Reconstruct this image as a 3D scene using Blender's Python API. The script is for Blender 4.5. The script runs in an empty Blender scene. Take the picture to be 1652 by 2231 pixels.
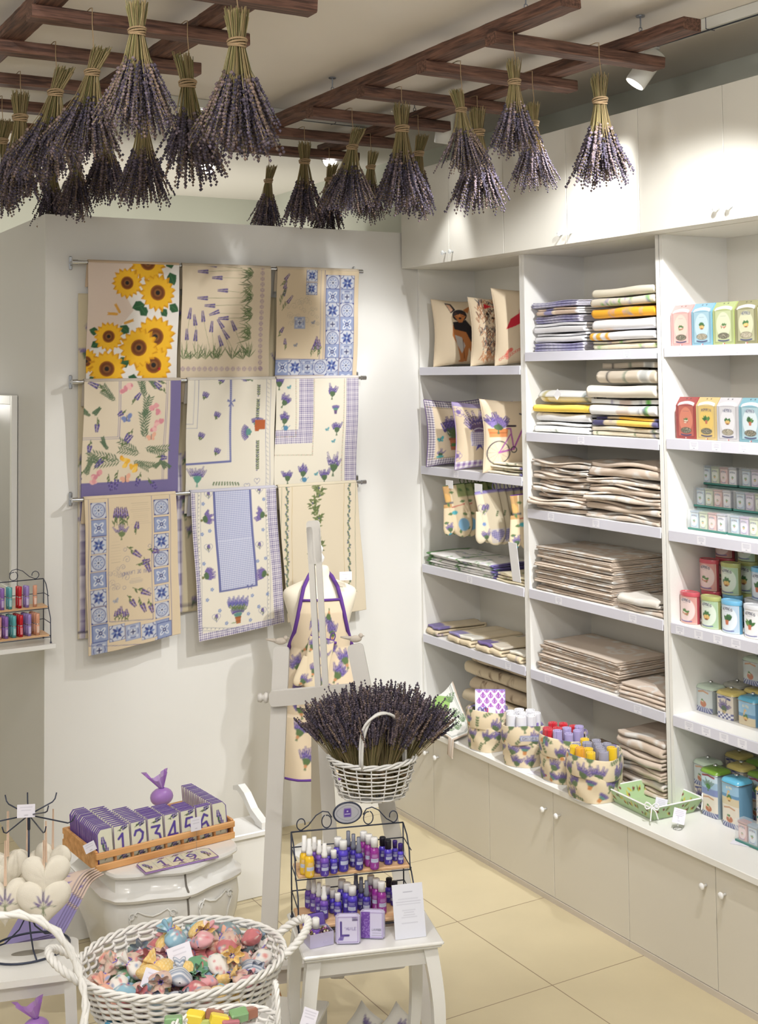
import bpy, math, random
import numpy as np
from mathutils import Vector, Matrix
C = bpy.context.scene.collection
PI = math.pi
random.seed(7)

# ---------------- camera, world, exposure, lights -----------------
CAM_H = 2.4
YAW, PITCH, ROLL = math.radians(30.2158), math.radians(3.0567), math.radians(-0.6732)
FPX, CX, CY = 2725.43, 826.0, 664.70
def _rot(yaw, pitch, roll):
    f = np.array([math.sin(yaw)*math.cos(pitch), math.cos(yaw)*math.cos(pitch), math.sin(pitch)])
    r = np.array([math.cos(yaw), -math.sin(yaw), 0.0]); d = np.cross(f, r)
    r2 = math.cos(roll)*r - math.sin(roll)*d; d2 = math.sin(roll)*r + math.cos(roll)*d
    return np.array([r2, d2, f])
MR = _rot(YAW, PITCH, ROLL)
def ray(u, v): return MR.T @ np.array([u-CX, v-CY, FPX])
def on(u, v, ax, val):                      # measured pixel -> point on a real plane
    r = ray(u, v); o = np.array([0, 0, CAM_H]); t = (val-o[ax])/r[ax]
    return Vector(o + r*t)
def dep(u, v, Z):                           # measured pixel -> point at distance Z
    return Vector(np.array([0, 0, CAM_H]) + ray(u, v)/FPX*Z)
cd = bpy.data.cameras.new('camera'); cam = bpy.data.objects.new('camera', cd); C.objects.link(cam)
cd.sensor_fit = 'AUTO'; cd.sensor_width = 36; cd.lens = FPX/2231*36
cd.shift_x = 0; cd.shift_y = -(1115.5-CY)/2231
m = Matrix(((MR[0][0], -MR[1][0], -MR[2][0]), (MR[0][1], -MR[1][1], -MR[2][1]), (MR[0][2], -MR[1][2], -MR[2][2])))
cam.matrix_world = Matrix.Translation((0, 0, CAM_H)) @ m.to_4x4()
cd.clip_start = .05
bpy.context.scene.camera = cam
S = bpy.context.scene
S.view_settings.view_transform = 'Standard'; S.view_settings.look = 'None'
S.view_settings.exposure = 0.0; S.view_settings.gamma = 1; S.view_settings.use_curve_mapping = False
w = bpy.data.worlds.new('world'); S.world = w; w.use_nodes = True
bg = w.node_tree.nodes['Background']; bg.inputs[0].default_value = (1.0, .985, .96, 1); bg.inputs[1].default_value = .44

def lin(c):
    return tuple((x/12.92 if x <= .04045 else ((x+.055)/1.055)**2.4) for x in [k/255 for k in c])
def spot(name, loc, tgt, watts, deg, blend=.5, rad=.03, col=(1, .995, .985), parent=None):
    l = bpy.data.lights.new(name, 'SPOT'); l.energy = watts; l.spot_size = math.radians(deg); l.spot_blend = blend
    l.shadow_soft_size = rad; l.color = col
    o = bpy.data.objects.new(name, l); C.objects.link(o); o.location = loc
    o.rotation_euler = (Vector(tgt)-Vector(loc)).to_track_quat('-Z', 'Y').to_euler()
    if parent: o.parent = parent; o.matrix_parent_inverse = parent.matrix_basis.inverted()
    return o
# the shop's ceiling spots: (where, aimed at, watts, beam)
SPOTS = [
    ((3.58, 3.98, 3.60), (2.75, 6.11, 1.05), 150, 78),
    ((3.55, 5.42, 3.58), (3.50, 6.12, .9), 30, 58),
    ((3.42, 6.42, 3.64), (2.8, 4.5, 2.8), 8, 80),
    ((2.83, 6.85, 3.62), (2.2, 4.6, 2.6), 8, 80),
    ((2.90, 2.60, 3.72), (3.3, 6.11, 1.3), 60, 55),
    ((3.00, 2.75, 3.72), (3.9, 5.25, 1.25), 205, 62),
    ((2.80, 2.40, 3.72), (3.95, 4.05, 1.15), 180, 62),
    ((1.60, 2.00, 3.72), (1.7, 3.8, .6), 85, 80),
]
def area(name, loc, size, watts, col):
    l = bpy.data.lights.new(name, 'AREA'); l.shape = 'RECTANGLE'; l.size, l.size_y = size; l.energy = watts; l.color = col
    o = bpy.data.objects.new(name, l); C.objects.link(o); o.location = loc; return o
def point(name, loc, watts, r):
    l = bpy.data.lights.new(name, 'POINT'); l.energy = watts; l.shadow_soft_size = r; l.color = (1, .97, .93)
    o = bpy.data.objects.new(name, l); C.objects.link(o); o.location = loc
point('unseen_fill', (.5, .2, 3.42), 78, .22); point('unseen_fill', (-.6, 1.4, 2.9), 66, .22); point('unseen_fill', (.25, 2.4, 3.56), 52, .10); point('back_room_fill', (1.6, 8.3, 2.3), 30, .2); point('back_room_fill', (3.4, 8.3, 2.3), 24, .2)  # added fill lights without fixtures, brightening ceiling, recess, side wall and rear area

# ---------------- helpers -----------------
def tag(o, label=None, cat=None, group=None, kind=None):
    if label: o['label'] = label
    if cat: o['category'] = cat
    if group: o['group'] = group
    if kind: o['kind'] = kind
    return o
def empty(name, loc=(0, 0, 0), rz=0, label=None, cat=None, group=None, parent=None):
    o = bpy.data.objects.new(name, None); C.objects.link(o); o.location = loc; o.rotation_euler = (0, 0, rz)
    o.empty_display_size = .05
    if parent: o.parent = parent
    return tag(o, label, cat, group)
def copy_tree(o, loc=None, rz=None, label=None, group=None, parent=None, scale=None):
    c = o.copy(); C.objects.link(c); c.parent = parent
    if loc is not None: c.location = loc
    if rz is not None: c.rotation_euler = (0, 0, rz) if not isinstance(rz, tuple) else rz
    if label: c['label'] = label
    if group: c['group'] = group
    if scale: c.scale = (scale,)*3 if not isinstance(scale, tuple) else scale
    for ch in list(o.children): 
        copy_tree(ch, parent=c)
    return c

MATS = {}
def mat(name, rgb=(200, 200, 200), rough=.5, metal=0, spec=.5, noise=0, nscale=8, bump=0, bscale=60, trans=0, emit=0, alpha=1, attr=False, sheen=0, coat=0, ior=1.45, sss=0):
    if name in MATS: return MATS[name]
    M = bpy.data.materials.new(name); M.use_nodes = True; nt = M.node_tree; b = nt.nodes['Principled BSDF']
    c = lin(rgb)+(1,)
    b.inputs['Base Color'].default_value = c; b.inputs['Roughness'].default_value = rough; b.inputs['Metallic'].default_value = metal
    b.inputs['Specular IOR Level'].default_value = spec; b.inputs['IOR'].default_value = ior
    b.inputs['Transmission Weight'].default_value = trans; b.inputs['Alpha'].default_value = alpha
    if sheen: b.inputs['Sheen Weight'].default_value = sheen
    if coat: b.inputs['Coat Weight'].default_value = coat; b.inputs['Coat Roughness'].default_value = .08
    if emit: b.inputs['Emission Color'].default_value = c; b.inputs['Emission Strength'].default_value = emit
    tc = nt.nodes.new('ShaderNodeTexCoord')
    src = None
    if attr:
        a = nt.nodes.new('ShaderNodeVertexColor'); a.layer_name = 'Col'; src = a.outputs['Color']
    if noise:
        n = nt.nodes.new('ShaderNodeTexNoise'); n.inputs['Scale'].default_value = nscale; n.inputs['Detail'].default_value = 5
        nt.links.new(tc.outputs['Object'], n.inputs['Vector'])
        mx = nt.nodes.new('ShaderNodeMix'); mx.data_type = 'RGBA'; mx.blend_type = 'MULTIPLY'; mx.inputs[0].default_value = 1
        mr = nt.nodes.new('ShaderNodeMapRange'); mr.inputs['To Min'].default_value = 1-noise; mr.inputs['To Max'].default_value = 1+noise*.4
        nt.links.new(n.outputs['Fac'], mr.inputs['Value'])
        if src: nt.links.new(src, mx.inputs[6])
        else: mx.inputs[6].default_value = c
        nt.links.new(mr.outputs[0], mx.inputs[7]); src = mx.outputs[2]
    if src: nt.links.new(src, b.inputs['Base Color'])
    if bump:
        n2 = nt.nodes.new('ShaderNodeTexNoise'); n2.inputs['Scale'].default_value = bscale; n2.inputs['Detail'].default_value = 3
        nt.links.new(tc.outputs['Object'], n2.inputs['Vector'])
        bp = nt.nodes.new('ShaderNodeBump'); bp.inputs['Strength'].default_value = bump; bp.inputs['Distance'].default_value = .002
        nt.links.new(n2.outputs['Fac'], bp.inputs['Height']); nt.links.new(bp.outputs[0], b.inputs['Normal'])
    MATS[name] = M
    return M
def wood_mat(name, c1, c2, rough=.6, scale=3, axis=0):
    M = bpy.data.materials.new(name); M.use_nodes = True; nt = M.node_tree; b = nt.nodes['Principled BSDF']; b.inputs['Roughness'].default_value = rough
    tc = nt.nodes.new('ShaderNodeTexCoord'); mp = nt.nodes.new('ShaderNodeMapping')
    sc = [30, 30, 30]; sc[axis] = 2.0; mp.inputs['Scale'].default_value = sc
    nt.links.new(tc.outputs['Object'], mp.inputs['Vector'])
    n = nt.nodes.new('ShaderNodeTexNoise'); n.inputs['Scale'].default_value = scale; n.inputs['Detail'].default_value = 6; n.inputs['Distortion'].default_value = .6
    nt.links.new(mp.outputs[0], n.inputs['Vector'])
    r = nt.nodes.new('ShaderNodeValToRGB'); r.color_ramp.elements[0].position = .35; r.color_ramp.elements[1].position = .68
    r.color_ramp.elements[0].color = lin(c1)+(1,); r.color_ramp.elements[1].color = lin(c2)+(1,)
    nt.links.new(n.outputs['Fac'], r.inputs[0]); nt.links.new(r.outputs[0], b.inputs['Base Color'])
    bp = nt.nodes.new('ShaderNodeBump'); bp.inputs['Strength'].default_value = .5; bp.inputs['Distance'].default_value = .003
    nt.links.new(n.outputs['Fac'], bp.inputs['Height']); nt.links.new(bp.outputs[0], b.inputs['Normal'])
    return M

class MB:
    """collects shapes; build() links them as one mesh object"""
    def __init__(s): s.v = []; s.f = []; s.c = []; s.col = (1, 1, 1); s.n = 0
    def add(s, v, f, col=None):
        v = np.asarray(v, float).reshape(-1, 3); k = s.n; s.v.append(v); s.n += len(v)
        s.f += [tuple(i+k for i in q) for q in f]
        if col is None: col = np.tile(np.array(s.col, float), (len(v), 1))
        s.c.append(np.asarray(col, float).reshape(-1, 3)); return s
    def box(s, x0, x1, y0, y1, z0, z1, M=None):
        v = np.array([(x, y, z) for z in (z0, z1) for y in (y0, y1) for x in (x0, x1)])
        if M is not None: v = np.array([tuple(M @ Vector(p)) for p in v])
        return s.add(v, [(0, 2, 3, 1), (4, 5, 7, 6), (0, 1, 5, 4), (2, 6, 7, 3), (0, 4, 6, 2), (1, 3, 7, 5)])
    def bevbox(s, x0, x1, y0, y1, z0, z1, b=.004, M=None):
        # box with chamfered vertical and top/bottom edges
        def ring(i, z): return [(x0+i+b, y0+i, z), (x1-i-b, y0+i, z), (x1-i, y0+i+b, z), (x1-i, y1-i-b, z), (x1-i-b, y1-i, z), (x0+i+b, y1-i, z), (x0+i, y1-i-b, z), (x0+i, y0+i+b, z)]
        R = [ring(b, z0), ring(0, z0+b), ring(0, z1-b), ring(b, z1)]
        v = [p for r in R for p in r]
        if M is not None: v = [tuple(M @ Vector(p)) for p in v]
        f = [tuple(reversed(range(8))), tuple(range(24, 32))]
        for k in range(3):
            for i in range(8): j = (i+1) % 8; f.append((k*8+i, k*8+j, k*8+8+j, k*8+8+i))
        return s.add(v, f)
    def tube(s, pts, r, n=8, cap=True, closed=False):
        P = np.array([tuple(p) for p in pts], float); m = len(P); rr = np.full(m, r) if np.isscalar(r) else np.asarray(r, float)
        T = np.gradient(P, axis=0)
        if closed: T = np.roll(P, -1, 0)-np.roll(P, 1, 0)
        T /= np.linalg.norm(T, axis=1, keepdims=True)+1e-12
        up = np.array([0, 0, 1.]) if abs(T[0][2]) < .9 else np.array([1., 0, 0])
        a = np.cross(T[0], up); a /= np.linalg.norm(a); v = []
        for i in range(m):
            a = a-T[i]*np.dot(a, T[i]); a /= np.linalg.norm(a)+1e-12; b = np.cross(T[i], a)
            for k in range(n):
                t = 2*PI*k/n; v.append(P[i]+(a*math.cos(t)+b*math.sin(t))*rr[i])
        f = []
        for i in range(m if closed else m-1):
            i2 = (i+1) % m
            for k in range(n):
                j = (k+1) % n; f.append((i*n+k, i*n+j, i2*n+j, i2*n+k))
        if cap and not closed: f += [tuple(reversed(range(n))), tuple(range((m-1)*n, m*n))]
        return s.add(v, f)
    def cyl(s, p0, p1, r, n=16): return s.tube([p0, p1], r, n)
    def lathe(s, prof, c=(0, 0, 0), n=20, sx=1, sy=1, M=None):
        v = []; 
        for r, z in prof:
            for k in range(n):
                t = 2*PI*k/n; v.append((c[0]+r*sx*math.cos(t), c[1]+r*sy*math.sin(t), c[2]+z))
        if M is not None: v = [tuple(M @ Vector(p)) for p in v]
        f = []
        for i in range(len(prof)-1):
            for k in range(n): j = (k+1) % n; f.append((i*n+k, i*n+j, i*n+n+j, i*n+n+k))
        if prof[0][0] > 1e-6: f.append(tuple(reversed(range(n))))
        if prof[-1][0] > 1e-6: f.append(tuple(range((len(prof)-1)*n, len(prof)*n)))
        return s.add(v, f)
    def grid(s, fn, nu, nv, cv=None, flip=False):
        """fn(s,t)->xyz arrays, s,t in 0..1; cv: Canvas sampled at (s,t)"""
        U, V = np.meshgrid(np.linspace(0, 1, nu), np.linspace(0, 1, nv)); U = U.ravel(); V = V.ravel()
        P = np.stack(np.broadcast_arrays(*fn(U, V)), -1)
        f = []
        for j in range(nv-1):
            for i in range(nu-1):
                a = j*nu+i; q = (a, a+1, a+nu+1, a+nu); f.append(q[::-1] if flip else q)
        col = cv.sample(U, V) if cv is not None else None
        return s.add(P, f, col)
    def extrude(s, poly, z0, z1, M=None):
        n = len(poly); v = [(x, y, z0) for x, y in poly]+[(x, y, z1) for x, y in poly]
        if M is not None: v = [tuple(M @ Vector(p)) for p in v]
        f = [tuple(reversed(range(n))), tuple(range(n, 2*n))]+[(i, (i+1) % n, n+(i+1) % n, n+i) for i in range(n)]
        return s.add(v, f)
    def ball(s, c, r, n=8, m=6, sq=(1, 1, 1)):
        prof = [(math.sin(PI*i/m), -math.cos(PI*i/m)) for i in range(m+1)]
        v = []
        for a, z in prof:
            for k in range(n): t = 2*PI*k/n; v.append((c[0]+r*sq[0]*a*math.cos(t), c[1]+r*sq[1]*a*math.sin(t), c[2]+r*sq[2]*z))
        f = []
        for i in range(m):
            for k in range(n): j = (k+1) % n; f.append((i*n+k, i*n+j, i*n+n+j, i*n+n+k))
        return s.add(v, f)
    def mesh(s, name, m, smooth=False):
        me = bpy.data.meshes.new(name); V = np.concatenate(s.v) if s.v else np.zeros((0, 3))
        me.from_pydata(V.tolist(), [], s.f)
        ca = me.color_attributes.new('Col', 'FLOAT_COLOR', 'POINT')
        cc = np.ones((len(V), 4), np.float32); cc[:, :3] = np.concatenate(s.c); ca.data.foreach_set('color', cc.ravel())
        if smooth: me.shade_smooth()
        if m: me.materials.append(m)
        me.update(); return me
    def build(s, name, m, parent=None, smooth=False, loc=None, rz=None, label=None, auto=None):
        o = bpy.data.objects.new(name, s.mesh(name, m, smooth)); C.objects.link(o)
        if parent: o.parent = parent
        if loc is not None: o.location = loc
        if rz is not None: o.rotation_euler = rz if isinstance(rz, tuple) else (0, 0, rz)
        if label: o['label'] = label
        if auto:
            o.data.shade_smooth()
            try: o.data.set_sharp_from_angle(angle=math.radians(auto))
            except Exception: pass
        return o
def subsurf(o, lv=1):
    md = o.modifiers.new('sub', 'SUBSURF'); md.levels = lv; md.render_levels = lv; return o
def solid(o, t, off=0):
    md = o.modifiers.new('solid', 'SOLIDIFY'); md.thickness = t; md.offset = off; return o
def Rz(a): return Matrix.Rotation(a, 4, 'Z')
def TR(x, y, z): return Matrix.Translation((x, y, z))

# -------- canvas: a print drawn with shapes, woven into the mesh's colour attribute --------
class Cv:
    def __init__(s, W, H, res=400, base=(230, 220, 200)):
        s.W, s.H, s.r = W, H, res; s.w, s.h = max(2, int(W*res)), max(2, int(H*res))
        s.a = np.empty((s.h, s.w, 3), np.float32); s.a[:] = lin(base)
    def _win(s, x0, y0, x1, y1, pad=0):
        r = s.r; i0 = max(0, int((x0-pad)*r)-1); i1 = min(s.w, int((x1+pad)*r)+2); j0 = max(0, int((y0-pad)*r)-1); j1 = min(s.h, int((y1+pad)*r)+2)
        if i1 <= i0 or j1 <= j0: return None
        X = (np.arange(i0, i1)+.5)/r; Y = (np.arange(j0, j1)+.5)/r
        return i0, i1, j0, j1, X[None, :], Y[:, None]
    def _put(s, w, al, col):
        i0, i1, j0, j1 = w[:4]; al = np.clip(al, 0, 1)[..., None]; t = s.a[j0:j1, i0:i1]
        t *= 1-al; t += al*np.array(lin(col), np.float32)
    def disc(s, x, y, rx, ry=None, col=(0, 0, 0), rot=0, op=1):
        ry = ry or rx; R = max(rx, ry); w = s._win(x-R, y-R, x+R, y+R)
        if not w: return
        dx = w[4]-x; dy = w[5]-y; c, k = math.cos(rot), math.sin(rot); u = (dx*c+dy*k)/rx; v = (-dx*k+dy*c)/ry
        d = (np.sqrt(u*u+v*v)-1)*min(rx, ry)*s.r; s._put(w, (.5-d)*op, col)
    def ring(s, x, y, rx, t, col, ry=None):
        ry = ry or rx; R = max(rx, ry)+t; w = s._win(x-R, y-R, x+R, y+R)
        if not w: return
        d = np.abs(np.sqrt(((w[4]-x)/rx)**2+((w[5]-y)/ry)**2)-1)*min(rx, ry)*s.r; s._put(w, .5+t*s.r/2-d, col)
    def rect(s, x0, y0, x1, y1, col, op=1):
        w = s._win(x0, y0, x1, y1)
        if not w: return
        ax = np.clip(np.minimum(w[4]-x0, x1-w[4])*s.r+.5, 0, 1); ay = np.clip(np.minimum(w[5]-y0, y1-w[5])*s.r+.5, 0, 1); s._put(w, ax*ay*op, col)
    def line(s, pts, t, col, op=1, taper=False):
        n = len(pts)
        for k in range(n-1):
            (x0, y0), (x1, y1) = pts[k], pts[k+1]; tt = t*(1-.75*k/max(1, n-1)) if taper else t
            w = s._win(min(x0, x1), min(y0, y1), max(x0, x1), max(y0, y1), tt)
            if not w: continue
            dx, dy = x1-x0, y1-y0; L = dx*dx+dy*dy+1e-12
            q = np.clip(((w[4]-x0)*dx+(w[5]-y0)*dy)/L, 0, 1)
            d = np.sqrt((w[4]-x0-q*dx)**2+(w[5]-y0-q*dy)**2)*s.r; s._put(w, (.5+tt*s.r/2-d)*op, col)
    def poly(s, pts, col, op=1):
        P = np.array(pts); w = s._win(P[:, 0].min(), P[:, 1].min(), P[:, 0].max(), P[:, 1].max())
        if not w: return
        acc = 0
        for ox, oy in ((-.25, -.25), (.25, -.25), (-.25, .25), (.25, .25)):
            X = w[4]+ox/s.r; Y = w[5]+oy/s.r; ins = np.zeros(np.broadcast(X, Y).shape, bool); n = len(P)
            for i in range(n):
                x0, y0 = P[i]; x1, y1 = P[(i+1) % n]
                if y0 == y1: continue
                ins ^= ((y0 > Y) != (y1 > Y)) & (X < (x1-x0)*(Y-y0)/(y1-y0)+x0)
            acc = acc+ins
        s._put(w, acc/4.*op, col)
    def sample(s, U, V):
        # bilinear
        x = np.clip(np.asarray(U)*s.w-.5, 0, s.w-1.001); y = np.clip(np.asarray(V)*s.h-.5, 0, s.h-1.001)
        i = x.astype(int); j = y.astype(int); fx = (x-i)[:, None]; fy = (y-j)[:, None]; a = s.a
        i2 = np.minimum(i+1, s.w-1); j2 = np.minimum(j+1, s.h-1)
        return a[j, i]*(1-fx)*(1-fy)+a[j, i2]*fx*(1-fy)+a[j2, i]*(1-fx)*fy+a[j2, i2]*fx*fy
    # ---- motifs (y runs up) ----
    def blob_line(s, x, y, a, L, n, r, col, col2=None, rnd=random):
        for k in range(n):
            q = k/(n-1.); r0_ = r; px_, py_ = x+math.cos(a)*L*q, y+math.sin(a)*L*q; rr = r*1.22*(1-.45*q)
            for sgn in (-1, 1):
                s.disc(px_-math.sin(a)*rr*.8*sgn, py_+math.cos(a)*rr*.8*sgn, rr*.75, rr*.6, (col2 if (col2 and (k+sgn) % 3 == 0) else col), a)
    def leaf(s, x, y, a, L, wd, col):
        dx, dy = math.cos(a), math.sin(a); nx, ny = -dy, dx; wd *= 1.3
        s.poly([(x, y), (x+dx*L*.35+nx*wd, y+dy*L*.35+ny*wd), (x+dx*L*.75+nx*wd*.6, y+dy*L*.75+ny*wd*.6), (x+dx*L, y+dy*L), (x+dx*L*.6-nx*wd, y+dy*L*.6-ny*wd), (x+dx*L*.25-nx*wd*.8, y+dy*L*.25-ny*wd*.8)], col)
    def lav(s, x, y, a, L, col=(92, 80, 136), g=(92, 112, 70), sz=1.0, leaves=True):
        hx, hy = x+math.cos(a)*L*.55, y+math.sin(a)*L*.55
        s.line([(x, y), (hx, hy)], .0028*sz, g)
        if leaves:
            for q in (.1, .28): s.leaf(x+math.cos(a)*L*q, y+math.sin(a)*L*q, a+random.choice((-.6, .6)), L*.3, .0028*sz, g)
        s.blob_line(hx, hy, a, L*.45, 7, .0062*sz, col, (130, 112, 180))
    def bouquet(s, x, y, a, L, n=7, spread=.75, col=(92, 80, 134), g=(84, 108, 76), sz=1.0):
        for k in range(n):
            b = a+spread*(2*(k+.5)/n-1)+random.uniform(-.05, .05); l = L*random.uniform(.62, 1.15); s.lav(x, y, b, l, col, g, .72*sz*min(1.0, L/.075), leaves=False)
        for k in range(n): s.leaf(x, y, a+spread*(2*k/n-1), L*.5, .0042*sz, g)
        for k in range(5): s.line([(x, y), (x-math.cos(a+(k-2)*.15)*L*.22, y-math.sin(a+(k-2)*.15)*L*.22)], .0022*sz, g)
    def pot(s, x, y, h, col=(176, 98, 58), up=True, a=PI/2):
        c, k = math.cos(a-PI/2), math.sin(a-PI/2)
        def T(p): return (x+p[0]*c-p[1]*k, y+p[0]*k+p[1]*c)
        s.poly([T(p) for p in ((-h*.36, 0), (h*.36, 0), (h*.48, h), (-h*.48, h))], col)
        s.poly([T(p) for p in ((-h*.52, h*.8), (h*.52, h*.8), (h*.52, h), (-h*.52, h))], tuple(int(q*.85) for q in col))
        s.line([T((-h*.4, h*.35)), T((h*.4, h*.35))], h*.06, tuple(int(q*.7) for q in col))
        for q in range(9): s.lav(*T((h*(-.35+.09*q), h)), a+.9*(.5-q/8.)*1.2, h*1.35, sz=.8*h/.035, leaves=False)
        for q in range(8): s.leaf(*T((h*(-.35+.1*q), h)), a+1.1*(.5-q/7.), h*.7, .003, (90, 140, 130))
    def butterfly(s, x, y, r, col=(90, 150, 160), a=.4):
        for sg in (-1, 1):
            s.disc(x+sg*r*.6*math.cos(a), y+sg*r*.6*math.sin(a)+r*.25, r*.6, r*.42, col, a+sg*.7); s.disc(x+sg*r*.4, y-r*.35, r*.38, r*.3, col, a-sg*.6)
        s.line([(x, y-r*.5), (x, y+r*.6)], r*.14, (60, 50, 60))
    def gingham(s, x0, y0, x1, y1, c=(96, 84, 140), p=.011, base=(236, 230, 232)):
        s.rect(x0, y0, x1, y1, base)
        w = s._win(x0, y0, x1, y1)
        if not w: return
        ins = ((w[4] >= x0) & (w[4] <= x1) & (w[5] >= y0) & (w[5] <= y1))
        a = (np.floor(w[4]/(p/2)) % 2); b = (np.floor(w[5]/(p/2)) % 2); s._put(w, ins*(a+b)*.48, c)
    def tile(s, x, y, d, k=0, c=(58, 72, 138), c2=(120, 138, 184), base=(204, 207, 216)):
        i0, j0, i1, j1 = max(0, int((x-d*.3)*s.r)), max(0, int((y-d*.3)*s.r)), int((x+d*1.3)*s.r), int((y+d*1.3)*s.r); keep = s.a[j0:j1, i0:i1].copy()
        s._tile(x, y, d, k, c, c2, base); X = (np.arange(i0, i0+keep.shape[1])+.5)/s.r; Y = (np.arange(j0, j0+keep.shape[0])+.5)/s.r
        out = ~(((X >= x) & (X <= x+d))[None, :] & ((Y >= y) & (Y <= y+d))[:, None]); s.a[j0:j1, i0:i1][out] = keep[out]
    def _tile(s, x, y, d, k, c, c2, base):
        s.rect(x, y, x+d, y+d, base); cx, cy = x+d/2, y+d/2
        s.line([(x, y), (x+d, y), (x+d, y+d), (x, y+d), (x, y)], d*.05, c)
        if k == 0:
            s.ring(cx, cy, d*.4, d*.05, c); s.ring(cx, cy, d*.3, d*.03, c2)
            for i in range(8): t = PI*i/4; s.disc(cx+d*.2*math.cos(t), cy+d*.2*math.sin(t), d*.07, d*.04, c2, t)
            s.disc(cx, cy, d*.06, col=(40, 48, 90))
            for i in (0, 1):
                for j in (0, 1): s.disc(x+i*d, y+j*d, d*.12, col=c)
        elif k == 1:
            s.rect(x, y, x+d, y+d, c2, .75)
            for i in range(4): t = PI/4+PI*i/2; s.disc(cx+d*.22*math.cos(t), cy+d*.22*math.sin(t), d*.2, d*.11, (226, 228, 232), t); s.disc(cx+d*.22*math.cos(t), cy+d*.22*math.sin(t), d*.11, d*.05, c2, t)
            s.disc(cx, cy, d*.13, col=(48, 60, 120)); s.disc(cx, cy, d*.05, col=base)
            s.line([(x, y), (x+d, y), (x+d, y+d), (x, y+d), (x, y)], d*.05, c)
        elif k == 2:
            for i in range(8):
                t = PI*i/4; s.leaf(cx, cy, t, d*.42, d*.07, c if i % 2 else c2)
            for i in (0, 1):
                for j in (0, 1): s.ring(x+i*d, y+j*d, d*.22, d*.05, c)
            s.disc(cx, cy, d*.06, col=base)
        else:
            s.rect(x, y, x+d, y+d, c2, .5); s.ring(cx, cy, d*.36, d*.04, c); s.disc(cx, cy, d*.2, col=base)
            s.line([(cx-d*.14, cy), (cx+d*.14, cy)], d*.07, (40, 48, 100)); s.line([(cx, cy-d*.14), (cx, cy+d*.14)], d*.07, (40, 48, 100))
            for i in range(4): t = PI/4+PI*i/2; s.disc(cx+d*.38*math.cos(t), cy+d*.38*math.sin(t), d*.09, col=base)
    def sunflower(s, x, y, r, a0=0):
        for L, c in ((1, (214, 150, 20)), (.9, (240, 178, 26)), (.78, (246, 190, 40))):
            for i in range(17):
                t = a0+2*PI*i/17+L*3; s.leaf(x+r*.3*math.cos(t), y+r*.3*math.sin(t), t, r*.72*L*random.uniform(.88, 1.05), r*.13, c)
        s.disc(x, y, r*.4, col=(150, 86, 24)); s.disc(x, y, r*.33, col=(112, 62, 26)); s.disc(x, y, r*.2, col=(140, 90, 40)); s.disc(x, y, r*.12, col=(30, 26, 26))
    def heart(s, x, y, r, t, col, fill=None):
        P = []
        for i in range(40):
            q = 2*PI*i/40; P.append((x+r*16*math.sin(q)**3/16, y+r*(13*math.cos(q)-5*math.cos(2*q)-2*math.cos(3*q)-math.cos(4*q))/16))
        if fill: s.poly(P, fill)
        if t: s.line(P+[P[0]], t, col)
    def sprig(s, x, y, a, L, n=6, col=(92, 116, 76), berry=None, wd=.0035):
        s.line([(x, y), (x+math.cos(a)*L, y+math.sin(a)*L)], .0016, col)
        for k in range(n):
            q = (k+.5)/n; X, Y = x+math.cos(a)*L*q, y+math.sin(a)*L*q
            for sg in (-1, 1): s.leaf(X, Y, a+sg*.75, L*.26, wd, col)
            if berry and k % 2 == 0: s.disc(X+random.uniform(-.008, .008), Y+random.uniform(-.008, .008), .0035, col=berry)
    def scribble(s, x0, y0, x1, y1, n, t, col):
        # soft curly ornament
        for k in range(n):
            cx, cy = random.uniform(x0, x1), random.uniform(y0, y1); r0 = random.uniform(.006, .014)
            s.line([(cx+r0*q*math.cos(6*q), cy+r0*q*math.sin(6*q)) for q in np.linspace(.1, 1.6, 14)], t, col)
    def lines(s, x0, y0, x1, y1, n, t, col):
        for k in range(n):
            y = y0+(y1-y0)*(k+.5)/n; wd = (x1-x0)*random.uniform(.6, 1); cx = (x0+x1)/2; s.line([(cx-wd/2, y), (cx+wd/2, y)], t, col, .8)
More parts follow.
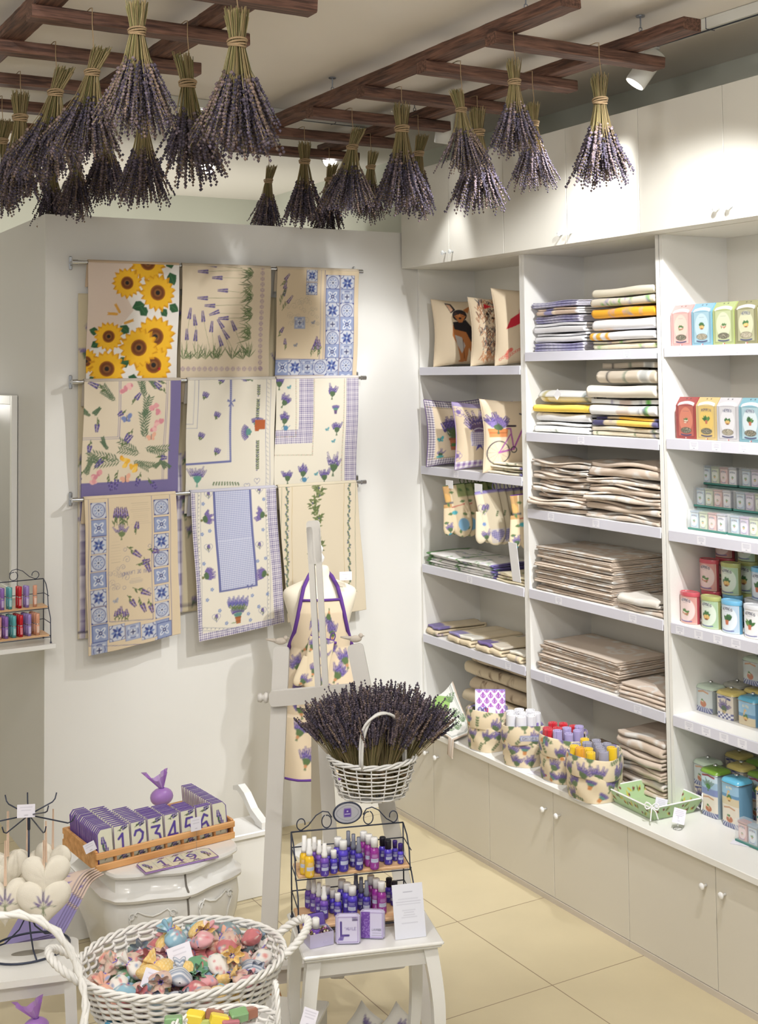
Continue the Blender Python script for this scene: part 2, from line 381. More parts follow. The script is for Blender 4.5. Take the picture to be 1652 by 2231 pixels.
    GL = {'A': [[(0, 0), (.5, 1), (1, 0)], [(.2, .4), (.8, .4)]], 'B': [[(0, 0), (0, 1), (.8, .85), (.7, .55), (0, .5)], [(.7, .52), (1, .25), (.8, 0), (0, 0)]],
          'C': [[(1, .85), (.5, 1), (0, .7), (0, .3), (.5, 0), (1, .15)]], 'D': [[(0, 0), (0, 1), (.6, 1), (1, .6), (1, .4), (.6, 0), (0, 0)]],
          'E': [[(1, 1), (0, 1), (0, 0), (1, 0)], [(0, .5), (.8, .5)]], 'H': [[(0, 0), (0, 1)], [(1, 0), (1, 1)], [(0, .5), (1, .5)]], 'I': [[(.5, 0), (.5, 1)]],
          'L': [[(0, 1), (0, 0), (1, 0)]], 'M': [[(0, 0), (0, 1), (.5, .4), (1, 1), (1, 0)]], 'N': [[(0, 0), (0, 1), (1, 0), (1, 1)]],
          'O': [[(.5, 0), (0, .3), (0, .7), (.5, 1), (1, .7), (1, .3), (.5, 0)]], 'R': [[(0, 0), (0, 1), (.9, .9), (.9, .6), (0, .5), (1, 0)]],
          'S': [[(1, .85), (.5, 1), (0, .8), (.1, .55), (.9, .45), (1, .2), (.5, 0), (0, .15)]], 'U': [[(0, 1), (0, .2), (.5, 0), (1, .2), (1, 1)]],
          'V': [[(0, 1), (.5, 0), (1, 1)]], 'T': [[(0, 1), (1, 1)], [(.5, 1), (.5, 0)]], "'": [[(.5, 1), (.4, .75)]], ' ': [],
          '1': [[(.15, .75), (.55, 1), (.55, 0)], [(.3, 0), (.8, 0)]], '2': [[(.05, .75), (.2, .97), (.6, 1), (.9, .8), (.8, .5), (.1, .06), (.95, .04)]],
          '3': [[(.1, .97), (.9, .97), (.45, .6), (.85, .5), (.95, .25), (.6, 0), (.2, .02), (.1, .2)]], '4': [[(.75, 0), (.75, 1), (.05, .28), (1, .28)]],
          '5': [[(.9, 1), (.3, 1), (.15, .55), (.6, .6), (.95, .35), (.7, .02), (.25, 0), (.08, .18)]], '6': [[(.85, .88), (.5, 1), (.15, .6), (.1, .25), (.5, 0), (.9, .25), (.7, .55), (.2, .42)]],
          '9': [[(.15, .12), (.5, 0), (.85, .4), (.9, .75), (.5, 1), (.1, .75), (.3, .45), (.8, .58)]]}
    def text(s, tx, x, y, h, t, col, wd=.62, arc=0, flip=False, sp=.35):
        n = len(tx); tot = n*h*wd+(n-1)*h*sp*wd; 
        for k, ch in enumerate(tx):
            cx = -tot/2+k*h*wd*(1+sp); mid = (cx+h*wd/2)/(tot/2+1e-9); oy = -arc*mid*mid
            for st in s.GL.get(ch, []):
                P = [(x+cx+a*h*wd, y+oy+b*h) if not flip else (x-cx-a*h*wd, y-oy-b*h) for a, b in st]
                s.line(P, t, col)

# ---------------- materials -----------------
WALL = mat('wall_paint', (224, 223, 219), .75, noise=.02, nscale=2, bump=.05, bscale=220)
GREEN = mat('grey_green_paint', (206, 208, 196), .8, noise=.02, nscale=2)
CEIL = mat('ceiling_paint', (230, 224, 216), .85, noise=.02, nscale=2)
CAB = mat('white_laminate', (224, 221, 211), .4, bump=.03, bscale=300)
SHELF = mat('white_shelf_board', (234, 233, 229), .35)
STRIP = mat('frosted_label_strip', (214, 214, 226), .3)
KNOBM = mat('white_porcelain', (240, 240, 240), .15, coat=.5)
CHROME = mat('chrome', (200, 202, 205), .18, metal=1)
ZINC = mat('zinc', (150, 155, 165), .4, metal=1)
PRINT = mat('printed_cotton', attr=True, rough=.85, sheen=.15, bump=.35, bscale=900)
TERRY = mat('terry_cloth', attr=True, rough=.95, sheen=.3, bump=.9, bscale=1300)
PAPER = mat('printed_card', attr=True, rough=.45)
TINM = mat('printed_tin', attr=True, rough=.25, coat=.4)
WHITEP = mat('white_lacquer', (236, 236, 234), .22, coat=.4)
BLACKM = mat('black_wire', (58, 64, 82), .4, metal=.3)
OLDWOOD = wood_mat('weathered_brown_wood', (64, 42, 35), (122, 86, 70), .65, 3, 1)
OLDWOODX = wood_mat('weathered_brown_wood_cross', (64, 42, 35), (126, 90, 74), .65, 3, 0)
PINE = wood_mat('orange_pine', (206, 146, 88), (238, 186, 126), .5, 1.2, 0)
TWINE = mat('jute_twine', (176, 150, 116), .95, bump=1, bscale=900)
STEM = mat('dried_lavender_stem', attr=True, rough=.9)
BUD = mat('dried_lavender_bud', attr=True, rough=.95, bump=.5, bscale=700)
CLEAR = mat('clear_plastic', (240, 244, 246), .05, trans=.0, alpha=.16, spec=.8)
# ---------------- the setting -----------------
def struct(o): o['kind'] = 'structure'; return o
YB, XB0 = 6.11, 1.666       # towel wall plane and its left corner
# floor: beige porcelain tiles with thin joints
FM = bpy.data.materials.new('beige_floor_tiles'); FM.use_nodes = True; nt = FM.node_tree; bs = nt.nodes['Principled BSDF']
tc = nt.nodes.new('ShaderNodeTexCoord'); mp = nt.nodes.new('ShaderNodeMapping'); mp.inputs['Location'].default_value = (.24, -.024, 0)
br = nt.nodes.new('ShaderNodeTexBrick'); br.offset = 0; br.inputs['Scale'].default_value = 1
br.inputs['Brick Width'].default_value = .665; br.inputs['Row Height'].default_value = .665; br.inputs['Mortar Size'].default_value = .0022; br.inputs['Mortar Smooth'].default_value = .1
br.inputs['Color1'].default_value = lin((206, 193, 160))+(1,); br.inputs['Color2'].default_value = lin((202, 189, 156))+(1,); br.inputs['Mortar'].default_value = lin((140, 122, 98))+(1,)
nz = nt.nodes.new('ShaderNodeTexNoise'); nz.inputs['Scale'].default_value = 5; nz.inputs['Detail'].default_value = 7
mr = nt.nodes.new('ShaderNodeMapRange'); mr.inputs['To Min'].default_value = .92; mr.inputs['To Max'].default_value = 1.05
mx = nt.nodes.new('ShaderNodeMix'); mx.data_type = 'RGBA'; mx.blend_type = 'MULTIPLY'; mx.inputs[0].default_value = 1
nt.links.new(tc.outputs['Object'], mp.inputs[0]); nt.links.new(mp.outputs[0], br.inputs['Vector']); nt.links.new(tc.outputs['Object'], nz.inputs['Vector'])
nt.links.new(nz.outputs['Fac'], mr.inputs['Value']); nt.links.new(br.outputs['Color'], mx.inputs[6]); nt.links.new(mr.outputs[0], mx.inputs[7]); nt.links.new(mx.outputs[2], bs.inputs['Base Color'])
bs.inputs['Roughness'].default_value = .42
struct(MB().box(-3.5, 4.5, -1, 9.6, -.05, 0).build('floor', FM))
struct(MB().box(-3.5, 4.6, -1, 9.6, 3.80, 3.88).build('ceiling', CEIL))
struct(MB().box(4.24, 4.34, -1, 9.6, 0, 3.80).build('wall_right', GREEN))
struct(MB().box(-3.5, 4.24, 9.2, 9.3, 0, 3.80).build('wall_far', GREEN))
struct(MB().box(XB0, 4.235, YB, 7.6, 0, 3.195).build('wall_back', WALL))

# ---------------- fitted furniture along the right wall -----------------
def knob(parent, p, n=(-1, 0, 0), r=.014, mt=KNOBM, long=.03):
    b = MB(); prof = [(.006, 0), (.005, long*.5), (r*.7, long*.6), (r, long*.8), (r*.8, long), (0, long*1.04)]
    q = Vector(n).to_track_quat('Z', 'Y').to_matrix().to_4x4(); b.lathe(prof, n=14, M=TR(*p) @ q)
    return b.build('knob', mt, parent, smooth=True)
DY = [6.10, 5.605, 5.105, 4.602, 4.102, 3.602, 3.10]
CABL = mat('dimmed_white_laminate', (215, 210, 198), .4, bump=.03, bscale=300)  # white laminate darkened for the weaker light reaching the base cabinets
CLEARK = mat('clear_acrylic_knob', (236, 240, 242), .08, trans=.6, alpha=.8)
pos3 = ['next to the towel wall', 'in the middle under the folded towels', 'at the right edge under the tins']
posu = ['beside the towel wall', 'in the middle above the folded towels', 'at the right edge above the boxes']
for k in range(3):
    y1, ym, y0 = DY[2*k], DY[2*k+1], DY[2*k+2]
    t = empty('base_cabinet', (3.56, y0, 0), label='low white base cabinet with two doors, '+pos3[k], cat='cabinet', group='white base cabinets under the worktop')
    MB().box(.02, .66, .001, y1-y0-.001, 0.0, .50).build('carcass', CABL, t)
    MB().box(-.004, .02, .001, y1-y0-.001, 0, .024).build('plinth', mat('plinth_strip', (205, 196, 184), .5), t)
    for (a, b_, kx) in ((ym+.0015, y1-.0015, ym+.05), (y0+.0015, ym-.0015, ym-.05)):
        d = MB().bevbox(0, .019, a-y0, b_-y0, .026, .496, .001).build('door', CABL, t)
        knob(d, (0, kx-y0, .405))
    u = empty('wall_cabinet', (3.705, y0, 2.988), label='white wall cabinet with clear knobs, '+posu[k], cat='cabinet', group='white cabinets over the shelves')
    MB().box(.02, .53, .001, y1-y0-.001, 0, .548).build('carcass', CAB, u)
    for (a, b_, kx) in ((ym+.0015, y1-.0015, ym+.035), (y0+.0015, ym-.0015, ym-.035)):
        d = MB().bevbox(0, .019, a-y0, b_-y0, 0, .548, .001).build('door', CAB, u)
        knob(d, (0, kx-y0, .05), r=.013, mt=CLEARK, long=.025)
wt = MB().bevbox(3.535, 4.235, 3.0, 6.108, .503, .53, .002).build('worktop', SHELF)
tag(wt, 'long white worktop running over the low cabinets in front of the shelves', 'worktop')
ZL = dict(left=[2.424, 1.862, 1.308, .917], mid=[2.490, 2.090, 1.708, 1.311, .916], right=[2.496, 2.098, 1.704, 1.310, .918])
YS = dict(left=(5.13, 6.108, 6.092), mid=(4.13, 5.09, 5.09), right=(3.09, 4.085, 4.085))
XS, XI = 3.816, 4.205
TAGM = mat('tag_print', attr=True, rough=.5)
def price_strip(y0, y1, z, parent, marks):
    b = MB(); b.bevbox(-.006, -.0005, y0, y1, z-.046, z-.001, .001); s_ = b.build('label_strip', STRIP, parent)
    for my in marks:
        cv = Cv(.05, .034, 900, (232, 232, 240)); cv.lines(.006, .012, .044, .03, 4, .0015, (150, 150, 175)); cv.lines(.02, .004, .03, .008, 1, .002, (120, 120, 150))
        g = MB(); g.grid(lambda U, V: (0*U-.0068, my+.025-U*.05, z-.041+V*.034), 26, 18, cv); g.build('price_label', TAGM, s_)
for key, nm in (('left', 'beside the towel wall holding cushions and oven mitts'), ('mid', 'in the middle holding piles of folded towels'), ('right', 'at the right edge holding tins and boxes')):
    y0, y1, yi = YS[key]
    t = empty('shelf_unit', (XS, y0, .53), label='tall open white shelf unit '+nm, cat='shelves', group='open shelf units on the worktop')
    H_ = 2.986-.53
    MB().box(.39, .415, -.02, y1-y0, 0, H_).build('back_panel', CAB, t)
    MB().box(0, .39, y1-y0-.016 if key == 'left' else y1-y0, y1-y0 if key == 'left' else y1-y0+.019, 0, H_).build('side_panel', SHELF, t)
    MB().box(0, .39, -.019, 0, 0, H_).build('side_panel', SHELF, t)
    for i, z in enumerate(ZL[key]):
        s_ = MB().box(0, .39, .001, yi-y0-.001, z-.53-.022, z-.53).build('shelf_board', SHELF, t)
        W_ = yi-y0
        mk = {'left': [[], [.62], [.5], [.15], [.3]], 'mid': [[.2], [.55], [.45, .8], [.75, .2], [.85, .18], []], 'right': [[.9, .78, .57], [.83, .7, .55], [.8, .55], [.94, .83, .72, .62], [.9, .8, .7, .6]]}[key]
        price_strip(.002, W_-.002, z-.53, s_, [W_*q for q in mk[min(i, len(mk)-1)]])
top = MB().box(3.816, 4.235, 3.09, 6.108, 2.9862, 2.9878).build('shelf_top_panel', CAB)
tag(top, 'thin white panel lying between the open shelves and the cabinets above', 'panel')

# ---------------- ceiling tracks and spotlights -----------------
TRK = mat('track_white', (214, 214, 208), .4)
def track(name, a, b, label):
    a, b = Vector(a), Vector(b); L = (b-a).length; ang = math.atan2(b.y-a.y, b.x-a.x)
    t = empty(name, a, ang, label, 'track')
    MB().bevbox(0, L, -.024, .024, -.045, 0, .002).build('rail', TRK, t)
    MB().box(.0, L, -.007, .007, -.0465, -.0452).build('groove', BLACKM, t)
    for q in np.arange(.6, L, 1.0): MB().box(q-.0015, q+.0015, -.0248, .0248, -.047, 0).build('joint', BLACKM, t)
track('lighting_track', (3.67, 3.0, 3.799), (3.535, 6.5, 3.799), 'white lighting track on the ceiling over the cabinets')
track('lighting_track', (1.6, 5.88, 3.799), (3.5, 5.98, 3.799), 'white lighting track on the ceiling above the towel wall')
track('lighting_track', (2.7, 2.2, 3.799), (3.04, 2.9, 3.799), 'white lighting track on the ceiling nearest the viewer')
SLAB = ['white cylinder spotlight aimed down, above the cabinet at right', 'glowing white spotlight behind the right ladder beside the cabinets', 'small glowing white spotlight behind the far rung of the right ladder', 'small glowing white spotlight behind the hanging lavender over the towel wall']
BODY = mat('spotlight_white', (232, 232, 228), .4); LENS = mat('lamp_glow', (255, 250, 240), .3, emit=14)
for i, (p, tg, wt_, dg) in enumerate(SPOTS):
    d = (Vector(tg)-Vector(p)).normalized(); q = d.to_track_quat('Z', 'Y').to_matrix().to_4x4()
    t = empty('ceiling_spotlight', (0, 0, 0), label=SLAB[i] if i < 4 else 'white ceiling spotlight above the front of the shop', cat='spotlight', group='ceiling spotlights')
    M = TR(*p) @ q
    if i == 0: M = TR(*p) @ (Vector((-.55, .35, -.9)).normalized()).to_track_quat('Z', 'Y').to_matrix().to_4x4()
    MB().lathe([(.0, -.17), (.04, -.17), (.045, -.165), (.045, -.01), (.042, -.005), (.040, -.012), (.038, -.03), (0, -.03)], n=28, M=M).build('lamp_body', BODY, t, auto=40)
    MB().lathe([(.0, -.022), (.036, -.022), (.036, -.019), (0, -.019)], n=24, M=M).build('lens', LENS, t)
    b0 = M @ Vector((0, 0, -.1)); b = MB(); b.cyl(b0, (b0.x, b0.y, 3.755), .008, 10); b.box(b0.x-.025, b0.x+.025, b0.y-.05, b0.y+.05, 3.745, 3.7525); b.build('bracket', BODY, t)
    lp = M @ Vector((0, 0, .01)); spot('lamp_light', lp, tg, wt_, dg, parent=t)
# ---------------- hanging wooden ladders, chains, lavender bunches -----------------
ZLAD = 3.635
def rough_board(x0, x1, y0, y1, z0, z1, seed, b=.005):
    """old timber: a board whose edges waver"""
    rnd = random.Random(seed); L = (y1-y0) if (y1-y0) > (x1-x0) else (x1-x0); ax = 1 if (y1-y0) > (x1-x0) else 0
    n = max(6, int(L/.05)); rings = []; v = []; f = []
    for i in range(n+1):
        q = i/n; j = lambda: rnd.uniform(-.0025, .0025); e = b
        if ax == 1:
            y = y0+(y1-y0)*q; P = [(x0+e+j(), y, z0), (x1-e+j(), y, z0), (x1+j(), y, z0+e), (x1+j(), y, z1-e), (x1-e+j(), y, z1), (x0+e+j(), y, z1), (x0+j(), y, z1-e), (x0+j(), y, z0+e)]
        else:
            x = x0+(x1-x0)*q; P = [(x, y0+e+j(), z0), (x, y1-e+j(), z0), (x, y1+j(), z0+e), (x, y1+j(), z1-e), (x, y1-e+j(), z1), (x, y0+e+j(), z1), (x, y0+j(), z1-e), (x, y0+j(), z0+e)]
        v += P
    for i in range(n):
        for k in range(8): m_ = (k+1) % 8; q = (i*8+k, i*8+m_, i*8+8+m_, i*8+8+k); f.append(q if ax == 0 else q[::-1])
    f += [tuple(range(8)), tuple(reversed(range(n*8, n*8+8)))]
    return MB().add(v, f)
def ladder(x0, y0, rail_r, rungs, label, y1, xr):
    t = empty('wooden_ladder', (x0, y0, ZLAD), label=label, cat='ladder', group='old wooden ladders hung flat under the ceiling')
    L = y1-y0
    rough_board(.0, .095, 0, L, .036, .085, 1).build('rail', OLDWOOD, t)
    rough_board(rail_r, rail_r+.095, .02, L-.02, .036, .085, 2).build('rail', OLDWOOD, t)
    for k, (ry, rx) in enumerate(rungs):
        rough_board(-.012, rx-x0, ry-y0-.038, ry-y0+.038, -.012, .0355, 10+k).build('rung', OLDWOODX, t)
    return t
RY = [3.80, 4.29, 4.80, 5.30, 5.82, 6.30]
ladder(2.725, 3.40, .60, [(y, x) for y, x in zip(RY, (3.555, 3.50, 3.50, 3.50, 3.52, 3.53))], 'old brown wooden ladder hung flat at right, small lavender bunches below it', 6.42, 3.5)
ladder(1.115, 3.30, .60, [(y, x) for y, x in zip((3.76, 4.26, 4.76, 5.29, 5.80, 6.30), (1.94, 1.915, 1.925, 1.90, 1.90, 1.90))], 'old brown wooden ladder hung flat at left over the thick lavender bunches', 6.45, 1.9)
def chain(x, y, z0, z1, lab):
    t = empty('hanging_chain', (x, y, z0), label=lab, cat='chain', group='steel chains carrying the ladders')
    b = MB(); b.lathe([(.018, 0), (.018, .004), (0, .005)], c=(0, 0, z1-z0-.006), n=12); b.cyl((0, 0, z1-z0-.05), (0, 0, z1-z0-.004), .003, 6); b.build('ceiling_plate', ZINC, t)
    b = MB(); L = z1-z0-.05; n = max(2, int(L/.022))
    for k in range(n):
        c = L*(k+.5)/n; h = L/n*.72; P = []
        for i in range(12):
            a = 2*PI*i/12; u = .0075*math.sin(a); w_ = h*math.cos(a)*.5+math.copysign(.004, math.cos(a))
            P.append((u, 0, c+w_) if k % 2 else (0, u, c+w_))
        b.tube(P, .0022, 5, closed=True)
    b.build('links', ZINC, t)
    b = MB(); b.tube([(.02*math.sin(a), 0, -.02+.022*math.cos(a)) for a in np.linspace(-.3, PI*1.3, 12)], .003, 6); b.build('hook', ZINC, t)
for (x, y, lab) in ((2.775, 3.78-.12, 'steel chain holding the front left corner of the right ladder'), (2.775, 5.18, 'steel chain on the far left rail of the right ladder'), (3.37, 3.70, 'steel chain holding the front right corner of the right ladder'), (3.37, 5.4, 'steel chain holding the far right rail of the right ladder'), (1.17, 5.05, 'steel chain seen through the rungs of the left ladder')):
    chain(x, y, 3.722, 3.799, lab)

def bunch_mesh(seed, n=85, L=.42, spread=.30, lean=0.0, tie=.10, hs0=.37):
    """dried lavender hung head down: stems above the tie, fanned heads below; origin at the tie, hangs to -z"""
    R = random.Random(seed); st = MB(); hd = MB(); Lb = L-tie
    for k in range(n):
        a = R.uniform(0, 2*PI); q = math.sqrt(R.random()); r0 = q*.021
        x0, y0 = r0*math.cos(a), r0*math.sin(a); sp = spread*(q**1.15)*R.uniform(.75, 1.15)
        ln = Lb*R.uniform(.72, 1.03)*(1-.10*q)
        top = (x0*1.6+R.uniform(-.006, .006)-lean*.1, y0*1.6+R.uniform(-.006, .006), tie*R.uniform(.75, 1.05))
        P = [top, (x0, y0, 0)]
        for t in (.35, .7, 1):
            w_ = t**1.5*ln*sp; P.append((x0+math.cos(a)*w_+lean*t*ln*.4+R.uniform(-.003, .003), y0+math.sin(a)*w_+R.uniform(-.003, .003), -ln*t))
        c = lin(R.choice(((150, 136, 96), (130, 124, 80), (114, 110, 72), (162, 144, 106), (138, 120, 84))))
        st.col = c; hs = R.uniform(hs0, hs0+.22)
        st.tube([P[0], P[1], P[2], P[3], P[4]], .0013, 3, cap=False)
        # flower head: whorls of buds along the last part
        m_ = int(R.uniform(12, 18)); A = np.array(P[2:5]); base = R.choice(((92, 84, 100), (102, 92, 104), (74, 68, 84), (116, 102, 108), (128, 110, 102)))
        for i in range(m_):
            t = hs+(1.06-hs)*i/(m_-1); 
            if i == 1 and R.random() < .4: continue
            s_ = t*(len(A)) ; t2 = (t-.35)/.65*2; i0 = min(1, max(0, int(t2))); fr = t2-i0; p = A[i0]*(1-fr)+A[i0+1]*fr
            r = .0074*(1.0-.35*i/m_)*R.uniform(.8, 1.25); g = R.uniform(.75, 1.2); hd.col = lin(tuple(min(255, v*g) for v in base))
            p = p+np.array([R.uniform(-.0022, .0022), R.uniform(-.0022, .0022), 0])
            z = r*1.25; v = [(p[0]+r, p[1], p[2]), (p[0], p[1]+r, p[2]), (p[0]-r, p[1], p[2]), (p[0], p[1]-r, p[2]), (p[0], p[1], p[2]+z*.7), (p[0], p[1], p[2]-z)]
            hd.add(v, [(0, 1, 4), (1, 2, 4), (2, 3, 4), (3, 0, 4), (1, 0, 5), (2, 1, 5), (3, 2, 5), (0, 3, 5)])
    tw = MB()
    for k in range(4):
        tw.tube([(.0245*math.cos(a)*(1+.05*k), .0245*math.sin(a)*(1+.05*k), (k-1.5)*.005+.004*math.sin(a+k)) for a in np.linspace(0, 2*PI, 15)[:-1]], .0032, 5, closed=True)
    return st.mesh('stems', STEM), hd.mesh('flower_heads', BUD, True), tw.mesh('twine', TWINE, True)
BM = [bunch_mesh(100+i, n=nn, spread=sp, lean=le) for i, (nn, sp, le) in enumerate(((170, .44, 0), (140, .44, .35), (125, .36, 0), (110, .33, -.2), (150, .46, -.35), (100, .38, .15)))]
def bunch(k, u, v, ry, bottom, label, group, rnd=[0], zrung=ZLAD):
    """k mesh kind; (u,v) the tie seen in the photo; hung from the rung whose middle is at Y=ry"""
    y = ry-.045 if rnd[0] % 2 else ry-.05; p = on(u, v, 1, y); rnd[0] += 1
    pb = on(u, bottom, 1, y); s_ = (p.z-pb.z)/.33
    t = empty('lavender_bunch', p, random.uniform(0, .6)-.3, label, 'lavender bunch', group); t.scale = (s_, s_, s_)
    for nm, me in zip(('stems', 'flower_heads', 'twine'), BM[k]):
        o = bpy.data.objects.new(nm, me); C.objects.link(o); o.parent = t
    h = (zrung+.045-p.z)/s_; yy = .045/s_
    cs, sn = math.cos(-t.rotation_euler.z), math.sin(-t.rotation_euler.z)
    P = [(.0, -.012, 0), (.002, -.006, h*.5), (0, 0, h-.058/s_), (0, 0, h), (0, yy*.5, h+.004/s_), (0, yy*2-.004, h+.002/s_)]
    MB().tube([(a*cs-b*sn, a*sn+b*cs, c) for a, b, c in P], .0018/s_, 5).build('hanging_string', TWINE, t)
    return t
GL_, GR_ = 'lavender bunches under the left ladder', 'lavender bunches under the right ladder'
# left ladder
for a in ((0, 299, 70, 3.76, 296, 'very large lavender bunch hanging nearest, top cut off by the photo edge, left ladder'),
          (0, 517, 95, 3.76, 345, 'large broad lavender bunch hanging from the front rung end, rightmost under the left ladder'),
          (5, 409, 184, 4.26, 405, 'slim upright lavender bunch with a fanned skirt, second from right under the left ladder'),
          (4, 201, 160, 4.26, 355, 'brownish lavender bunch leaning left beside the very large one'),
          (4, 121, 204, 4.76, 400, 'lavender bunch leaning far left, third bunch from the left edge at tie height'),
          (2, 44, 258, 5.29, 450, 'straight lavender bunch with pale stems near the left photo edge'),
          (3, 4, 309, 5.80, 470, 'lavender bunch cut by the left photo edge'),
          (2, 231, 292, 5.80, 450, 'narrow lavender bunch low behind the very large one, upper left'),
          (2, 312, 275, 5.29, 458, 'lavender bunch hanging directly below and behind the very large one'),
          (3, 168, 345, 5.80, 482, 'short lavender bunch low at left, right one of the lowest two'),
          (5, 112, 372, 6.30, 505, 'lowest lavender bunch at left, its heads touching the wall edge line')):
    bunch(a[0], a[1], a[2], a[3], a[4], a[5], GL_)
for a in ((3, 585, 395, 6.30, 510, 'small lavender bunch hanging leftmost under the right ladder'),
          (2, 664, 353, 5.82, 497, 'second lavender bunch from the left under the right ladder'),
          (4, 768, 322, 5.30, 470, 'lavender bunch leaning left in the middle of the far rungs'),
          (3, 718, 392, 6.30, 515, 'low lavender bunch half hidden behind the left-leaning one'),
          (3, 808, 365, 5.82, 487, 'small lavender bunch to the right of the left-leaning one'),
          (2, 876, 282, 4.80, 468, 'full lavender bunch tied under the third rung, left of the narrow one'),
          (3, 912, 336, 5.30, 478, 'narrow lavender bunch in front of the first wall cabinet door'),
          (1, 1005, 241, 4.29, 385, 'lavender bunch beside the glowing spotlight'),
          (2, 1041, 290, 4.80, 470, 'lower lavender bunch behind the one beside the glowing spotlight'),
          (2, 1121, 180, 3.80, 345, 'broad lavender bunch hanging in the middle of the front rung'),
          (2, 1162, 270, 4.29, 420, 'lavender bunch behind and below the broad one of the front rung'),
          (2, 1308, 221, 3.80, 413, 'rightmost lavender bunch hanging alone before the white cabinets')):
    bunch(a[0], a[1], a[2], a[3], a[4], a[5], GR_)
# ---------------- towel rails and the printed cloths on the towel wall -----------------
YR = 6.03
RZ_ = []
for i, (ul, vl, ur, vr) in enumerate(((163, 573, 785, 590), (163, 830, 792, 825), (163, 1089, 792, 1051))):
    a = on(ul, vl, 1, YR); b = on(ur, vr, 1, YR); z = (a.z+b.z)/2; RZ_.append(z)
    t = empty('towel_rail', (a.x, YR, z), label='chrome towel rail on the wall, '+('topmost, carrying the sunflower cloth', 'middle one of three', 'lowest, carrying the long runners')[i], cat='towel rail', group='chrome rails on the towel wall')
    L = b.x-a.x; MB().cyl((.012, 0, 0), (L-.012, 0, 0), .0095, 16).build('rod', CHROME, t, smooth=False, auto=40)
    for x in (0, L):
        q = MB(); q.bevbox(x-.008, x+.008, .066, .078, -.034, .034, .004); q.cyl((x, .066, 0), (x, -.003, 0), .008, 12); q.cyl((x-.014, 0, 0), (x+.014, 0, 0), .0125, 16); q.build('bracket', CHROME, t, auto=40)
class PC(Cv):
    """canvas whose points are given as positions on the wall"""
    def __init__(s, x0, x1, z0, z1, base, res=420, crop=(140, 540, 2.429), skew=0, tilt=0):
        super().__init__(x1-x0, z1-z0, res, base); s.x0, s.z0, s.cr, s.sk, s.ti = x0, z0, crop, skew, tilt
    def T(s, cx, cy):
        p = on(s.cr[0]+cx/s.cr[2], s.cr[1]+cy/s.cr[2], 1, YR-.015); V = (p.z-s.z0)/s.H
        for _ in range(4): U = (p.x-s.x0-s.sk*(1-V))/s.W; V = 1-(s.z0+s.H-p.z+s.ti*(U-.5)*(1-V))/s.H
        return (U*s.W, V*s.H)
def hang(name, x0, x1, zt, zb, cv, label, cat='tablecloth', seed=0, back=None, skew=0, tilt=0, amp=.006, y1=None, group=None, nstep=.0032, dz=0):
    """cloth laid over the rail: front panel down to zb, short tail behind"""
    cv.a *= .84; W, H = x1-x0, zt-zb; R = random.Random(seed); ph = [R.uniform(0, 6) for _ in range(4)]; yb = (YR-.016) if y1 is None else y1
    rr = .0135
    def f(U, V):
        s_ = (1-V)*H; z = zt-s_+tilt*(U-.5)*np.clip(1-V, 0, 1)
        a = amp*(1-V)**.8
        y = (YR-rr)+(yb-(YR-rr))*(1-V)+a*(np.sin(U*W*14+ph[0])+.5*np.sin(U*W*31+ph[1]))*(.6+.4*np.sin((1-V)*4+ph[2]))-.004*np.sin(U*PI)*(1-V)
        x = x0+U*W+skew*(1-V)*(1.0)+.002*np.sin(V*9+ph[3])
        return x, y, z
    b = MB(); nu = int(W/nstep)+2; b.grid(f, nu, int(H/nstep)+2, cv)
    o = b.build(name, PRINT, smooth=True); tag(o, label, cat, group); solid(o, .0026, 0)
    # over the rod and down behind
    tail = back if back else .12; m_ = 8
    L2 = PI*rr+tail
    def g(U, V):
        s_ = V*L2; th = np.clip(s_/rr, 0, PI); over = np.clip(s_-PI*rr, 0, None)
        y = YR-rr*np.cos(th)+.010*np.clip(over/tail, 0, 1); z = zt+rr*np.sin(th)-over; x = x0+U*W-.006*np.clip(over/tail, 0, 1)
        return x, y, z
    cb = Cv(.1, .1, 60, (212, 198, 172)); cb.a[:] = cv.a[-3:, :, :].mean((0, 1)) if back is None else cv.a.reshape(-1, 3)[:2000].mean(0)*.6+np.array(lin((214, 200, 176)))*.4
    q = MB(); q.grid(g, 30, 40, cb); s2 = q.build('back_fold', PRINT, o, smooth=True); solid(s2, .0026, 0)
    return o
def xz(u, v): p = on(u, v, 1, YR-.015); return p.x, p.z
BEI, IVO = (224, 208, 182), (228, 222, 204)
VIO, LIL, GRN = (104, 88, 148), (150, 132, 184), (98, 118, 78)
zt = [z+.0 for z in RZ_]
# -- sunflowers
x0, x1 = xz(193, 700)[0], xz(392, 700)[0]; zb = zt[0]-.70
c = PC(x0, x1, zb, zt[0], (226, 208, 194)); T = c.T; random.seed(3)
P = [T(*q) for q in ((620, 70), (620, 700), (100, 700), (110, 560), (260, 470), (370, 330), (300, 200), (380, 70))]; c.poly(P, (238, 233, 226))
for (a, b, an, L) in ((570, 110, 1.9, .06), (560, 130, -1.2, .07), (430, 300, 3.4, .07), (560, 300, -.6, .06), (440, 360, 2.2, .06), (350, 450, 2.5, .06), (190, 450, 2.8, .05), (200, 500, 3.6, .05), (360, 600, 3.3, .07), (150, 680, -1.0, .06), (520, 320, -1, .05), (350, 680, -.5, .06)):
    X, Y = T(a, b); c.leaf(X, Y, an, L, L*.32, (44, 92, 56)); c.line([(X, Y), (X+L*.9*math.cos(an), Y+L*.9*math.sin(an))], .0012, (96, 140, 90))
for (a, b, an) in ((300, 345, 2.1), (290, 350, 3.1), (320, 400, .35)):
    X, Y = T(a, b)
    for k in range(9):
        for sg in (-1, 1): c.leaf(X+.0055*k*math.cos(an), Y+.0055*k*math.sin(an), an+sg*.5, .014, .0025, (222, 164, 66))
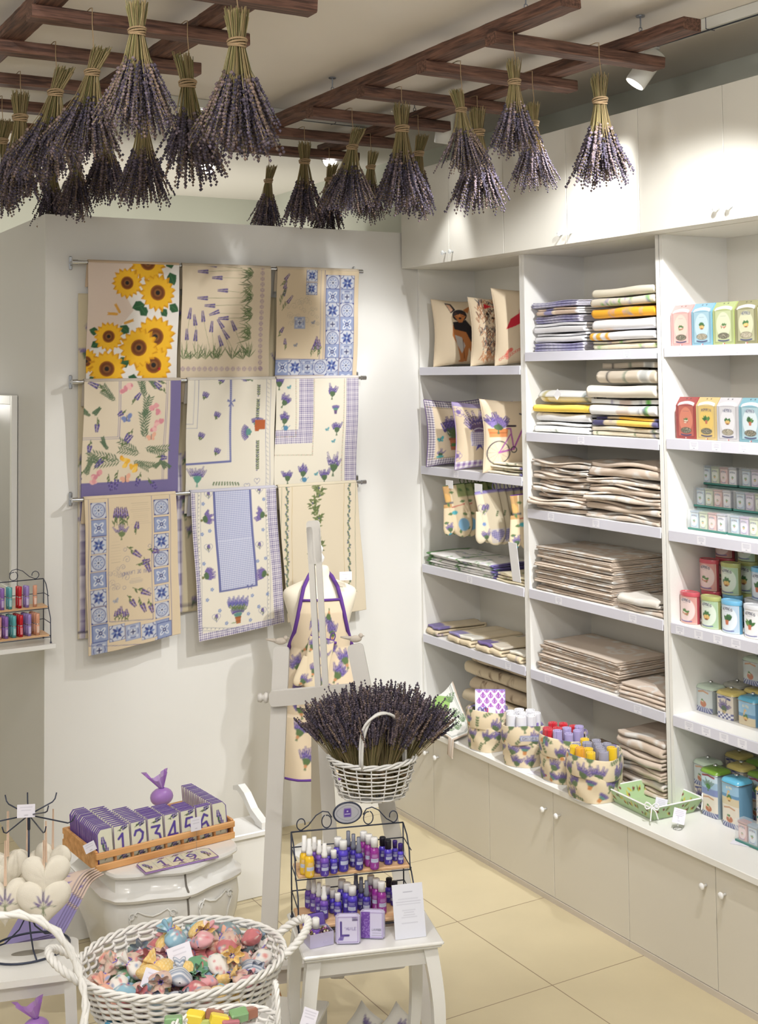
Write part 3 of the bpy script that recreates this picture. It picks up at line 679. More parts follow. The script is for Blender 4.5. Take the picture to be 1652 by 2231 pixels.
for (a, b, r) in ((130, 600, 60), (445, 78, 92), (335, 185, 76), (497, 237, 92), (245, 468, 72), (490, 470, 104), (240, 640, 90), (485, 620, 96), (405, 528, 98)):
    c.sunflower(*T(a, b), r/2.429*.00232*1.12, random.random())
X, Y = T(515, 640); c.disc(X, Y, .0085, .0075, (196, 30, 40)); c.disc(X-.006, Y+.002, .003, col=(20, 20, 20)); c.line([(X, Y-.007), (X, Y+.007)], .0012, (20, 20, 20))
hang('tablecloth', x0, x1, zt[0], zb, c, 'cream tablecloth printed with big yellow sunflowers, top left of the wall', seed=1, y1=YR+.035)
# -- lavender field
x0, x1 = xz(398, 700)[0], xz(592, 700)[0]
c = PC(x0, x1, zb, zt[0], (222, 206, 180)); T = c.T
def orn(x, y, d, col=(150, 122, 158)):
    for i in range(4): t = PI/4+PI*i/2; c.ring(x+d*.28*math.cos(t), y+d*.28*math.sin(t), d*.16, .0016, col)
    for i in range(4): t = PI*i/2; c.disc(x+d*.4*math.cos(t), y+d*.4*math.sin(t), d*.07, col=col)
for k in range(19): orn(*T(1050, 105+k*29.5), .026)
for k in range(15): orn(*T(640+k*29.5, 640), .026)
for (a, b, an) in [(1005, 130, 3.1), (1000, 150, 2.9), (1005, 250, 3.2), (1000, 270, 3), (1005, 350, 3.2), (1000, 370, 2.9), (1000, 450, 3.15), (1000, 480, 2.8), (640, 590, 1.3), (680, 590, 1.7), (760, 590, 1.5), (800, 590, 1.35), (830, 590, 1.75), (900, 590, 1.5), (960, 590, 1.9), (990, 560, 2.2), (1000, 200, 3.3), (1000, 320, 3.4), (1000, 420, 3.3), (720, 590, 1.4), (990, 580, 1.7)]:
    X, Y = T(a, b)
    for k in range(7): c.leaf(X, Y, an+(k-3)*.26+random.uniform(-.15, .15), random.uniform(.045, .095), .0020, random.choice(((92, 112, 70), (110, 128, 84), (80, 98, 66))))
for (a, b, an, root) in ((735, 125, PI, (985, 118)), (810, 158, PI, (990, 160)), (780, 92, PI, (940, 110)), (840, 225, PI, (985, 240)), (735, 265, PI, (980, 265)), (775, 305, PI, (985, 300)), (800, 345, 3.5, (980, 350)), (850, 372, 3.2, (985, 370)),
                         (672, 345, 1.45, (655, 560)), (700, 380, 1.75, (730, 560)), (742, 360, 1.7, (790, 560)), (790, 415, 1.5, (810, 570)), (708, 462, 1.5, (700, 570)), (835, 400, 2.2, (900, 560)), (905, 410, 2, (960, 540)), (865, 455, 2.2, (920, 570)), (838, 490, 1.9, (850, 570)), (660, 456, 1.6, (660, 590))):
    X, Y = T(a, b); c.line([T(*root), (X, Y)], .0018, (122, 134, 92)); L = .05; c.blob_line(X-L/2*math.cos(an), Y-L/2*math.sin(an), an, L, 8, .0066, (86, 72, 132), (112, 96, 158))
hang('tablecloth', x0, x1, zt[0], zb, c, 'beige tablecloth with lavender stems and a purple ornament border, top middle of the wall', seed=2, y1=YR+.035)
# -- blue tiles and script
x0, x1 = xz(606, 700)[0], xz(784, 700)[0]
c = PC(x0, x1, zb, zt[0], (222, 203, 172)); T = c.T
dd = T(1455, 0)[0]-T(1385, 0)[0]+.003
for j in range(9):
    for i in range(2): c.tile(T(1387, 0)[0]+i*dd*1.06, T(0, 190+j*82)[1], dd*1.02, (j+2*i) % 4)
for i in range(4): c.tile(T(1128+i*66, 0)[0], T(0, 690)[1], dd*1.0, (i+1) % 4)
for k, (a, b) in enumerate(((1285, 178), (1285, 248), (1225, 428))): c.tile(*T(a, b), .066, (2, 2, 3)[k])
c.line([T(1382, 100), T(1382, 612), T(1120, 612)], .0022, (84, 92, 150)); c.line([T(1362, 100), T(1362, 590), T(1120, 585)], .0018, (84, 92, 150))
c.scribble(T(1170, 0)[0], T(0, 400)[1], T(1350, 0)[0], T(0, 240)[1], 26, .0011, (178, 166, 150))
for (a, b, an, L) in ((1150, 300, 1.2, .1), (1160, 330, .9, .1), (1160, 260, 1.3, .09), (1140, 470, 1.0, .06), (1180, 540, 1.6, .06), (1150, 200, .9, .08)): c.lav(*T(a, b), an, L, sz=.9, col=(94, 76, 120))
for k in range(5): c.lav(*T(1318+k*12, 575-(k % 3)*16), 1.3+.1*k, .075, sz=.9, col=(94, 76, 120))
for q in ((1325, 395), (1235, 515)): c.butterfly(*T(*q), .012, (150, 150, 160))
hang('tablecloth', x0, x1, zt[0], zb, c, 'tan tablecloth with blue glazed-tile border, top right of the wall', seed=3, y1=YR+.035)
# -- second row
zb2 = zt[1]-.68
x0, x1 = xz(184, 900)[0], xz(395, 900)[0]
c = PC(x0, x1, zb2, zt[1], (226, 212, 188)); T = c.T
X = T(562, 0)[0]; Yb = T(0, 1258)[1]; c.rect(X, 0, 9, 9, (122, 112, 158)); c.rect(0, 0, 9, Yb, (122, 112, 158))
for o_ in (8, 16): c.line([T(560-o_, 680), T(550-o_, 1246-o_), T(90, 1268-o_)], .0022, (116, 106, 156))
for o_ in (0, 9): c.line([T(292+o_, 690), T(292+o_, 1002+o_), T(90, 1010+o_)], .0022, (112, 108, 160))
for (a, b, an, L) in ((425, 1000, 1.4, .14), (420, 900, 1.2, .12), (400, 1080, 2.6, .12), (300, 1120, 2.9, .14), (200, 1130, 2.5, .08), (440, 1060, -.3, .12), (520, 1120, -1, .06), (420, 780, 1.6, .1), (480, 740, 1.9, .08), (380, 1130, -.5, .1), (230, 1060, 1.9, .06), (120, 1200, 1.0, .08), (260, 800, 2.2, .09), (150, 880, .6, .05), (480, 1160, .4, .05), (130, 880, 2.4, .05)):
    [c.sprig(*T(a+o1, b+o2), an+o3, L*.9, 8, random.choice(((88, 112, 84), (104, 122, 92))), wd=.0026) for o1, o2, o3 in ((0, 0, 0), (14, 10, .35))]
for (a, b, an, L) in ((230, 760, 2.7, .09), (360, 830, .9, .06), (330, 860, 3.7, .04), (540, 720, 2.6, .06), (540, 770, 2.4, .07), (310, 1060, .8, .07), (370, 960, 4.1, .06), (250, 1090, 3.9, .08), (500, 1110, -.1, .05), (300, 1180, -1.7, .08), (120, 1180, 4.2, .07), (420, 1190, -1.9, .06), (460, 1220, -.9, .06), (250, 1200, -1.4, .07), (180, 900, 4.7, .06), (150, 1020, 4.6, .05)): c.lav(*T(a, b), an, L*1.15, (84, 76, 130), sz=1.25)
for (a, b) in ((325, 745), (345, 735), (310, 760), (470, 850), (500, 870), (490, 830), (490, 930), (480, 960), (520, 920), (180, 1210), (200, 1190), (170, 1240)):
    X, Y = T(a, b)
    for k in range(3): c.disc(X+random.uniform(-.008, .008), Y+random.uniform(-.008, .008), .014, .010, random.choice(((226, 160, 162), (236, 184, 180), (214, 140, 150))), random.random()*3)
for (a, b) in ((320, 1115), (345, 1130), (335, 1150), (375, 1160), (395, 1155), (385, 1180)):
    X, Y = T(a, b)
    for k in range(3): c.disc(X+random.uniform(-.009, .009), Y+random.uniform(-.009, .009), .013, .009, random.choice(((240, 184, 60), (246, 204, 96), (226, 160, 40))), random.random()*3)
c.butterfly(*T(335, 905), .026, (124, 138, 184)); c.butterfly(*T(470, 1003), .024, (232, 176, 150)); c.butterfly(*T(340, 1225), .026, (232, 176, 150))
hang('tablecloth', x0, x1, zt[1], zb2, c, 'cream tablecloth with pink flowers, butterflies and wide lilac edge, left of the middle row', seed=4, y1=YR+.04, skew=-.004)
x0, x1 = xz(409, 900)[0], xz(602, 900)[0]
c = PC(x0, x1, zb2, zt[1], (229, 222, 206)); T = c.T
c.line([T(880, 680), T(893, 1132), T(640, 1150)], .011, (112, 116, 166))
for k in range(44): q = k/44; c.line([T(874, 690+q*440), T(894, 694+q*440)], .001, (190, 192, 216))
X, Y = T(887, 818)
for sg in (-1, 1):
    c.poly([(X, Y), (X+sg*.02, Y+.018), (X+sg*.024, Y+.004)], (112, 116, 166)); c.line([(X, Y), (X+sg*.012, Y-.02)], .006, (112, 116, 166))
for q in ((830, 705), (748, 785), (815, 890), (735, 1000), (820, 1082)):
    for k in range(3): c.lav(*T(q[0]-8, q[1]+20), 1.2+.35*(k-1), .04, sz=.85)
for (a, b) in ((1030, 755), (1030, 830), (1030, 880), (1035, 1050), (1035, 1100), (1035, 1150)): c.sprig(*T(a, b+30), PI/2, .055, 5, (112, 124, 92), berry=(90, 84, 140))
c.pot(*T(1030, 972), .03, (180, 94, 48)); 
X, Y = T(1062, 970); 
for k in range(9): c.lav(*T(1000, 975), 2.4+k*.2, .055, sz=.75)
for k in range(7): c.leaf(*T(1005, 975), 2.5+k*.2, .04, .003, (96, 150, 140))
c.rect(T(1012, 0)[0], T(0, 1000)[1], T(1066, 0)[0], T(0, 945)[1], (180, 94, 48))
for o_ in (0, 22): c.line([T(1070+o_, 680), T(1082+o_, 1260)], .0022, (116, 124, 164))
for k in range(24): c.line([T(1074+k*.4, 690+k*24), T(1086+k*.4, 700+k*24)], .002, (150, 152, 160))
for o_ in (0, 22): c.line([T(690+o_, 680), T(690+o_, 935+o_), T(650, 935+o_)], .002, (116, 124, 164))
c.bouquet(*T(715, 1250), PI/2, .085, 11, .7, g=(90, 150, 130)); c.bouquet(*T(985, 700), 2.7, .06, 7, .6)
for q in ((1035, 1235), (985, 1262)): c.heart(*T(*q), .016, .0016, (112, 116, 160))
for k in range(10): c.sprig(*T(800+k*16, 1262), 1.2+.1*k, .02, 3)
hang('tablecloth', x0, x1, zt[1], zb2, c, 'ivory tablecloth with a blue ribbon line and bow, in the centre of the wall', seed=5, y1=YR+.04)
x0, x1 = xz(603.5, 900)[0], xz(783, 900)[0]
c = PC(x0, x1, zb2, zt[1], (230, 223, 206)); T = c.T
c.gingham(T(1488, 0)[0], 0, 9, 9); c.gingham(T(1240, 0)[0], T(0, 1090)[1], T(1315, 0)[0], 9); c.gingham(0, T(0, 1090)[1], T(1315, 0)[0], T(0, 1010)[1])
for (a, b) in ((1228, 1325), (1325, 1100)): pass
for pts in (((1228, 680), (1235, 1000), (1120, 1003)), ((1325, 680), (1328, 1098), (1120, 1100)), ((1484, 680), (1484, 1260))):
    A = [T(*p) for p in pts]
    for k in range(len(A)-1):
        n = int(math.dist(A[k], A[k+1])/.009)
        for i in range(n): q = i/n; c.disc(A[k][0]*(1-q)+A[k+1][0]*q, A[k][1]*(1-q)+A[k+1][1]*q, .0032, .0022, ((168, 120, 90), (120, 140, 96), (170, 150, 120))[i % 3], i)
for (a, b, an) in ((1420, 790, 1.5), (1450, 980, 1.6), (1200, 1240, 1.6), (1440, 1190, 1.5), (1280, 1215, 1.5), (1395, 1235, 1.6), (1160, 835, 1.0), (1140, 740, 1.6), (1170, 935, 1.5)): c.bouquet(*T(a, b), an, .066 if b != 1190 else .10, 9, .6, sz=1.2)
for (a, b) in ((1290, 1230), (1180, 955)):
    X, Y = T(a, b); c.disc(X, Y, .014, .013, (84, 136, 170)); c.line([(X+.01, Y), (X+.024, Y+.012)], .003, (84, 136, 170)); c.ring(X-.016, Y, .008, .002, (84, 136, 170))
c.pot(*T(1440, 880), .02, (110, 90, 130))
for q in ((1193, 740), (1400, 962), (1436, 1025), (1352, 1200)): c.butterfly(*T(*q), .012, (90, 160, 170))
hang('tablecloth', x0, x1, zt[1], zb2, c, 'ivory tablecloth with purple gingham bands and watering cans, right of the middle row', seed=6, y1=YR+.04)
# -- third row
CR3 = (140, 1000, 2.43)
x0, x1 = xz(183.5, 1200)[0], xz(384, 1200)[0]; zb3 = xz(190, 1416)[1]-.002
c = PC(x0, x1, zb3, zt[2], (222, 203, 172), crop=CR3, skew=.018, tilt=.055); T = c.T
wt_ = T(222, 300)[0]-T(140, 300)[0]
for j in range(10):
    c.tile(*T(140, 322+(j-.0)*93), wt_, (0, 1, 2, 0, 1, 2, 0, 1, 3, 2)[j]); c.tile(*T(474, 300+j*91), wt_, (0, 1, 2, 0, 1, 2, 0, 1, 2, 3)[j])
for i in range(5): c.tile(*T(146+i*85, 975-i*6), wt_, (1, 2, 3, 2, 1)[i])
for (a, b) in ((128, 12), (232, 0)): c.line([T(a, 200), T(a, 860 if a > 200 else 990)], .0024, (84, 92, 150))
c.line([T(462, 190), T(462, 845), T(232, 860)], .0024, (84, 92, 150)); c.line([T(558, 190), T(566, 965), T(128, 990)], .0024, (84, 92, 150))
c.bouquet(*T(300, 415), PI/2, .06, 7, .8, g=(112, 128, 84))
for k in range(6): c.lav(*T(262+k*14, 360-(k % 2)*8), 1.57+.04*(k-3), .085, (96, 78, 122), sz=1.1)
for (a, b, an, L) in ((330, 465, 5.6, .09), (375, 400, 1.4, .06), (440, 480, -.3, .06), (420, 520, -1.2, .08), (380, 560, .2, .07), (360, 680, -.5, .1), (390, 730, -1.2, .08), (330, 720, -1, .07), (440, 740, -1.3, .07)): c.lav(*T(a, b), an, L, (96, 78, 122), sz=1.3)
for k in range(5): c.lav(*T(262+k*17, 855), 1.57+.06*(k-2), .045+.012*(k % 3), (96, 78, 122), sz=.9)
c.lines(*T(345, 355), *T(455, 225), 11, .0008, (170, 156, 140)); c.lines(*T(240, 560), *T(300, 430), 8, .0008, (176, 162, 146))
c.scribble(*T(245, 690), *T(300, 580), 9, .001, (150, 140, 150)); c.scribble(*T(300, 480), *T(340, 680), 3, .0014, (120, 120, 150))
c.text('EAU DE LAVANDE', *T(372, 588), .016, .0018, (110, 110, 150), wd=.5, arc=-.006, flip=True); c.lines(*T(335, 665), *T(420, 620), 4, .001, (130, 130, 150))
for q in ((320, 480), (450, 460), (315, 680), (445, 690)): c.ring(*T(*q), .008, .0015, (110, 112, 150))
c.butterfly(*T(268, 750), .014, (170, 170, 180))
hang('table_runner', x0, x1, zt[2], zb3, c, 'tan table runner with blue tile border and upside-down script, lowest at left', 'table runner', seed=7, y1=YR-.03, skew=.018, tilt=.055)
x0, x1 = xz(416, 1200)[0], xz(602, 1200)[0]; zb3 = xz(520, 1376)[1]
c = PC(x0, x1, zb3, zt[2], (229, 222, 206), crop=CR3, skew=.035, tilt=.045); T = c.T
c.gingham(0, 0, c.W, c.H); c.rect(T(706, 500)[0], T(800, 905)[1], T(1085, 500)[0], 9, (229, 222, 206))
for o_ in (0, 16): c.line([T(706+o_, 160), T(706+o_, 905-o_), T(1082-o_, 905-o_), T(1082-o_, 150)], .0018, (116, 124, 150))
for k in range(34): c.leaf(*T(711, 180+k*21), 1.2, .008, .002, (126, 134, 140)); c.leaf(*T(1071, 180+k*21), 1.2, .008, .002, (126, 134, 140))
for k in range(17): c.leaf(*T(725+k*21, 897), .4, .008, .002, (126, 134, 140))
c.rect(T(796, 400)[0], T(900, 690)[1], T(1000, 400)[0], 9, (104, 108, 156)); c.gingham(T(808, 400)[0], T(900, 680)[1], T(988, 400)[0], 9, (116, 124, 176), .0095, (226, 228, 238))
X, Y = T(972, 670)
for sg in (-1, 1): c.poly([(X, Y), (X+sg*.017, Y+.01), (X+sg*.019, Y-.007)], (104, 108, 156)); c.line([(X, Y), (X+sg*.01, Y-.014)], .004, (104, 108, 156))
for (a, b, an) in ((735, 325, .3), (735, 625, .35), (1060, 300, 2.9), (1060, 610, 2.8)):
    c.bouquet(*T(a, b), an, .055, 14, .8, col=(112, 98, 150), sz=1.5); c.leaf(*T(a, b), an+PI, .014, .006, (120, 120, 70))
for (a, b) in ((762, 190), (1030, 165), (762, 470), (1028, 455), (798, 835), (1040, 800)):
    c.heart(*T(a, b), .022, .0016, (112, 116, 160)); c.lav(*T(a, b+20), 1.4, .03, sz=.7); c.lav(*T(a-10, b+10), 1.0, .026, sz=.6)
for (a, b) in ((735, 240), (1055, 215), (730, 400), (1050, 375), (735, 555), (1058, 525), (1066, 712), (750, 745), (815, 800), (1020, 778), (850, 865), (975, 848), (770, 382), (1015, 540), (775, 690), (985, 720), (965, 815)):
    for k in range(5): c.disc(T(a, b)[0]+.006*math.cos(k*1.26), T(a, b)[1]+.006*math.sin(k*1.26), .0042, .003, (104, 132, 186), k)
c.pot(*T(912, 865), .034, (176, 104, 58))
for k in range(16): c.lav(*T(880+k*4.2, 800), PI/2+.9*(.5-k/15), .055+.01*(k % 3), (92, 96, 160), sz=.8)
c.leaf(*T(870, 866), 0, .04, .002, (110, 140, 80))
hang('table_runner', x0, x1, zt[2], zb3, c, 'table runner with light blue gingham centre and purple checked hem, lowest in the middle', 'table runner', seed=8, y1=YR-.04, skew=.035, tilt=.045)
x0, x1 = xz(607, 1200)[0], xz(779, 1200)[0]; zb3 = xz(720, 1341)[1]
c = PC(x0, x1, zb3, zt[2], (226, 213, 188), crop=CR3, skew=.05, tilt=.02); T = c.T
for (a, b, cl) in ((1150, 1180, (130, 140, 110)), (1205, 1240, (196, 170, 110)), (1480, 1478, (196, 170, 110)), (1540, 1528, (130, 140, 110))): c.line([T(a, 130), T(a, 700)], .0022, cl)
for k in range(30):
    for xx in (1180, 1508): c.sprig(*T(xx, 150+k*23), PI/2+.5*(k % 2)-.25, .022, 3, (92, 116, 72), berry=(70, 92, 130), wd=.0042)
for k in range(26):
    X, Y = T(1335+16*math.sin(k*.9), 140+k*20)
    for j in range(8): c.leaf(X+random.uniform(-.016, .016), Y, random.uniform(-.4, 3.6), random.uniform(.022, .04), .0038, random.choice(((104, 118, 70), (126, 138, 88), (90, 106, 62))))
    if k % 2: c.disc(X+random.uniform(-.012, .012), Y+.005, .0045, .005, (84, 84, 120))
c.line([T(1545, 700), T(1140, 720)], .003, (130, 140, 110))
hang('table_runner', x0, x1, zt[2], zb3, c, 'cream table runner with olive branches behind the apron mannequin', 'table runner', seed=9, y1=YR-.02, skew=.05, tilt=.02)
# long cloth ends hanging close to the wall behind the rows
for i, (ua, ub, zbm, seed, lab) in enumerate(((180, 397, xz(188, 1398)[1], 21, 'long cloth end close to the wall behind the tile-bordered runner'), (392, 612, xz(400, 1340)[1], 22, 'long cloth end close to the wall behind the gingham runner'), (596, 788, xz(690, 1300)[1], 23, 'long cloth end close to the wall behind the olive runner'))):
    a, b = xz(ua, 900)[0], xz(ub, 900)[0]; random.seed(seed); H = zt[0]-zbm-.15
    c = Cv(b-a, H, 200, (206, 194, 164)); 
    for k in range(60): c.bouquet(random.uniform(0, b-a), random.uniform(0, H), random.uniform(1, 2.2), .05, 4, .6)
    for q in (.02, b-a-.03): c.gingham(q-.012, 0, q+.016, H*.5)
    c.rect(0, .03, b-a, .04, (80, 72, 90)); R_ = random.Random(seed)
    g = MB(); g.grid(lambda U, V: (a+U*(b-a), 6.088+.004*np.sin(U*20+seed), zbm+V*H), 80, 160, c)
    o = g.build('tablecloth_end', PRINT, smooth=True); tag(o, lab, 'tablecloth', 'long cloth ends behind the rails'); solid(o, .003, 0)
# ---------------- folded and rolled textiles -----------------
ORD = ['top one', '2nd from top', '3rd from top', '4th from top', '5th from top', '6th from top', '7th from top', '8th from top', '9th from top', '10th from top', '11th from top', 'bottom one']
def ordl(i, n):  # i counted from the bottom
    return 'bottom one' if i == 0 else ORD[n-1-i]
def pat_terry(W, H, R, white=.4, base=(218, 198, 178), wcol=(240, 236, 230)):
    c = Cv(W, H, 150, base)
    for k in range(int(W*H*white*160)):
        x, y = R.uniform(0, W), R.uniform(0, H)
        if R.random() < .5: c.disc(x, y, R.uniform(.02, .06), R.uniform(.01, .03), wcol, R.uniform(0, 3))
        else: c.ring(x, y, R.uniform(.02, .05), .012, wcol)
    return c
def pat_print(W, H, R, base=(228, 218, 194), cols=((104, 90, 150), (96, 120, 80)), band=None, dens=70):
    c = Cv(W, H, 190, base)
    if band:
        for q in band: c.rect(W*q[0], 0, W*q[1], H, q[2])
    for k in range(int(W*H*dens)):
        x, y = R.uniform(0, W), R.uniform(0, H); a = R.uniform(0, 6.28)
        c.blob_line(x, y, a, .035, 4, .005, cols[k % len(cols)]); c.leaf(x, y, a+2, .03, .005, cols[-1])
    return c
def pat_stripe(W, H, R, a=(140, 136, 186), b=(232, 230, 240), p=.012):
    c = Cv(W, H, 200, a); x = 0
    while x < W: c.rect(x, 0, x+p*.35, H, b); x += p
    return c
def fold_obj(name, m, W, D, n, t, cv, seed, wob=.004, puff=.0, droop=0):
    """fabric folded n times; front fold at x=0, runs along y 0..W, sits on z=0"""
    R = random.Random(seed); ph = [R.uniform(0, 6) for _ in range(6)]; pts = []; r = t/2
    for k in range(n):
        z = t*k+r; rev = (k % 2 == 0)
        xs = np.linspace(D-r*1.2, r*1.1, 12) if rev else np.linspace(r*1.1, D-r*1.2, 12)
        e = R.uniform(-.006, .006)
        for x in xs: pts.append((x+(e if x < D/2 else 0), z))
        if k < n-1:
            sgn = -1 if rev else 1; cx = xs[-1]
            for a in np.linspace(0, PI, 7)[1:-1]: pts.append((cx+sgn*r*1.1*math.sin(a)+(e if rev else 0), z+r-r*math.cos(a)))
    P = np.array(pts); sl = np.r_[0, np.cumsum(np.hypot(*np.diff(P, axis=0).T))]; sl /= sl[-1]
    nv = int(sl.size*1.0*2.2); nu = max(10, int(W/.011)); nv = max(nv, int(n*D/.012))
    def f(U, V):
        x = np.interp(V, sl, P[:, 0]); z = np.interp(V, sl, P[:, 1]); hh = z/(n*t)
        y = U*W+.004*np.sin(V*9+ph[0])*hh
        x = x+wob*1.6*np.sin(U*5+ph[1])*hh+wob*np.sin(U*11+z*90+ph[4])*.8
        z = z*(1+puff*np.sin(U*PI))+wob*hh*(np.sin(U*7+ph[2])+.5*np.sin(x*24+ph[3]))-droop*hh*np.clip(.06-x, 0, 1)*6
        return x, y, np.maximum(z, t*.35)
    b = MB(); b.grid(f, nu, nv, cv); o = b.build(name, m, smooth=True); solid(o, t*.72, 0); return o
def stack(prefix, group, items, X, Y0, Y1, z, seed=0, cat='towel', jit=.012, D=.30, place=''):
    """items bottom to top: (kind, n, t, desc[, dict])"""
    R = random.Random(seed); n_ = len(items); W = Y1-Y0
    for i, it in enumerate(items):
        kind, n, t, desc = it[:4]; kw = it[4] if len(it) > 4 else {}
        w_ = W*kw.get('w', 1)*R.uniform(.965, 1); d_ = D*kw.get('d', 1)*R.uniform(.96, 1); L = n*d_
        if kind == 'terry': cv = pat_terry(w_, L, R, **{k: v for k, v in kw.items() if k in ('white', 'base', 'wcol')}); m = TERRY
        elif kind == 'print': cv = pat_print(w_, L, R, **{k: v for k, v in kw.items() if k in ('base', 'cols', 'band', 'dens')}); m = PRINT
        elif kind == 'stripe': cv = pat_stripe(w_, L, R, **{k: v for k, v in kw.items() if k in ('a', 'b', 'p')}); m = PRINT
        o = fold_obj(prefix, m, w_, d_, n, t, cv, seed*31+i, wob=kw.get('wob', .003))
        o.location = (X+R.uniform(-jit, jit)+kw.get('x', 0), Y0+(W-w_)*R.random()+kw.get('y', 0), z+.001); o.rotation_euler = (0, 0, R.uniform(-.03, .03)+kw.get('rz', 0))
        tag(o, '%s, %s, %s' % (desc, ordl(i, n_), place), cat, group); z += n*t*1.0+.0022
    return z
def yu(u, v, X): return on(u, v, 0, X).y
# middle unit, top shelf
T1 = 'print'; Z = ZL['mid']
W_, LV = (238, 238, 242), (150, 146, 192)
stack('folded_tea_towel', 'lavender and white towels on the top middle shelf', [('stripe', 6, .007, 'lilac striped towel with a white band', dict(w=.98)), ('print', 3, .015, 'plain white folded towel', dict(base=W_, dens=3)), ('print', 3, .016, 'white folded towel', dict(base=(240, 240, 245), dens=2)), ('stripe', 6, .006, 'lilac striped towel', dict(w=.9)), ('print', 3, .012, 'beige and lilac printed towel', dict(base=(220, 196, 176), cols=((160, 130, 170), (110, 104, 160)), band=((.0, .06, W_), (.55, .6, (240, 226, 200)), (.62, .8, LV)), w=.85, y=.02)), ('stripe', 5, .006, 'lilac towel with thin white lines', dict(w=.9))], 3.85, yu(1272, 768, 3.85), 5.075, Z[0], 1, 'towel', D=.27, place='left pile, top middle shelf')
stack('folded_tablecloth', 'printed tablecloths on the top middle shelf', [('print', 3, .013, 'cream cloth with green leaf ends', dict(base=(228, 214, 190), band=((.75, 1, (226, 222, 200)),), cols=((150, 140, 190), (130, 190, 90)), dens=90)), ('print', 2, .021, 'white cloth with an orange striped end', dict(base=W_, dens=2, band=((.8, 1, (244, 180, 40)), (.88, .92, W_), (.68, .73, (244, 170, 30))))), ('print', 2, .028, 'plain white puffy cloth', dict(base=(242, 242, 246), dens=0)), ('print', 2, .026, 'bright orange flowered cloth', dict(base=(246, 178, 30), cols=((196, 150, 130), (150, 170, 80), (180, 150, 170)), dens=120)), ('print', 2, .021, 'cream cloth crowded with blue lavender', dict(base=(224, 214, 196), cols=((128, 116, 186), (150, 140, 200), (110, 176, 70)), dens=260)), ('print', 2, .022, 'cream cloth with a green vine edge', dict(base=(226, 218, 198), cols=((90, 140, 80), (70, 130, 70)), dens=30))], 3.835, 4.15, yu(1290, 755, 3.835), Z[0], 2, 'tablecloth', D=.30, place='right pile, top middle shelf')
def roll_obj(name, m, L, r, cv, seed, t=.005, turns=2.5, flat=.8):
    R = random.Random(seed); th = np.linspace(0, turns*2*PI, int(turns*18)); rr = np.linspace(r*.25, r, th.size)
    P = np.stack([rr*np.cos(th), rr*np.sin(th)*flat], 1); sl = np.r_[0, np.cumsum(np.hypot(*np.diff(P, axis=0).T))]; sl /= sl[-1]; ph = R.uniform(0, 6)
    def f(U, V):
        x = np.interp(V, sl, P[:, 0]); z = np.interp(V, sl, P[:, 1])
        return x*(1+.03*np.sin(U*5+ph)), U*L, z*(1+.05*np.sin(U*6+ph))+r*flat
    b = MB(); b.grid(f, max(8, int(L/.012)), th.size, cv); o = b.build(name, m, smooth=True); solid(o, t, 0); return o
# second shelf
yl = yu(1285, 945, 3.84)
zz = stack('folded_tablecloth', 'cloths in the left pile of the second middle shelf', [('print', 3, .017, 'white cloth with tiny lavender dots', dict(base=(240, 240, 240), dens=40)), ('print', 2, .022, 'white dotted cloth', dict(base=(238, 238, 240), cols=((150, 140, 190), (150, 140, 190)), dens=40)), ('print', 2, .02, 'cloth with a plain yellow top', dict(base=(250, 212, 80), dens=0))], 3.84, yl, 5.06, Z[1], 3, 'tablecloth', D=.28, place='left pile, second middle shelf')
R = random.Random(4); cv = pat_print(.32, .6, R, base=(238, 238, 236), cols=((170, 170, 180), (140, 160, 150)), dens=20, band=((.1, .16, (160, 170, 170)), (.85, .92, (210, 200, 150))))
o = roll_obj('rolled_tablecloth', PRINT, yl and (5.05-yl)*.97, .052, cv, 5, flat=.62); o.location = (3.91, yl+.005, zz+.002); tag(o, 'white and grey rolled cloth with a paper tag, on top of the yellow cloth', 'tablecloth')
g = MB(); g.box(-.002, -.0005, 0, .04, -.04, 0, TR(0, 0, 0)); o2 = g.build('paper_tag', mat('tag_white', (236, 236, 240), .6), o, loc=(-.056, .22, .05), rz=(.6, .2, 0))
zz = stack('folded_tablecloth', 'cloths in the right pile of the second middle shelf', [('print', 4, .011, 'striped beige and white cloth', dict(base=(222, 212, 190), band=((0, .05, (240, 240, 240)), (.08, .12, (130, 130, 150)), (.15, .35, (200, 186, 160))))), ('print', 3, .015, 'yellow and lilac banded cloth', dict(base=(216, 200, 170), band=((.1, .6, (246, 204, 90)), (0, .08, (100, 96, 140)), (.8, 1, (70, 66, 110))))), ('print', 3, .026, 'white cloth with a bright green stripe', dict(base=(238, 238, 236), band=((.12, .18, (110, 190, 80)), (.25, .27, (80, 90, 120)), (.4, .58, (216, 200, 190))), dens=50)), ('print', 2, .032, 'plain cream puffy cloth with pale leaves', dict(base=(228, 220, 204), cols=((180, 180, 130), (190, 186, 140)), dens=10)), ('print', 3, .034, 'grey and taupe plaid cloth', dict(base=(196, 184, 166), band=((.1, .3, (226, 222, 214)), (.14, .26, (176, 176, 172)), (.5, .54, (120, 130, 110)), (.8, .84, (90, 84, 80))), dens=6, w=.86, d=.9))], 3.835, 4.15, yl-.012, Z[1], 6, 'tablecloth', D=.30, place='right pile, second middle shelf')
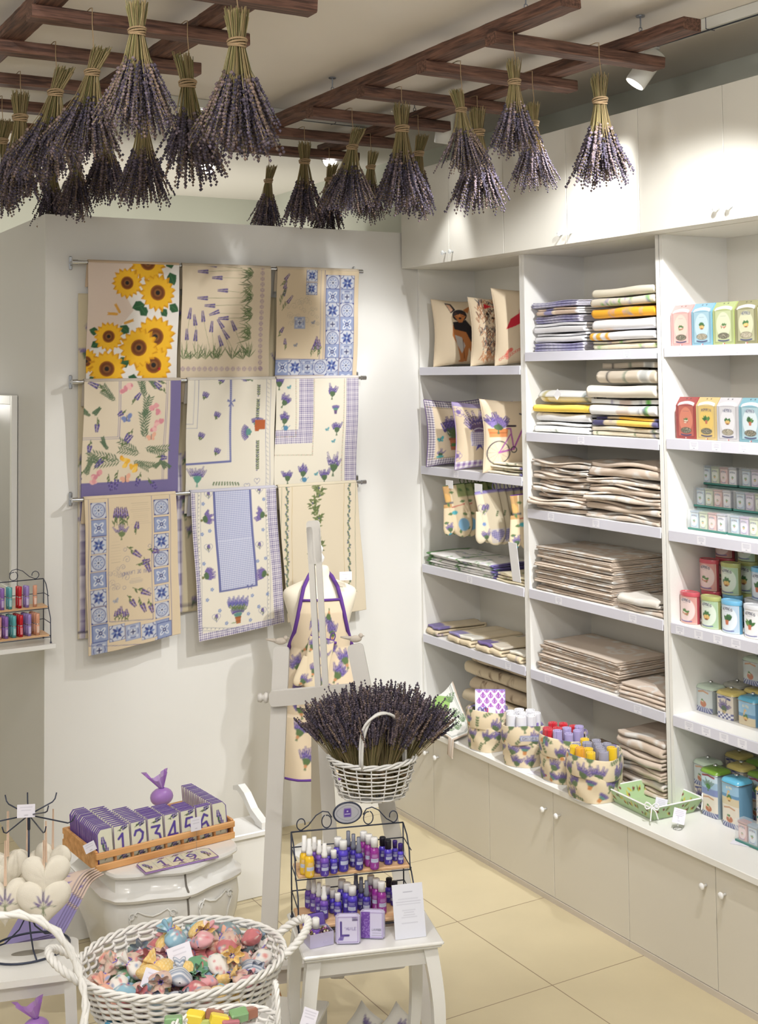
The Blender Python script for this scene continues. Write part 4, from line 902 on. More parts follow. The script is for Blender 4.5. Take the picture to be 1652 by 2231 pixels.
# terry towels
B1, B2 = (218, 198, 178), (226, 208, 190)
yl = yu(1283, 1125, 3.84)
stack('terry_towel', 'beige and white terry towels in the left pile, third shelf', [('terry', 3, .0105 if k % 2 else .0085, 'beige terry towel', dict(base=(B1, B2)[k % 2], white=(.5, 1.2)[k % 3 == 0], wob=.009, rz=(-.05, .06)[k % 2])) for k in range(8)], 3.84, yl, 5.07, Z[2], 7, D=.29, place='left pile, third middle shelf')
stack('terry_towel', 'beige and white terry towels in the right pile, third shelf', [('terry', 3, (.012, .015, .011, .013, .010, .024)[k], 'beige and white terry towel' if k < 5 else 'thick beige terry towel with white motif', dict(base=(B2, B1)[k % 2], white=(1.2, .5)[k % 2], wob=.010)) for k in range(6)], 3.83, 4.14, yl-.01, Z[2], 8, D=.30, place='right pile, third middle shelf')
yl = yu(1337, 1315, 3.84)
stack('terry_towel', 'terry towels in the big pile on the fourth shelf', [('terry', 3, .0058, 'neatly folded beige terry towel', dict(base=(B1, B2)[k % 2], white=(.3, 1.1, .7)[k % 3], wob=.002)) for k in range(11)], 3.84, yl, 5.06, Z[3], 9, D=.33, jit=.008, place='big pile, fourth middle shelf')
stack('terry_towel', 'small white and beige towels on the fourth shelf', [('terry', 3, .009, 'short white and beige terry towel', dict(base=B2, white=.8, wob=.004)), ('terry', 2, .020, 'loosely rolled white terry towel', dict(base=(236, 230, 220), white=.3, wob=.006, w=.8))], 3.83, 4.14, yl-.03, Z[3], 10, D=.17, place='small pile, fourth middle shelf')
yl = yu(1345, 1503, 3.84)
stack('terry_towel', 'terry towels in the long pile on the fifth shelf', [('terry', 3, .0062, 'beige folded terry towel with white weave', dict(base=(B2, B1)[k % 2], white=(.4, .9)[k % 2], wob=.0022)) for k in range(7)], 3.85, yl, 5.05, Z[4], 11, D=.32, jit=.01, place='long pile, fifth middle shelf')
stack('terry_towel', 'small towels on the fifth shelf', [('terry', 2, .0075, 'thin checked beige terry towel', dict(base=(226, 206, 188), white=.6, wob=.002)) for k in range(4)], 3.83, 4.14, yl-.03, Z[4], 12, D=.24, place='small pile, fifth middle shelf')
ZC = .5305
stack('terry_towel', 'terry towels in the pile on the worktop', [('terry', 3, (.012, .014, .014, .016, .024)[k], 'beige bath towel with white blotches', dict(base=(B1, B2)[k % 2], white=.45, wob=.005)) for k in range(5)], 3.80, 4.15, yu(1345, 1690, 3.80), ZC, 13, D=.34, place='towel pile on the worktop')
R = random.Random(20); o = fold_obj('terry_towel', TERRY, .34, .36, 2, .012, pat_terry(.34, .72, R, base=(168, 140, 112), white=.12), 40, wob=.003); o.location = (3.80, 4.62, ZC); tag(o, 'single flat brown terry towel on the worktop behind rolled napkins', 'towel')
# left unit
Z = ZL['left']
stack('folded_napkin', 'napkins beside the bicycle cushion', [('print', 2, .0065, 'cream printed napkin', dict(base=(232, 222, 200), dens=160, band=((.0, .06, (110, 100, 150)),))) for k in range(4)], 3.825, 5.135, yu(1060, 1035, 3.825), Z[1], 14, 'napkin', D=.14, place='by the bicycle cushion')
stack('folded_tea_towel', 'tea towels in the flat pile below the oven mitts', [('print', 2, .0062, 'flat white tea towel, purple and green edge', dict(base=(236, 234, 232), cols=((110, 100, 170), (90, 150, 70)), band=((0, .04, (110, 100, 160)), (.5, .53, (90, 140, 80)), (.93, 1, (90, 140, 80))), dens=180)) for k in range(5)], 3.825, yu(1075, 1260, 3.825), 6.06, Z[2], 15, 'tea towel', D=.30, place='below the oven mitts')
stack('folded_tea_towel', 'tea towels beside the leaning card', [('print', 2, .0062, 'cream tea towel with a yellow green edge', dict(base=(234, 222, 190), cols=((150, 130, 170), (130, 160, 80)), dens=120)) for k in range(3)], 3.825, 5.135, yu(1078, 1260, 3.825)-.01, Z[2], 16, 'tea towel', D=.26, place='beside the leaning card')
b = MB(); b.box(0, .002, 0, .07, 0, .20, Matrix.Rotation(-.12, 4, 'Y')); cvd = b.build('price_card', mat('card_white', (240, 240, 244), .5), loc=(3.80, 5.14, 1.333), rz=0); tag(cvd, 'tall white price card leaning on the divider below the oven mitts', 'card')
# folded runners standing side by side on the fourth left shelf
RUN = [((928, 1375), 'lilac edged folded runner at the far left'), ((975, 1385), 'folded runner with lilac striped hem, second from left'), ((1000, 1398), 'cream folded runner with a blue line, third from left'), ((1038, 1412), 'folded runner with purple gingham hem, fourth from left'), ((1062, 1420), 'cream folded runner with pink flowers, fifth from left'), ((1105, 1432), 'beige folded runner with ivory hem at the right end')]
for i, ((u, v), lab) in enumerate(RUN):
    R = random.Random(50+i); y = yu(u, v, 3.83); hem = ((120, 108, 160), (140, 130, 178), (228, 224, 214), (110, 92, 150), (226, 216, 200), (232, 228, 216))[i]
    c = pat_print(.12, .72, R, base=(218, 202, 172), dens=45); c.rect(0, .0, .12, .09, hem); c.rect(0, .11, .12, .116, (110, 104, 150)); c.rect(0, .66, .12, .72, hem)
    if i == 3: c.gingham(0, 0, .12, .09); c.gingham(0, .3, .12, .4)
    o = fold_obj('folded_table_runner', PRINT, .125, .33, 3, .017, c, 60+i, wob=.003); o.location = (3.815, y-.135, Z[3]+.0015+.0*i); o.rotation_euler = (0, 0, -.06); tag(o, lab+' on the fourth left shelf', 'table runner', 'folded runners on the fourth left shelf')
# rustic brown-print cloths on the worktop, left bay
for i in range(5):
    R = random.Random(70+i); c = Cv(.62, .7, 150, ((196, 178, 152), (204, 188, 160))[i % 2])
    for k in range(60): 
        x, y = R.uniform(0, .62), R.uniform(0, .7); (c.ring(x, y, .012, .003, (110, 84, 62)) if k % 3 == 0 else c.leaf(x, y, R.uniform(0, 6), .035, .007, (112, 84, 60)))
    for q in (.1, .16, .5, .56): c.rect(0, q, .62, q+.008, (120, 94, 70))
    o = fold_obj('folded_throw', PRINT, .58+.03*(i % 2), .28, 2, .0345, c, 80+i, wob=.006); o.location = (3.86+.012*i, 5.15+.02*(i % 2), ZC+.001+i*.0705); tag(o, ('thick beige throw with brown prints, '+ordl(i, 5)+', left bay of the worktop'), 'throw', 'brown printed throws on the worktop')
# ---------------- cushions -----------------
def cushion(FL, ang, W, H, label, draw, lean=.12, th=.09, base=(230, 212, 184), trim=None):
    """FL: lower front-left corner; ang: direction of the width"""
    FL = Vector(FL); FL.y -= .05*(FL.y > 6.0); W *= .955; sh = dict(dog1=-.15, dog2=-.20, cat_hat=-.10, lavpot=-.17, lavheart=-.20, bike=-.08)[draw.__name__]
    t = empty('cushion', FL, ang, label, 'cushion', 'printed cushions on the left shelves')
    cv = Cv(W, H, 420, base); draw(cv); k_ = int(-sh*cv.w); bd = int(.036*420) if draw.__name__ == 'lavpot' else 0
    if k_ > 0: a_ = cv.a.copy(); e_ = cv.w-bd; cv.a[:, bd:e_-k_] = a_[:, bd+k_:e_]; cv.a[bd:cv.h-bd, e_-k_:e_] = lin(base)
    def f(U, V, s=1):
        e = (1-(2*U-1)**4)*(1-(2*V-1)**4); pz = (2*U-1)**2; qz = (2*V-1)**2
        x = U*W+(.5-U)*.035*np.sin(PI*V); z = V*H+(.5-V)*.035*np.sin(PI*U)
        y = -s*(th*.5*np.clip(e, 0, 1)**.6+.002)+.003*np.sin(U*11+V*7)
        return x, y+lean*z, z+.001
    b = MB(); b.grid(lambda U, V: f(U, V, 1), int(W/.0035), int(H/.0035), cv); b.build('front_cover', PRINT, t, smooth=True)
    cb = Cv(W, H, 60, base if not trim else (150, 132, 170)); b = MB(); b.grid(lambda U, V: f(U, V, -1), 24, 24, cb, flip=True); b.build('back_cover', PRINT, t, smooth=True)
    P = [(a, b_) for a, b_ in [(k/10, 0) for k in range(10)]+[(1, k/10) for k in range(10)]+[(1-k/10, 1) for k in range(10)]+[(0, 1-k/10) for k in range(10)]]
    pp = []
    for a, b_ in P: q = f(np.array([a]), np.array([b_]), 0); pp.append((float(q[0][0]), float(q[1][0])-.0, float(q[2][0])))
    b = MB(); b.col = lin(trim or tuple(int(v*.9) for v in base)); b.tube(pp, .0035, 6, closed=True); b.build('piping', PRINT, t, smooth=True)
    return t
def dog1(c):
    W, H = c.W, c.H; X = lambda a, b: (a*W, b*H); K = (36, 30, 34); TN = (196, 124, 70)
    c.poly([X(.44, .62), X(.42, .45), X(.50, .30), X(.56, .04), X(.66, .03), X(.70, .25), X(.78, .04), X(.86, .06), X(.84, .34), X(.80, .52), X(.66, .66)], TN)
    c.poly([X(.44, .66), X(.66, .70), X(.84, .48), X(.84, .30), X(.74, .34), X(.66, .50), X(.46, .55)], K)
    c.poly([X(.46, .46), X(.58, .42), X(.64, .28), X(.58, .16), X(.50, .30)], (206, 200, 196)); c.line([X(.60, .38), X(.62, .08)], .004, (120, 70, 40)); c.line([X(.78, .32), X(.80, .08)], .004, (120, 70, 40))
    c.disc(*X(.56, .77), W*.12, H*.095, K); c.poly([X(.34, .96), X(.42, .80), X(.50, .86), X(.44, .95)], K); c.poly([X(.36, .94), X(.42, .82), X(.46, .86), X(.42, .93)], (216, 170, 140)); c.poly([X(.74, .92), X(.70, .80), X(.62, .86)], TN)
    c.poly([X(.47, .76), X(.54, .66), X(.60, .66), X(.66, .76), X(.57, .80)], TN); c.disc(*X(.565, .725), W*.022, H*.016, K)
    for a in (.50, .62): c.ring(*X(a, .80), W*.045, .002, (40, 30, 30)); c.disc(*X(a, .80), W*.02, H*.015, (70, 40, 26))
    for q in ((.58, .04), (.80, .05)): c.disc(*X(*q), W*.05, H*.018, TN)
def dog2(c):
    W, H = c.W, c.H; R = random.Random(5)
    for k in range(420):
        y = R.uniform(.08, .95); w_ = .24 if y > .5 else .18; x = R.uniform(.5-w_, .5+w_)+.02; cl = R.choice(((60, 58, 72), (88, 84, 96), (170, 100, 58), (196, 130, 84), (44, 40, 50)) if y > .2 else ((190, 120, 76), (214, 150, 104)))
        if .62 < y < .84: cl = R.choice(((186, 116, 70), (160, 96, 56), (60, 50, 56)))
        a = PI/2+R.uniform(-.9, .9)+(PI if y < .6 else 0); c.line([(x*W, y*H), (x*W+.028*math.cos(a), y*H+.028*math.sin(a))], .003, cl)
    for a in (.44, .60): c.disc(a*W, .76*H, .008, col=(26, 20, 20))
    c.disc(.52*W, .70*H, .009, .006, (30, 24, 24)); c.poly([(.40*W, .92*H), (.52*W, .88*H), (.40*W, .84*H)], (206, 30, 50)); c.poly([(.64*W, .92*H), (.52*W, .88*H), (.64*W, .84*H)], (206, 30, 50))
def cat_hat(c):
    W, H = c.W, c.H; R = random.Random(6)
    for k in range(300):
        y = R.uniform(.12, .72); x = .62+R.uniform(-.13, .13)*(1.2-y*.6); c.line([(x*W, y*H), (x*W+.012, y*H+R.uniform(-.01, .02))], .003, R.choice(((214, 150, 84), (240, 214, 170), (176, 110, 56))))
    c.poly([(.22*W, .46*H), (.30*W, .60*H), (.44*W, .68*H), (.50*W, .90*H), (.72*W, .94*H), (.82*W, .70*H), (.94*W, .62*H), (.60*W, .60*H), (.36*W, .50*H)], (206, 40, 60))
    c.line([(.46*W, .72*H), (.80*W, .70*H)], .008, (150, 20, 40)); c.rect(.50*W, .50*H, .70*W, .53*H, (60, 170, 150))
    for a in (.56, .66): c.disc(a*W, .62*H-.01, .007, col=(90, 140, 60))
    for q in np.linspace(0, 1, 46): c.ring((.16+.5*q+.08*math.sin(q*14))*W, (.07+.12*abs(math.sin(q*9)))*H, .0062, .0028, (224, 96, 84))
def lavpot(c):
    W, H = c.W, c.H; b = .035
    for q in ((0, 0, W, b), (0, H-b, W, H), (0, 0, b, H), (W-b, 0, W, H)): c.gingham(*q, c=(84, 66, 112), p=.014)
    for k in range(40):
        for p in (((b+.004), H*k/40), (W*k/40, b+.004), (W*k/40, H-b-.004)): c.disc(*p, .003, col=((170, 110, 100), (120, 140, 90))[k % 2])
    c.pot(.62*W, .22*H, .075, (196, 120, 84)); c.rect(.55*W, .28*H, .69*W, .33*H, (90, 140, 80))
    for k in range(14): c.lav(.62*W+.003*(k-7), .42*H, PI/2+.7*(.5-k/13), .10+.015*(k % 3), sz=1.3)
    c.butterfly(.36*W, .40*H, .02, (80, 170, 176)); c.bouquet(.36*W, .14*H, PI/2, .04, 7, .9); c.disc(.36*W, .13*H, .022, .008, (90, 170, 170))
def lavheart(c):
    W, H = c.W, c.H; c.gingham(0, 0, W, .04, c=(140, 110, 170), p=.03); c.rect(0, H-.02, W, H, (170, 156, 196))
    c.bouquet(.58*W, .52*H, .55*PI, .14, 12, .8, sz=1.6, g=(110, 90, 130)); c.gingham(.42*W, .34*H, .74*W, .56*H, c=(150, 140, 190), p=.012)
    c.ring(.58*W, .47*H, .055, .006, (200, 196, 216)); c.poly([(.54*W, .36*H), (.50*W, .26*H), (.58*W, .32*H), (.64*W, .26*H), (.60*W, .36*H)], (96, 84, 160))
    for q in ((.26, .86), (.20, .2), (.80, .18), (.74, .88)):
        for k in range(5): c.ring(q[0]*W+.014*math.cos(k*1.26), q[1]*H+.014*math.sin(k*1.26), .012, .002, (150, 124, 190)); 
        c.disc(q[0]*W, q[1]*H, .012, col=(130, 110, 170))
def bike(c):
    W, H = c.W, c.H; P = (176, 96, 170)
    for q in ((.28, .26), (.86, .30)):
        c.ring(q[0]*W, q[1]*H, .062, .006, (60, 60, 74)); 
        for k in range(12): c.line([(q[0]*W, q[1]*H), (q[0]*W+.06*math.cos(k*.52), q[1]*H+.06*math.sin(k*.52))], .001, (100, 100, 110))
    c.line([(.28*W, .26*H), (.52*W, .30*H), (.70*W, .64*H), (.86*W, .30*H)], .010, P); c.line([(.52*W, .30*H), (.48*W, .60*H), (.42*W, .60*H)], .009, P); c.line([(.48*W, .52*H), (.28*W, .26*H)], .007, P)
    c.line([(.40*W, .64*H), (.56*W, .64*H)], .012, (60, 50, 60)); c.line([(.70*W, .64*H), (.74*W, .78*H), (.64*W, .82*H)], .008, (70, 60, 80)); c.ring(.52*W, .29*H, .016, .006, (60, 60, 70))
    c.poly([(.14*W, .48*H), (.42*W, .48*H), (.44*W, .60*H), (.12*W, .60*H)], (226, 146, 90)); c.rect(.14*W, .53*H, .42*W, .55*H, (200, 120, 70))
    c.bouquet(.28*W, .58*H, PI/2, .10, 14, 1.0, sz=1.6); c.bouquet(.28*W, .58*H, PI/2, .07, 10, 1.1, sz=1.5, col=(150, 130, 190))
Z = ZL['left']
cushion((3.835, 6.03, Z[0]+.001), -.36, .385, .385, 'beige cushion with a black and tan dog, leftmost on the top left shelf', dog1)
cushion((3.83, 5.60, Z[0]+.001), -.36, .385, .375, 'beige cushion with a shaggy dog wearing a red bow, middle of the top left shelf', dog2)
cushion((3.83, 5.375, Z[0]+.001), -.33, .39, .41, 'beige cushion with a cat in a red hat, rightmost on the top left shelf', cat_hat)
cushion((3.785, 6.04, Z[1]+.001), -.30, .37, .375, 'cushion with purple gingham border and potted lavender, second left shelf', lavpot, trim=(110, 90, 140), lean=.1)
cushion((3.79, 5.71, Z[1]+.001), -.34, .36, .365, 'cushion with a lavender bouquet heart and lilac hem, between gingham and bicycle cushions', lavheart, trim=(170, 150, 196))
cushion((3.795, 5.45, Z[1]+.001), -.36, .38, .385, 'cushion with a pink bicycle carrying lavender, right on the second left shelf', bike)
# ---------------- oven mitts -----------------
def mitt(p, rz, cv, label, group, tilt=0, H=.29, W=.17, loop=(90, 110, 70)):
    t = empty('oven_mitt', p, 0, label, 'oven mitt', group); t.rotation_euler = (0, tilt, rz)
    def blob(cx0, w0, cx1, w1, z0, z1, th, sgn, rnd_=.5):
        def f(U, V):
            z = z0+(z1-z0)*V; tip = np.clip((V-rnd_)/(1-rnd_), 0, 1); w_ = (w0+(w1-w0)*V)*np.sqrt(np.clip(1-tip**2.2, 0, 1)+1e-4); cx = cx0+(cx1-cx0)*V
            x = cx+(U-.5)*w_; y = -sgn*(th*np.sqrt(np.clip(1-(2*U-1)**4, 0, 1))*np.sqrt(np.clip(1-tip**3, 0, 1))*(.45+.55*V)+.0015); return x, y, -z
        return f
    b = MB()
    for sgn in (1, -1):
        for a in ((0, .125, .015, .13, 0, H, .020, .62), (-.02, .10, -.068, .062, .10, H*.93, .016, .72)):
            f = blob(a[0], a[1], a[2], a[3], a[4], a[5], a[6], sgn, a[7]); nu, nv = 34, 60
            U, V = np.meshgrid(np.linspace(0, 1, nu), np.linspace(0, 1, nv)); x, y, z = f(U.ravel(), V.ravel()); k = b.n
            fc = [((j*nu+i, j*nu+i+1, (j+1)*nu+i+1, (j+1)*nu+i)) for j in range(nv-1) for i in range(nu-1)]
            if sgn > 0: fc = [q[::-1] for q in fc]
            b.add(np.stack([x, y-(.002 if a[0] < 0 and sgn > 0 else 0), z], 1), fc, cv.sample(np.clip(.5+x/W, 0, 1), np.clip(1+z/H, 0, 1)))
    b.build('body', PRINT, t, smooth=True)
    q = MB(); q.col = lin(loop); q.tube([(-.058+.0, 0, -.002), (0, -.001, -.0), (.062, 0, -.002)], .006, 6); q.build('cuff_binding', PRINT, t, smooth=True)
    q = MB(); q.col = lin(loop); q.tube([(.05+.012*math.sin(a), 0, .018-.020*math.cos(a)) for a in np.linspace(0, 2*PI, 12)], .003, 5); q.build('hanging_loop', PRINT, t, smooth=True)
    h = MB(); h.tube([(.05, 0, .030), (.05, 0, .045), (.045, .004, .05)], .002, 5); h.build('hook', CHROME, t)
    return t
def cv_garden():
    c = Cv(.17, .29, 330, (224, 206, 174)); c.rect(0, .17, .06, .29, (196, 156, 104)); c.disc(.03, .22, .028, col=(220, 176, 110)); c.rect(.0, .19, .07, .2, (90, 96, 110)); c.rect(.10, .22, .16, .29, (150, 160, 110))
    for k in range(16): c.leaf(random.uniform(0, .17), random.uniform(0, .29), random.uniform(0, 6), .03, .006, (96, 124, 80))
    c.line([(.06, .17), (.13, .18)], .005, (186, 60, 60)); c.disc(.07, .14, .016, .011, (84, 170, 180)); c.disc(.11, .07, .03, .035, (130, 176, 210)); c.bouquet(.03, .04, PI/2, .05, 7, .7); c.disc(.03, .02, .014, col=(90, 170, 190))
    return c
def cv_heart():
    c = Cv(.17, .29, 330, (226, 214, 188)); c.rect(0, .277, .17, .29, (150, 140, 196)); c.heart(.06, .20, .03, .0016, (100, 100, 150)); c.lav(.05, .17, 1.3, .05); c.lav(.06, .18, 1.0, .045); c.sprig(.12, .15, 1.2, .03, 3)
    c.heart(.115, .055, .036, 0, None, fill=(120, 110, 166)); c.bouquet(.05, .04, PI/2, .05, 7, .7); c.disc(.05, .12, .01, col=(120, 150, 200))
    for k in range(8): c.line([(.08+k*.01, .02), (.08+k*.01, .09)], .0016, (206, 204, 226)); c.line([(.08, .02+k*.009), (.15, .02+k*.009)], .0016, (206, 204, 226))
    return c
def cv_lav():
    c = Cv(.17, .29, 330, (224, 208, 178)); random.seed(44)
    for q in ((.04, .22, 1.3), (.12, .18, 1.8), (.08, .10, 1.5), (.03, .04, 1.1), (.13, .05, 1.7), (.09, .26, 1)): c.bouquet(q[0], q[1], q[2], .06, 8, .7); c.disc(q[0], q[1], .008, .006, (206, 140, 96))
    return c
cvs = (cv_garden(), cv_heart(), cv_lav()); G1, G2 = 'garden-print oven mitts', 'heart-print oven mitts'
for i in range(5):
    p = on(1012+i*5, 1072, 1, 0) if 0 else Vector((3.84+.05*i, 5.80+.002*i, 1.772)); mitt(p, -.62, cvs[0], 'oven mitt with orange garden print, front of the left row' if i == 0 else 'garden-print oven mitt hanging behind the front one of the left row', G1, tilt=-.14)
for i in range(5):
    mitt(Vector((3.84+.05*i, 5.49+.002*i, 1.762)), -.62, cvs[1], 'oven mitt with a lilac band and checked heart, front of the middle row' if i == 0 else 'heart-print oven mitt hanging behind the front one of the middle row', G2, tilt=-.14, loop=(140, 130, 190))
mitt(Vector((3.86, 5.20, 1.765)), -.55, cvs[0], 'oven mitt half hidden by the divider at the right', 'garden-print oven mitts', tilt=-.1, loop=(110, 60, 150))
for k, y in enumerate((5.80, 5.52)):
    b = MB(); b.box(3.812, 3.8135, y-.035, y+.035, 1.755, 1.80); tag(b.build('price_tag', mat('tag_white', (236, 236, 240), .6)), ('small white price tag above the left oven mitts', 'small white price tag above the middle oven mitts')[k], 'price tag')

# ---------------- gabled gift boxes -----------------
def plant(c, x, y, s, k):
    if k in (0, 3):
        for j in range(14): a = PI/2+R_.uniform(-1.2, 1.2); c.leaf(x, y, a, s*R_.uniform(.5, 1), s*.16, R_.choice(((70, 130, 60), (100, 160, 70), (60, 110, 66))))
        c.poly([(x-s*.28, y+s*.1), (x+s*.28, y+s*.1), (x+s*.2, y-s*.45), (x-s*.2, y-s*.45)], (214, 110, 60))
    elif k == 1:
        for j in range(10): c.leaf(x, y, PI/2+R_.uniform(-1.4, 1.4), s*.7, s*.16, (70, 130, 70))
        c.disc(x, y-s*.1, s*.5, s*.28, (230, 170, 60)); 
        for j in range(6): c.disc(x+R_.uniform(-.35, .35)*s, y+R_.uniform(-.15, .1)*s, s*.12, col=(240, 200, 90))
        c.disc(x, y-s*.35, s*.3, s*.1, (150, 90, 50))
    else:
        c.disc(x, y-s*.1, s*.55, s*.28, (200, 120, 80)); c.disc(x, y-s*.02, s*.42, s*.16, (240, 226, 200))
        for j in range(8): c.leaf(x+R_.uniform(-.3, .3)*s, y, R_.uniform(0, 3.1), s*.4, s*.1, (90, 140, 70))
        for j in range(4): c.disc(x+R_.uniform(-.4, .4)*s, y-s*.35, s*.12, s*.09, R_.choice(((236, 220, 190), (200, 70, 60), (150, 160, 80))))
R_ = random.Random(9)
def gbox_canvas(W, H, col, inner, word, k, ink=(70, 74, 120)):
    c = Cv(W, H, 560, col); m_ = tuple((a+b)//2 for a, b in zip(col, inner))
    c.line([(W*.1, H*.05), (W*.9, H*.05), (W*.9, H*.80), (W*.1, H*.80), (W*.1, H*.05)], .0016, tuple(int(v*.75) for v in col)); c.rect(W*.13, H*.07, W*.87, H*.78, m_); c.disc(W*.5, H*.45, W*.33, H*.3, inner)
    c.line([(W*.15+W*.7*q, H*.83+H*.035*math.sin(PI*q)) for q in np.linspace(0, 1, 9)], H*.06, (236, 236, 234)); c.line([(W*.12, H*.80), (W*.18, H*.84)], H*.04, (210, 210, 210)); c.line([(W*.88, H*.80), (W*.82, H*.84)], H*.04, (210, 210, 210))
    for q in (.40, .60): c.disc(W*q, H*.955, .0035, .0022, (70, 60, 60))
    c.text(word, W*.5, H*.68, H*.055, .0018, ink, wd=.62, arc=H*.025, sp=.3); c.lines(W*.35, H*.64, W*.65, H*.67, 1, .001, ink)
    plant(c, W*.5, H*.44, W*.24, k); c.disc(W*.5, H*.20, W*.27, H*.075, (96, 84, 64)); c.disc(W*.5, H*.20, W*.25, H*.066, (180, 168, 140) if k % 2 else (120, 116, 96))
    for j in range(60): c.disc(W*.5+R_.uniform(-.22, .22)*W, H*.20+R_.uniform(-.05, .05)*H, .0014, col=R_.choice(((150, 140, 110), (210, 200, 170), (90, 90, 70))))
    c.line([(W*.25+W*.5*q, H*.10-H*.018*math.sin(PI*q)) for q in np.linspace(0, 1, 7)], .006, ink); c.rect(W*.46, .001, W*.5, .006, (240, 240, 240)); c.rect(W*.5, .001, W*.56, .006, (210, 60, 60))
    return c
def gift_box(Y0, Y1, z, H, cv, col, label, X=3.845, dp=.062):
    W = Y1-Y0; t = empty('gift_box', (X, Y1, z+.0008), -PI/2, label, 'box', 'seasoning gift boxes on the two top right shelves')
    # local: x runs along the width (towards smaller Y), y is depth (+y goes into the shelf)
    hb = H*.80
    def f(U, V):
        z_ = V*H; y = np.where(z_ < hb, 0, (z_-hb)/(H-hb)*dp*.42); return U*W, y, z_
    cv.a = (cv.a*.72+cv.a.mean(2, keepdims=True)*.28)*.74  # print muted, and darkened to stand in for the dimmer light on these shelves
    b = MB(); b.grid(f, int(W/.0016), int(H/.0016), cv); b.build('printed_front', PAPER, t)
    b = MB(); b.col = lin(tuple(int(v*.93) for v in col)); b.extrude([(0.0004, 0), (dp, 0), (dp, hb), (dp*.46, H-.0006), (dp*.44, H-.0006), (0.0006, hb)], .0003, W-.0003, M=Matrix(((0, 0, 1, 0), (1, 0, 0, 0), (0, 1, 0, 0), (0, 0, 0, 1)))); b.build('box_body', PAPER, t)
    b = MB(); b.col = lin((60, 50, 50)); b.box(W*.38, W*.62, dp*.36, dp*.363, H*.93, H*.955); b.build('handle_slot', PAPER, t)
    return t
row1 = [((236, 160, 156), (246, 210, 190), 'VIN CHAUD', 2, 'pink'), ((120, 180, 206), (190, 220, 230), 'CIDRE', 1, 'blue'), ((170, 184, 110), (214, 222, 180), 'TISANE', 2, 'light green'), ((140, 136, 90), (206, 206, 164), 'HERBES', 1, 'olive green'), ((214, 210, 206), (234, 226, 224), 'HERBES', 3, 'pale grey'), ((196, 120, 130), (236, 200, 190), 'HERBES', 2, 'dusty red')]
Ys = [4.072, 3.948, 3.824, 3.700, 3.576, 3.452]
for i, (c1, c2, wd, k, nm) in enumerate(row1):
    wd2 = wd if 'HERBES' == wd else wd
    gift_box(Ys[i]-.117, Ys[i], ZL['right'][0], .178, gbox_canvas(.117, .178, c1, c2, wd2 if wd == 'HERBES' else '', k), c1, nm+' gabled carton with a paper banner, top right shelf')
row2 = [((180, 60, 56), (240, 130, 90), '', 2, 'red'), ((222, 190, 110), (250, 206, 60), 'ROMARIN', 0, 'yellow'), ((200, 196, 200), (234, 232, 236), 'HERBES', 1, 'grey'), ((110, 170, 186), (214, 230, 236), 'HERBES', 0, 'turquoise'), ((214, 190, 150), (236, 220, 190), 'HERBES', 2, 'sand coloured'), ((150, 170, 110), (214, 224, 190), 'HERBES', 1, 'green')]
Ys = [4.055, 3.935, 3.815, 3.692, 3.565, 3.44]
for i, (c1, c2, wd, k, nm) in enumerate(row2):
    gift_box(Ys[i]-.117, Ys[i], ZL['right'][1], .178, gbox_canvas(.117, .178, c1, c2, wd, k), c1, nm+' gabled carton with herb picture, second right shelf')
